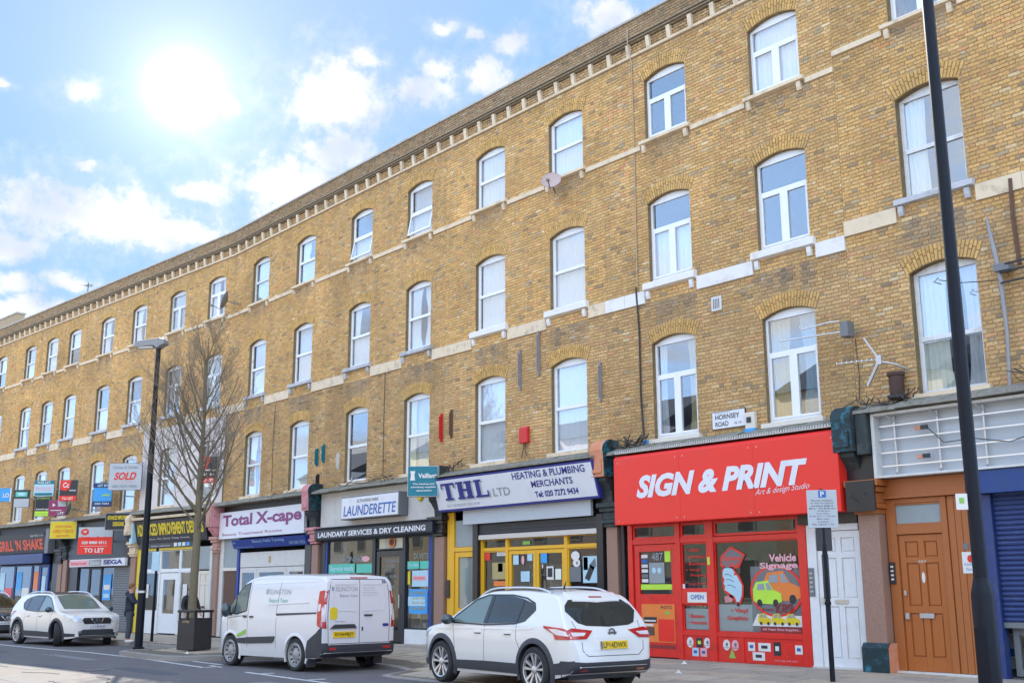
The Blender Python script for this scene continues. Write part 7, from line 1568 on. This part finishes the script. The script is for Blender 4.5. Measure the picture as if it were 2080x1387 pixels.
OLD = thing('parked_car', 'white crossover at the left facing the camera with its front wheels turned', 'car', -.68, -5.2, -.14, rz=R(7.41)); OLD.scale = (.985,)*3
suv(OLD, 'old', 'carwhite', 'LY10NHF', 'multi', ('rimsilver', 'rimdark'), steer=R(-28))
DARK = thing('parked_car', 'dark car cut by the left edge behind the white crossover', 'car', -6.75, -5.95, -.14, rz=R(5)); DARK.scale = (1, 1, .97)
suv(DARK, 'old', 'carblack', 'KX09YFB', 'multi', ('rimsilver', 'rimdark'))
# the van
SL = .87
def van(root):
    X = lambda v: v*SL
    topc = [(-2.47, .60), (-2.465, 1.2), (-2.45, 1.70), (-2.40, 1.86), (-2.25, 1.935), (-1.2, 1.965), (0, 1.97), (.6, 1.945), (.95, 1.86), (1.35, 1.56), (1.62, 1.33), (1.85, 1.18), (2.15, 1.08), (2.33, .96), (2.43, .78), (2.46, .55)]
    planc = [(-2.47, .86), (-2.44, .925), (-2.3, .965), (-1.5, .985), (1.4, .985), (1.9, .95), (2.2, .86), (2.37, .72), (2.46, .50)]
    botc = [(-2.47, .38), (-2.2, .27), (2.0, .24), (2.46, .30)]; vertc = [(.2, .96), (.4, .985), (.7, 1.0), (.95, 1.0), (1.15, .985), (1.4, .955), (1.7, .90), (1.97, .82)]
    c = Car(dict(topc=[(X(a), b) for a, b in topc], planc=[(X(a), b) for a, b in planc], botc=[(X(a), b) for a, b in botc], vertc=vertc, x0=X(-2.47), x1=X(2.46), nx=84, crown=.03, round=.10, wheels=(1.275, -1.275), wr=.335, ar=.385)); c.build(root, 'vanwhite')
    for sd in ('left', 'right'):
        sg = 1 if sd == 'left' else -1
        c.decal('window', 'tintlight', sd, [(X(1.62), 1.16), (X(1.50), 1.32), (X(1.06), 1.70), (X(.80), 1.76), (X(.78), 1.20), (X(1.2), 1.13)], .006); c.strip('window_trim', 'black', sd, [(X(1.66), 1.15), (X(1.52), 1.34), (X(1.06), 1.72), (X(.78), 1.78), (X(.76), 1.19), (X(1.2), 1.115), (X(1.66), 1.15)], .025, .009)
        c.strip('window_divider', 'black', sd, [(X(1.32), 1.15), (X(1.30), 1.48)], .03, .010)
        for pts in ([(X(.66), .42), (X(.68), 1.15), (X(.70), 1.80)], [(X(1.62), .60), (X(1.66), 1.1)], [(X(-.62), .42), (X(-.62), 1.06)], [(X(-.62), 1.80), (X(-.60), 1.10)], [(X(1.66), 1.02), (X(.7), 1.10)]): c.strip('door_seam', 'darkgrey', sd, pts, .010, .0015)
        c.decal('slide_rail', 'cladding', sd, [(X(-.62), 1.10), (X(-2.26), 1.155), (X(-2.26), 1.185), (X(-.62), 1.145)], .010)
        c.decal('side_moulding', 'cladding', sd, [(X(.70), .50), (X(.72), .63), (X(-.60), .68), (X(-.56), .58), (X(-.48), .54)], .018); c.decal('side_moulding', 'cladding', sd, [(X(.74), .50), (X(.76), .62), (X(1.52), .58), (X(1.40), .50)], .018)
        c.strip('pressed_panel', 'vanwhite', sd, [(X(-.2), 1.33), (X(-1.9), 1.38)], .03, .012); c.strip('pressed_panel', 'vanwhite', sd, [(X(.62), 1.75), (X(-2.2), 1.80)], .014, .007)
        for x in (.80, .50): c.decal('handle', 'black', sd, [(X(x)+.06, 1.045), (X(x)+.06, 1.08), (X(x)-.06, 1.08), (X(x)-.06, 1.045)], .03, thick=.03)
        c.decal('rear_bumper', 'cladding', sd, [(X(-2.44), .30), (X(-2.44), .90), (X(-2.30), .78), (X(-1.98), .62), (X(-1.90), .42), (X(-1.90), .27)], .014)
        c.decal('green_swoosh', 'green', sd, [(X(1.60), .66), (X(1.2), .66), (X(.72), .80), (X(.72), .70), (X(1.1), .62)], .008)
        # tall tail lamps round the corner
        L = c.decal('tail_light', 'lampred', sd, [(X(-2.28), 1.60), (X(-2.43), 1.62), (X(-2.45), .86), (X(-2.33), .92), (X(-2.30), 1.15)], .012); c.decal('clear_lens', 'lampclear', sd, [(X(-2.31), 1.34), (X(-2.44), 1.36), (X(-2.44), 1.22), (X(-2.32), 1.20)], .016, L)
        L = c.decal('tail_light', 'lampred', 'rear', [(sg*.78, 1.62), (sg*.92, 1.55), (sg*.94, .88), (sg*.82, .86), (sg*.86, 1.2)], .012); c.decal('clear_lens', 'lampclear', 'rear', [(sg*.83, 1.34), (sg*.92, 1.34), (sg*.92, 1.0), (sg*.86, 1.0)], .016, L)
        MB().sphere((X(1.50), sg*1.10, 1.20), .15, 14, 0, (.6, .75, 1.05)).build('door_mirror', 'mirror', root, smooth=80); MB().box(X(1.46), X(1.54), min(sg*.9, sg*1.06), max(sg*.9, sg*1.06), 1.08, 1.14).build('mirror_arm', 'black', root)
        wheel(root, 1.275, sg*.87, .335, .21, sg, 'steel', R(0), ('rimgrey', 'rimdark')); wheel(root, -1.275, sg*.87, .335, .21, sg, 'steel', 0, ('rimgrey', 'rimdark'))
        MB().box(X(-1.94)-.0, X(-1.94)+.02, min(sg*.74, sg*.96), max(sg*.74, sg*.96), .10, .38).build('mud_flap', 'cladding', root)
    archlip(c, root, 'vanwhite', .05, proud=.010)
    # side print (reads left to right on both sides)
    for sd, f in (('left', -1), ('right', 1)):
        xc = X(-.62)
        c.text('ISLINGTON', sd, xc-f*.42 if f > 0 else xc+.42, xc+f*.42 if f > 0 else xc-.42, 1.54, 1.64, 'greylet', bold=-.01); c.text('Repairs Team', sd, xc-.36*f, xc+.36*f, 1.34, 1.46, 'greenlet', bold=.0)
        c.decal('logo', 'greylet', sd, [(xc-f*.52, 1.54), (xc-f*.46, 1.54), (xc-f*.46, 1.65), (xc-f*.52, 1.65)], .009)
        for k in range(5): c.text(['Environment', 'and Regeneration', 'Repairs', 'Islington Council', 'www.islington.gov.uk'][k], sd, X(1.3)-.16*f, X(1.3)+.16*f, .96-.045*k, .98-.045*k, 'greylet')
    c.decal('bonnet_trim', 'cladding', 'front', [(-.6, .32), (.6, .32), (.66, .56), (-.66, .56)], .014); c.decal('grille', 'black', 'front', [(-.42, .66), (.42, .66), (.5, .86), (-.5, .86)], .012)
    for sg in (-1, 1): c.decal('headlight', 'headlight', 'front', [(sg*.55, .80), (sg*.72, .80), (sg*.74, 1.0), (sg*.60, .98)], .014)
    c.decal('windscreen', 'tintlight', 'top', [(X(1.60), .66), (X(1.66), 0), (X(1.60), -.66), (X(1.0), -.60), (X(.96), 0), (X(1.0), .60)], .006)
    # rear doors
    c.strip('door_gap', 'darkgrey', 'rear', [(.0, .56), (.0, 1.84)], .012, .002); c.strip('door_gap', 'darkgrey', 'rear', [(-.77, .56), (-.79, 1.1), (-.76, 1.6), (-.70, 1.84), (.70, 1.84), (.76, 1.6), (.79, 1.1), (.77, .56), (-.77, .56)], .012, .002)
    for sg in (-1, 1): c.strip('pressed_panel', 'vanwhite', 'rear', [(sg*.08, 1.74), (sg*.62, 1.74), (sg*.68, 1.4), (sg*.62, 1.22), (sg*.10, 1.20)], .022, .008)
    c.decal('rear_bumper', 'cladding', 'rear', [(-.90, .30), (.90, .30), (.93, .58), (.80, .58), (.78, .54), (-.78, .54), (-.80, .58), (-.93, .58)], .02); c.decal('bumper_step', 'cladding', 'rear', [(-.7, .40), (.7, .40), (.7, .43), (-.7, .43)], .05)
    c.decal('plate_lamp_bar', 'cladding', 'rear', [(.08, .86), (.74, .86), (.62, .94), (.14, .94)], .03)
    py = c.decal('number_plate', 'plateyellow', 'rear', [(.12, .68), (.66, .68), (.66, .80), (.12, .80)], .02); c.text('EO64BJY', 'rear', .62, .16, .70, .78, 'black', off=.03, parent=py)
    c.decal('handle', 'black', 'rear', [(-.12, 1.10), (-.32, 1.10), (-.32, 1.13), (-.12, 1.13)], .03); c.decal('badge', 'navylet', 'rear', [(-.62, .88), (-.74, .88), (-.76, .91), (-.74, .94), (-.62, .94), (-.60, .91)], .012)
    c.decal('yellow_sticker', 'yellowsign', 'rear', [(.70, 1.04), (.74, 1.08), (.74, 1.24), (.70, 1.28), (.60, 1.28), (.56, 1.24), (.56, 1.08), (.60, 1.04)], .009)
    c.decal('brake_light', 'lampred', 'rear', [(-.22, 1.865), (.22, 1.865), (.22, 1.885), (-.22, 1.885)], .02); c.text('38', 'rear', -.58, -.68, 1.76, 1.83, 'darkgrey', bold=.02)
    c.text('ISLINGTON', 'rear', .60, .06, 1.60, 1.69, 'greylet', bold=-.01); c.text('Repairs Team', 'rear', .50, .06, 1.47, 1.54, 'greylet', bold=.0); c.decal('logo', 'greylet', 'rear', [(.70, 1.61), (.65, 1.61), (.65, 1.69), (.70, 1.69)], .009)
    for k in range(4): c.text(['Environment', 'and Regeneration', '020 7527 5400', 'www.islington.gov.uk'][k], 'rear', -.08, -.38-.04*k, 1.66-.05*k, 1.68-.05*k, 'greylet')
    c.text('TRANSIT', 'rear', .62, .36, .985, 1.005, 'darkgrey'); c.decal('reflector', 'lampred', 'rear', [(.60, .44), (.76, .44), (.76, .49), (.60, .49)], .028); c.decal('reflector', 'lampred', 'rear', [(-.60, .44), (-.80, .44), (-.80, .49), (-.60, .49)], .028)
    c.decal('lock_cover', 'darkgrey', 'rear', [(-.06, .80), (-.09, .80), (-.09, .88), (-.06, .88)], .01)
    b = MB()
    for y in (-.45, .45): b.box(X(.5), X(1.05), y-.26, y+.26, .6, .85); b.box(X(.42), X(.55), y-.26, y+.26, .7, 1.45)
    b.box(X(1.3), X(1.8), -.8, .8, .8, 1.12); b.build('seats', 'black', root, bevel=.03)
    MB().box(X(-2.3), X(1.9), -.78, .78, .28, .36).build('underbody', 'black', root)
    return c
VAN = thing('parked_van', 'white panel van with red tail lights and yellow plate parked outside the launderette', 'van', 13.44, -4.80, -.14, rz=R(184.5)); van(VAN)
for c_ in (NEAR, OLD, DARK):
    o = MB().box(-1.9, 1.9, -.68, .68, .22, .32).build('underbody', 'black', c_)
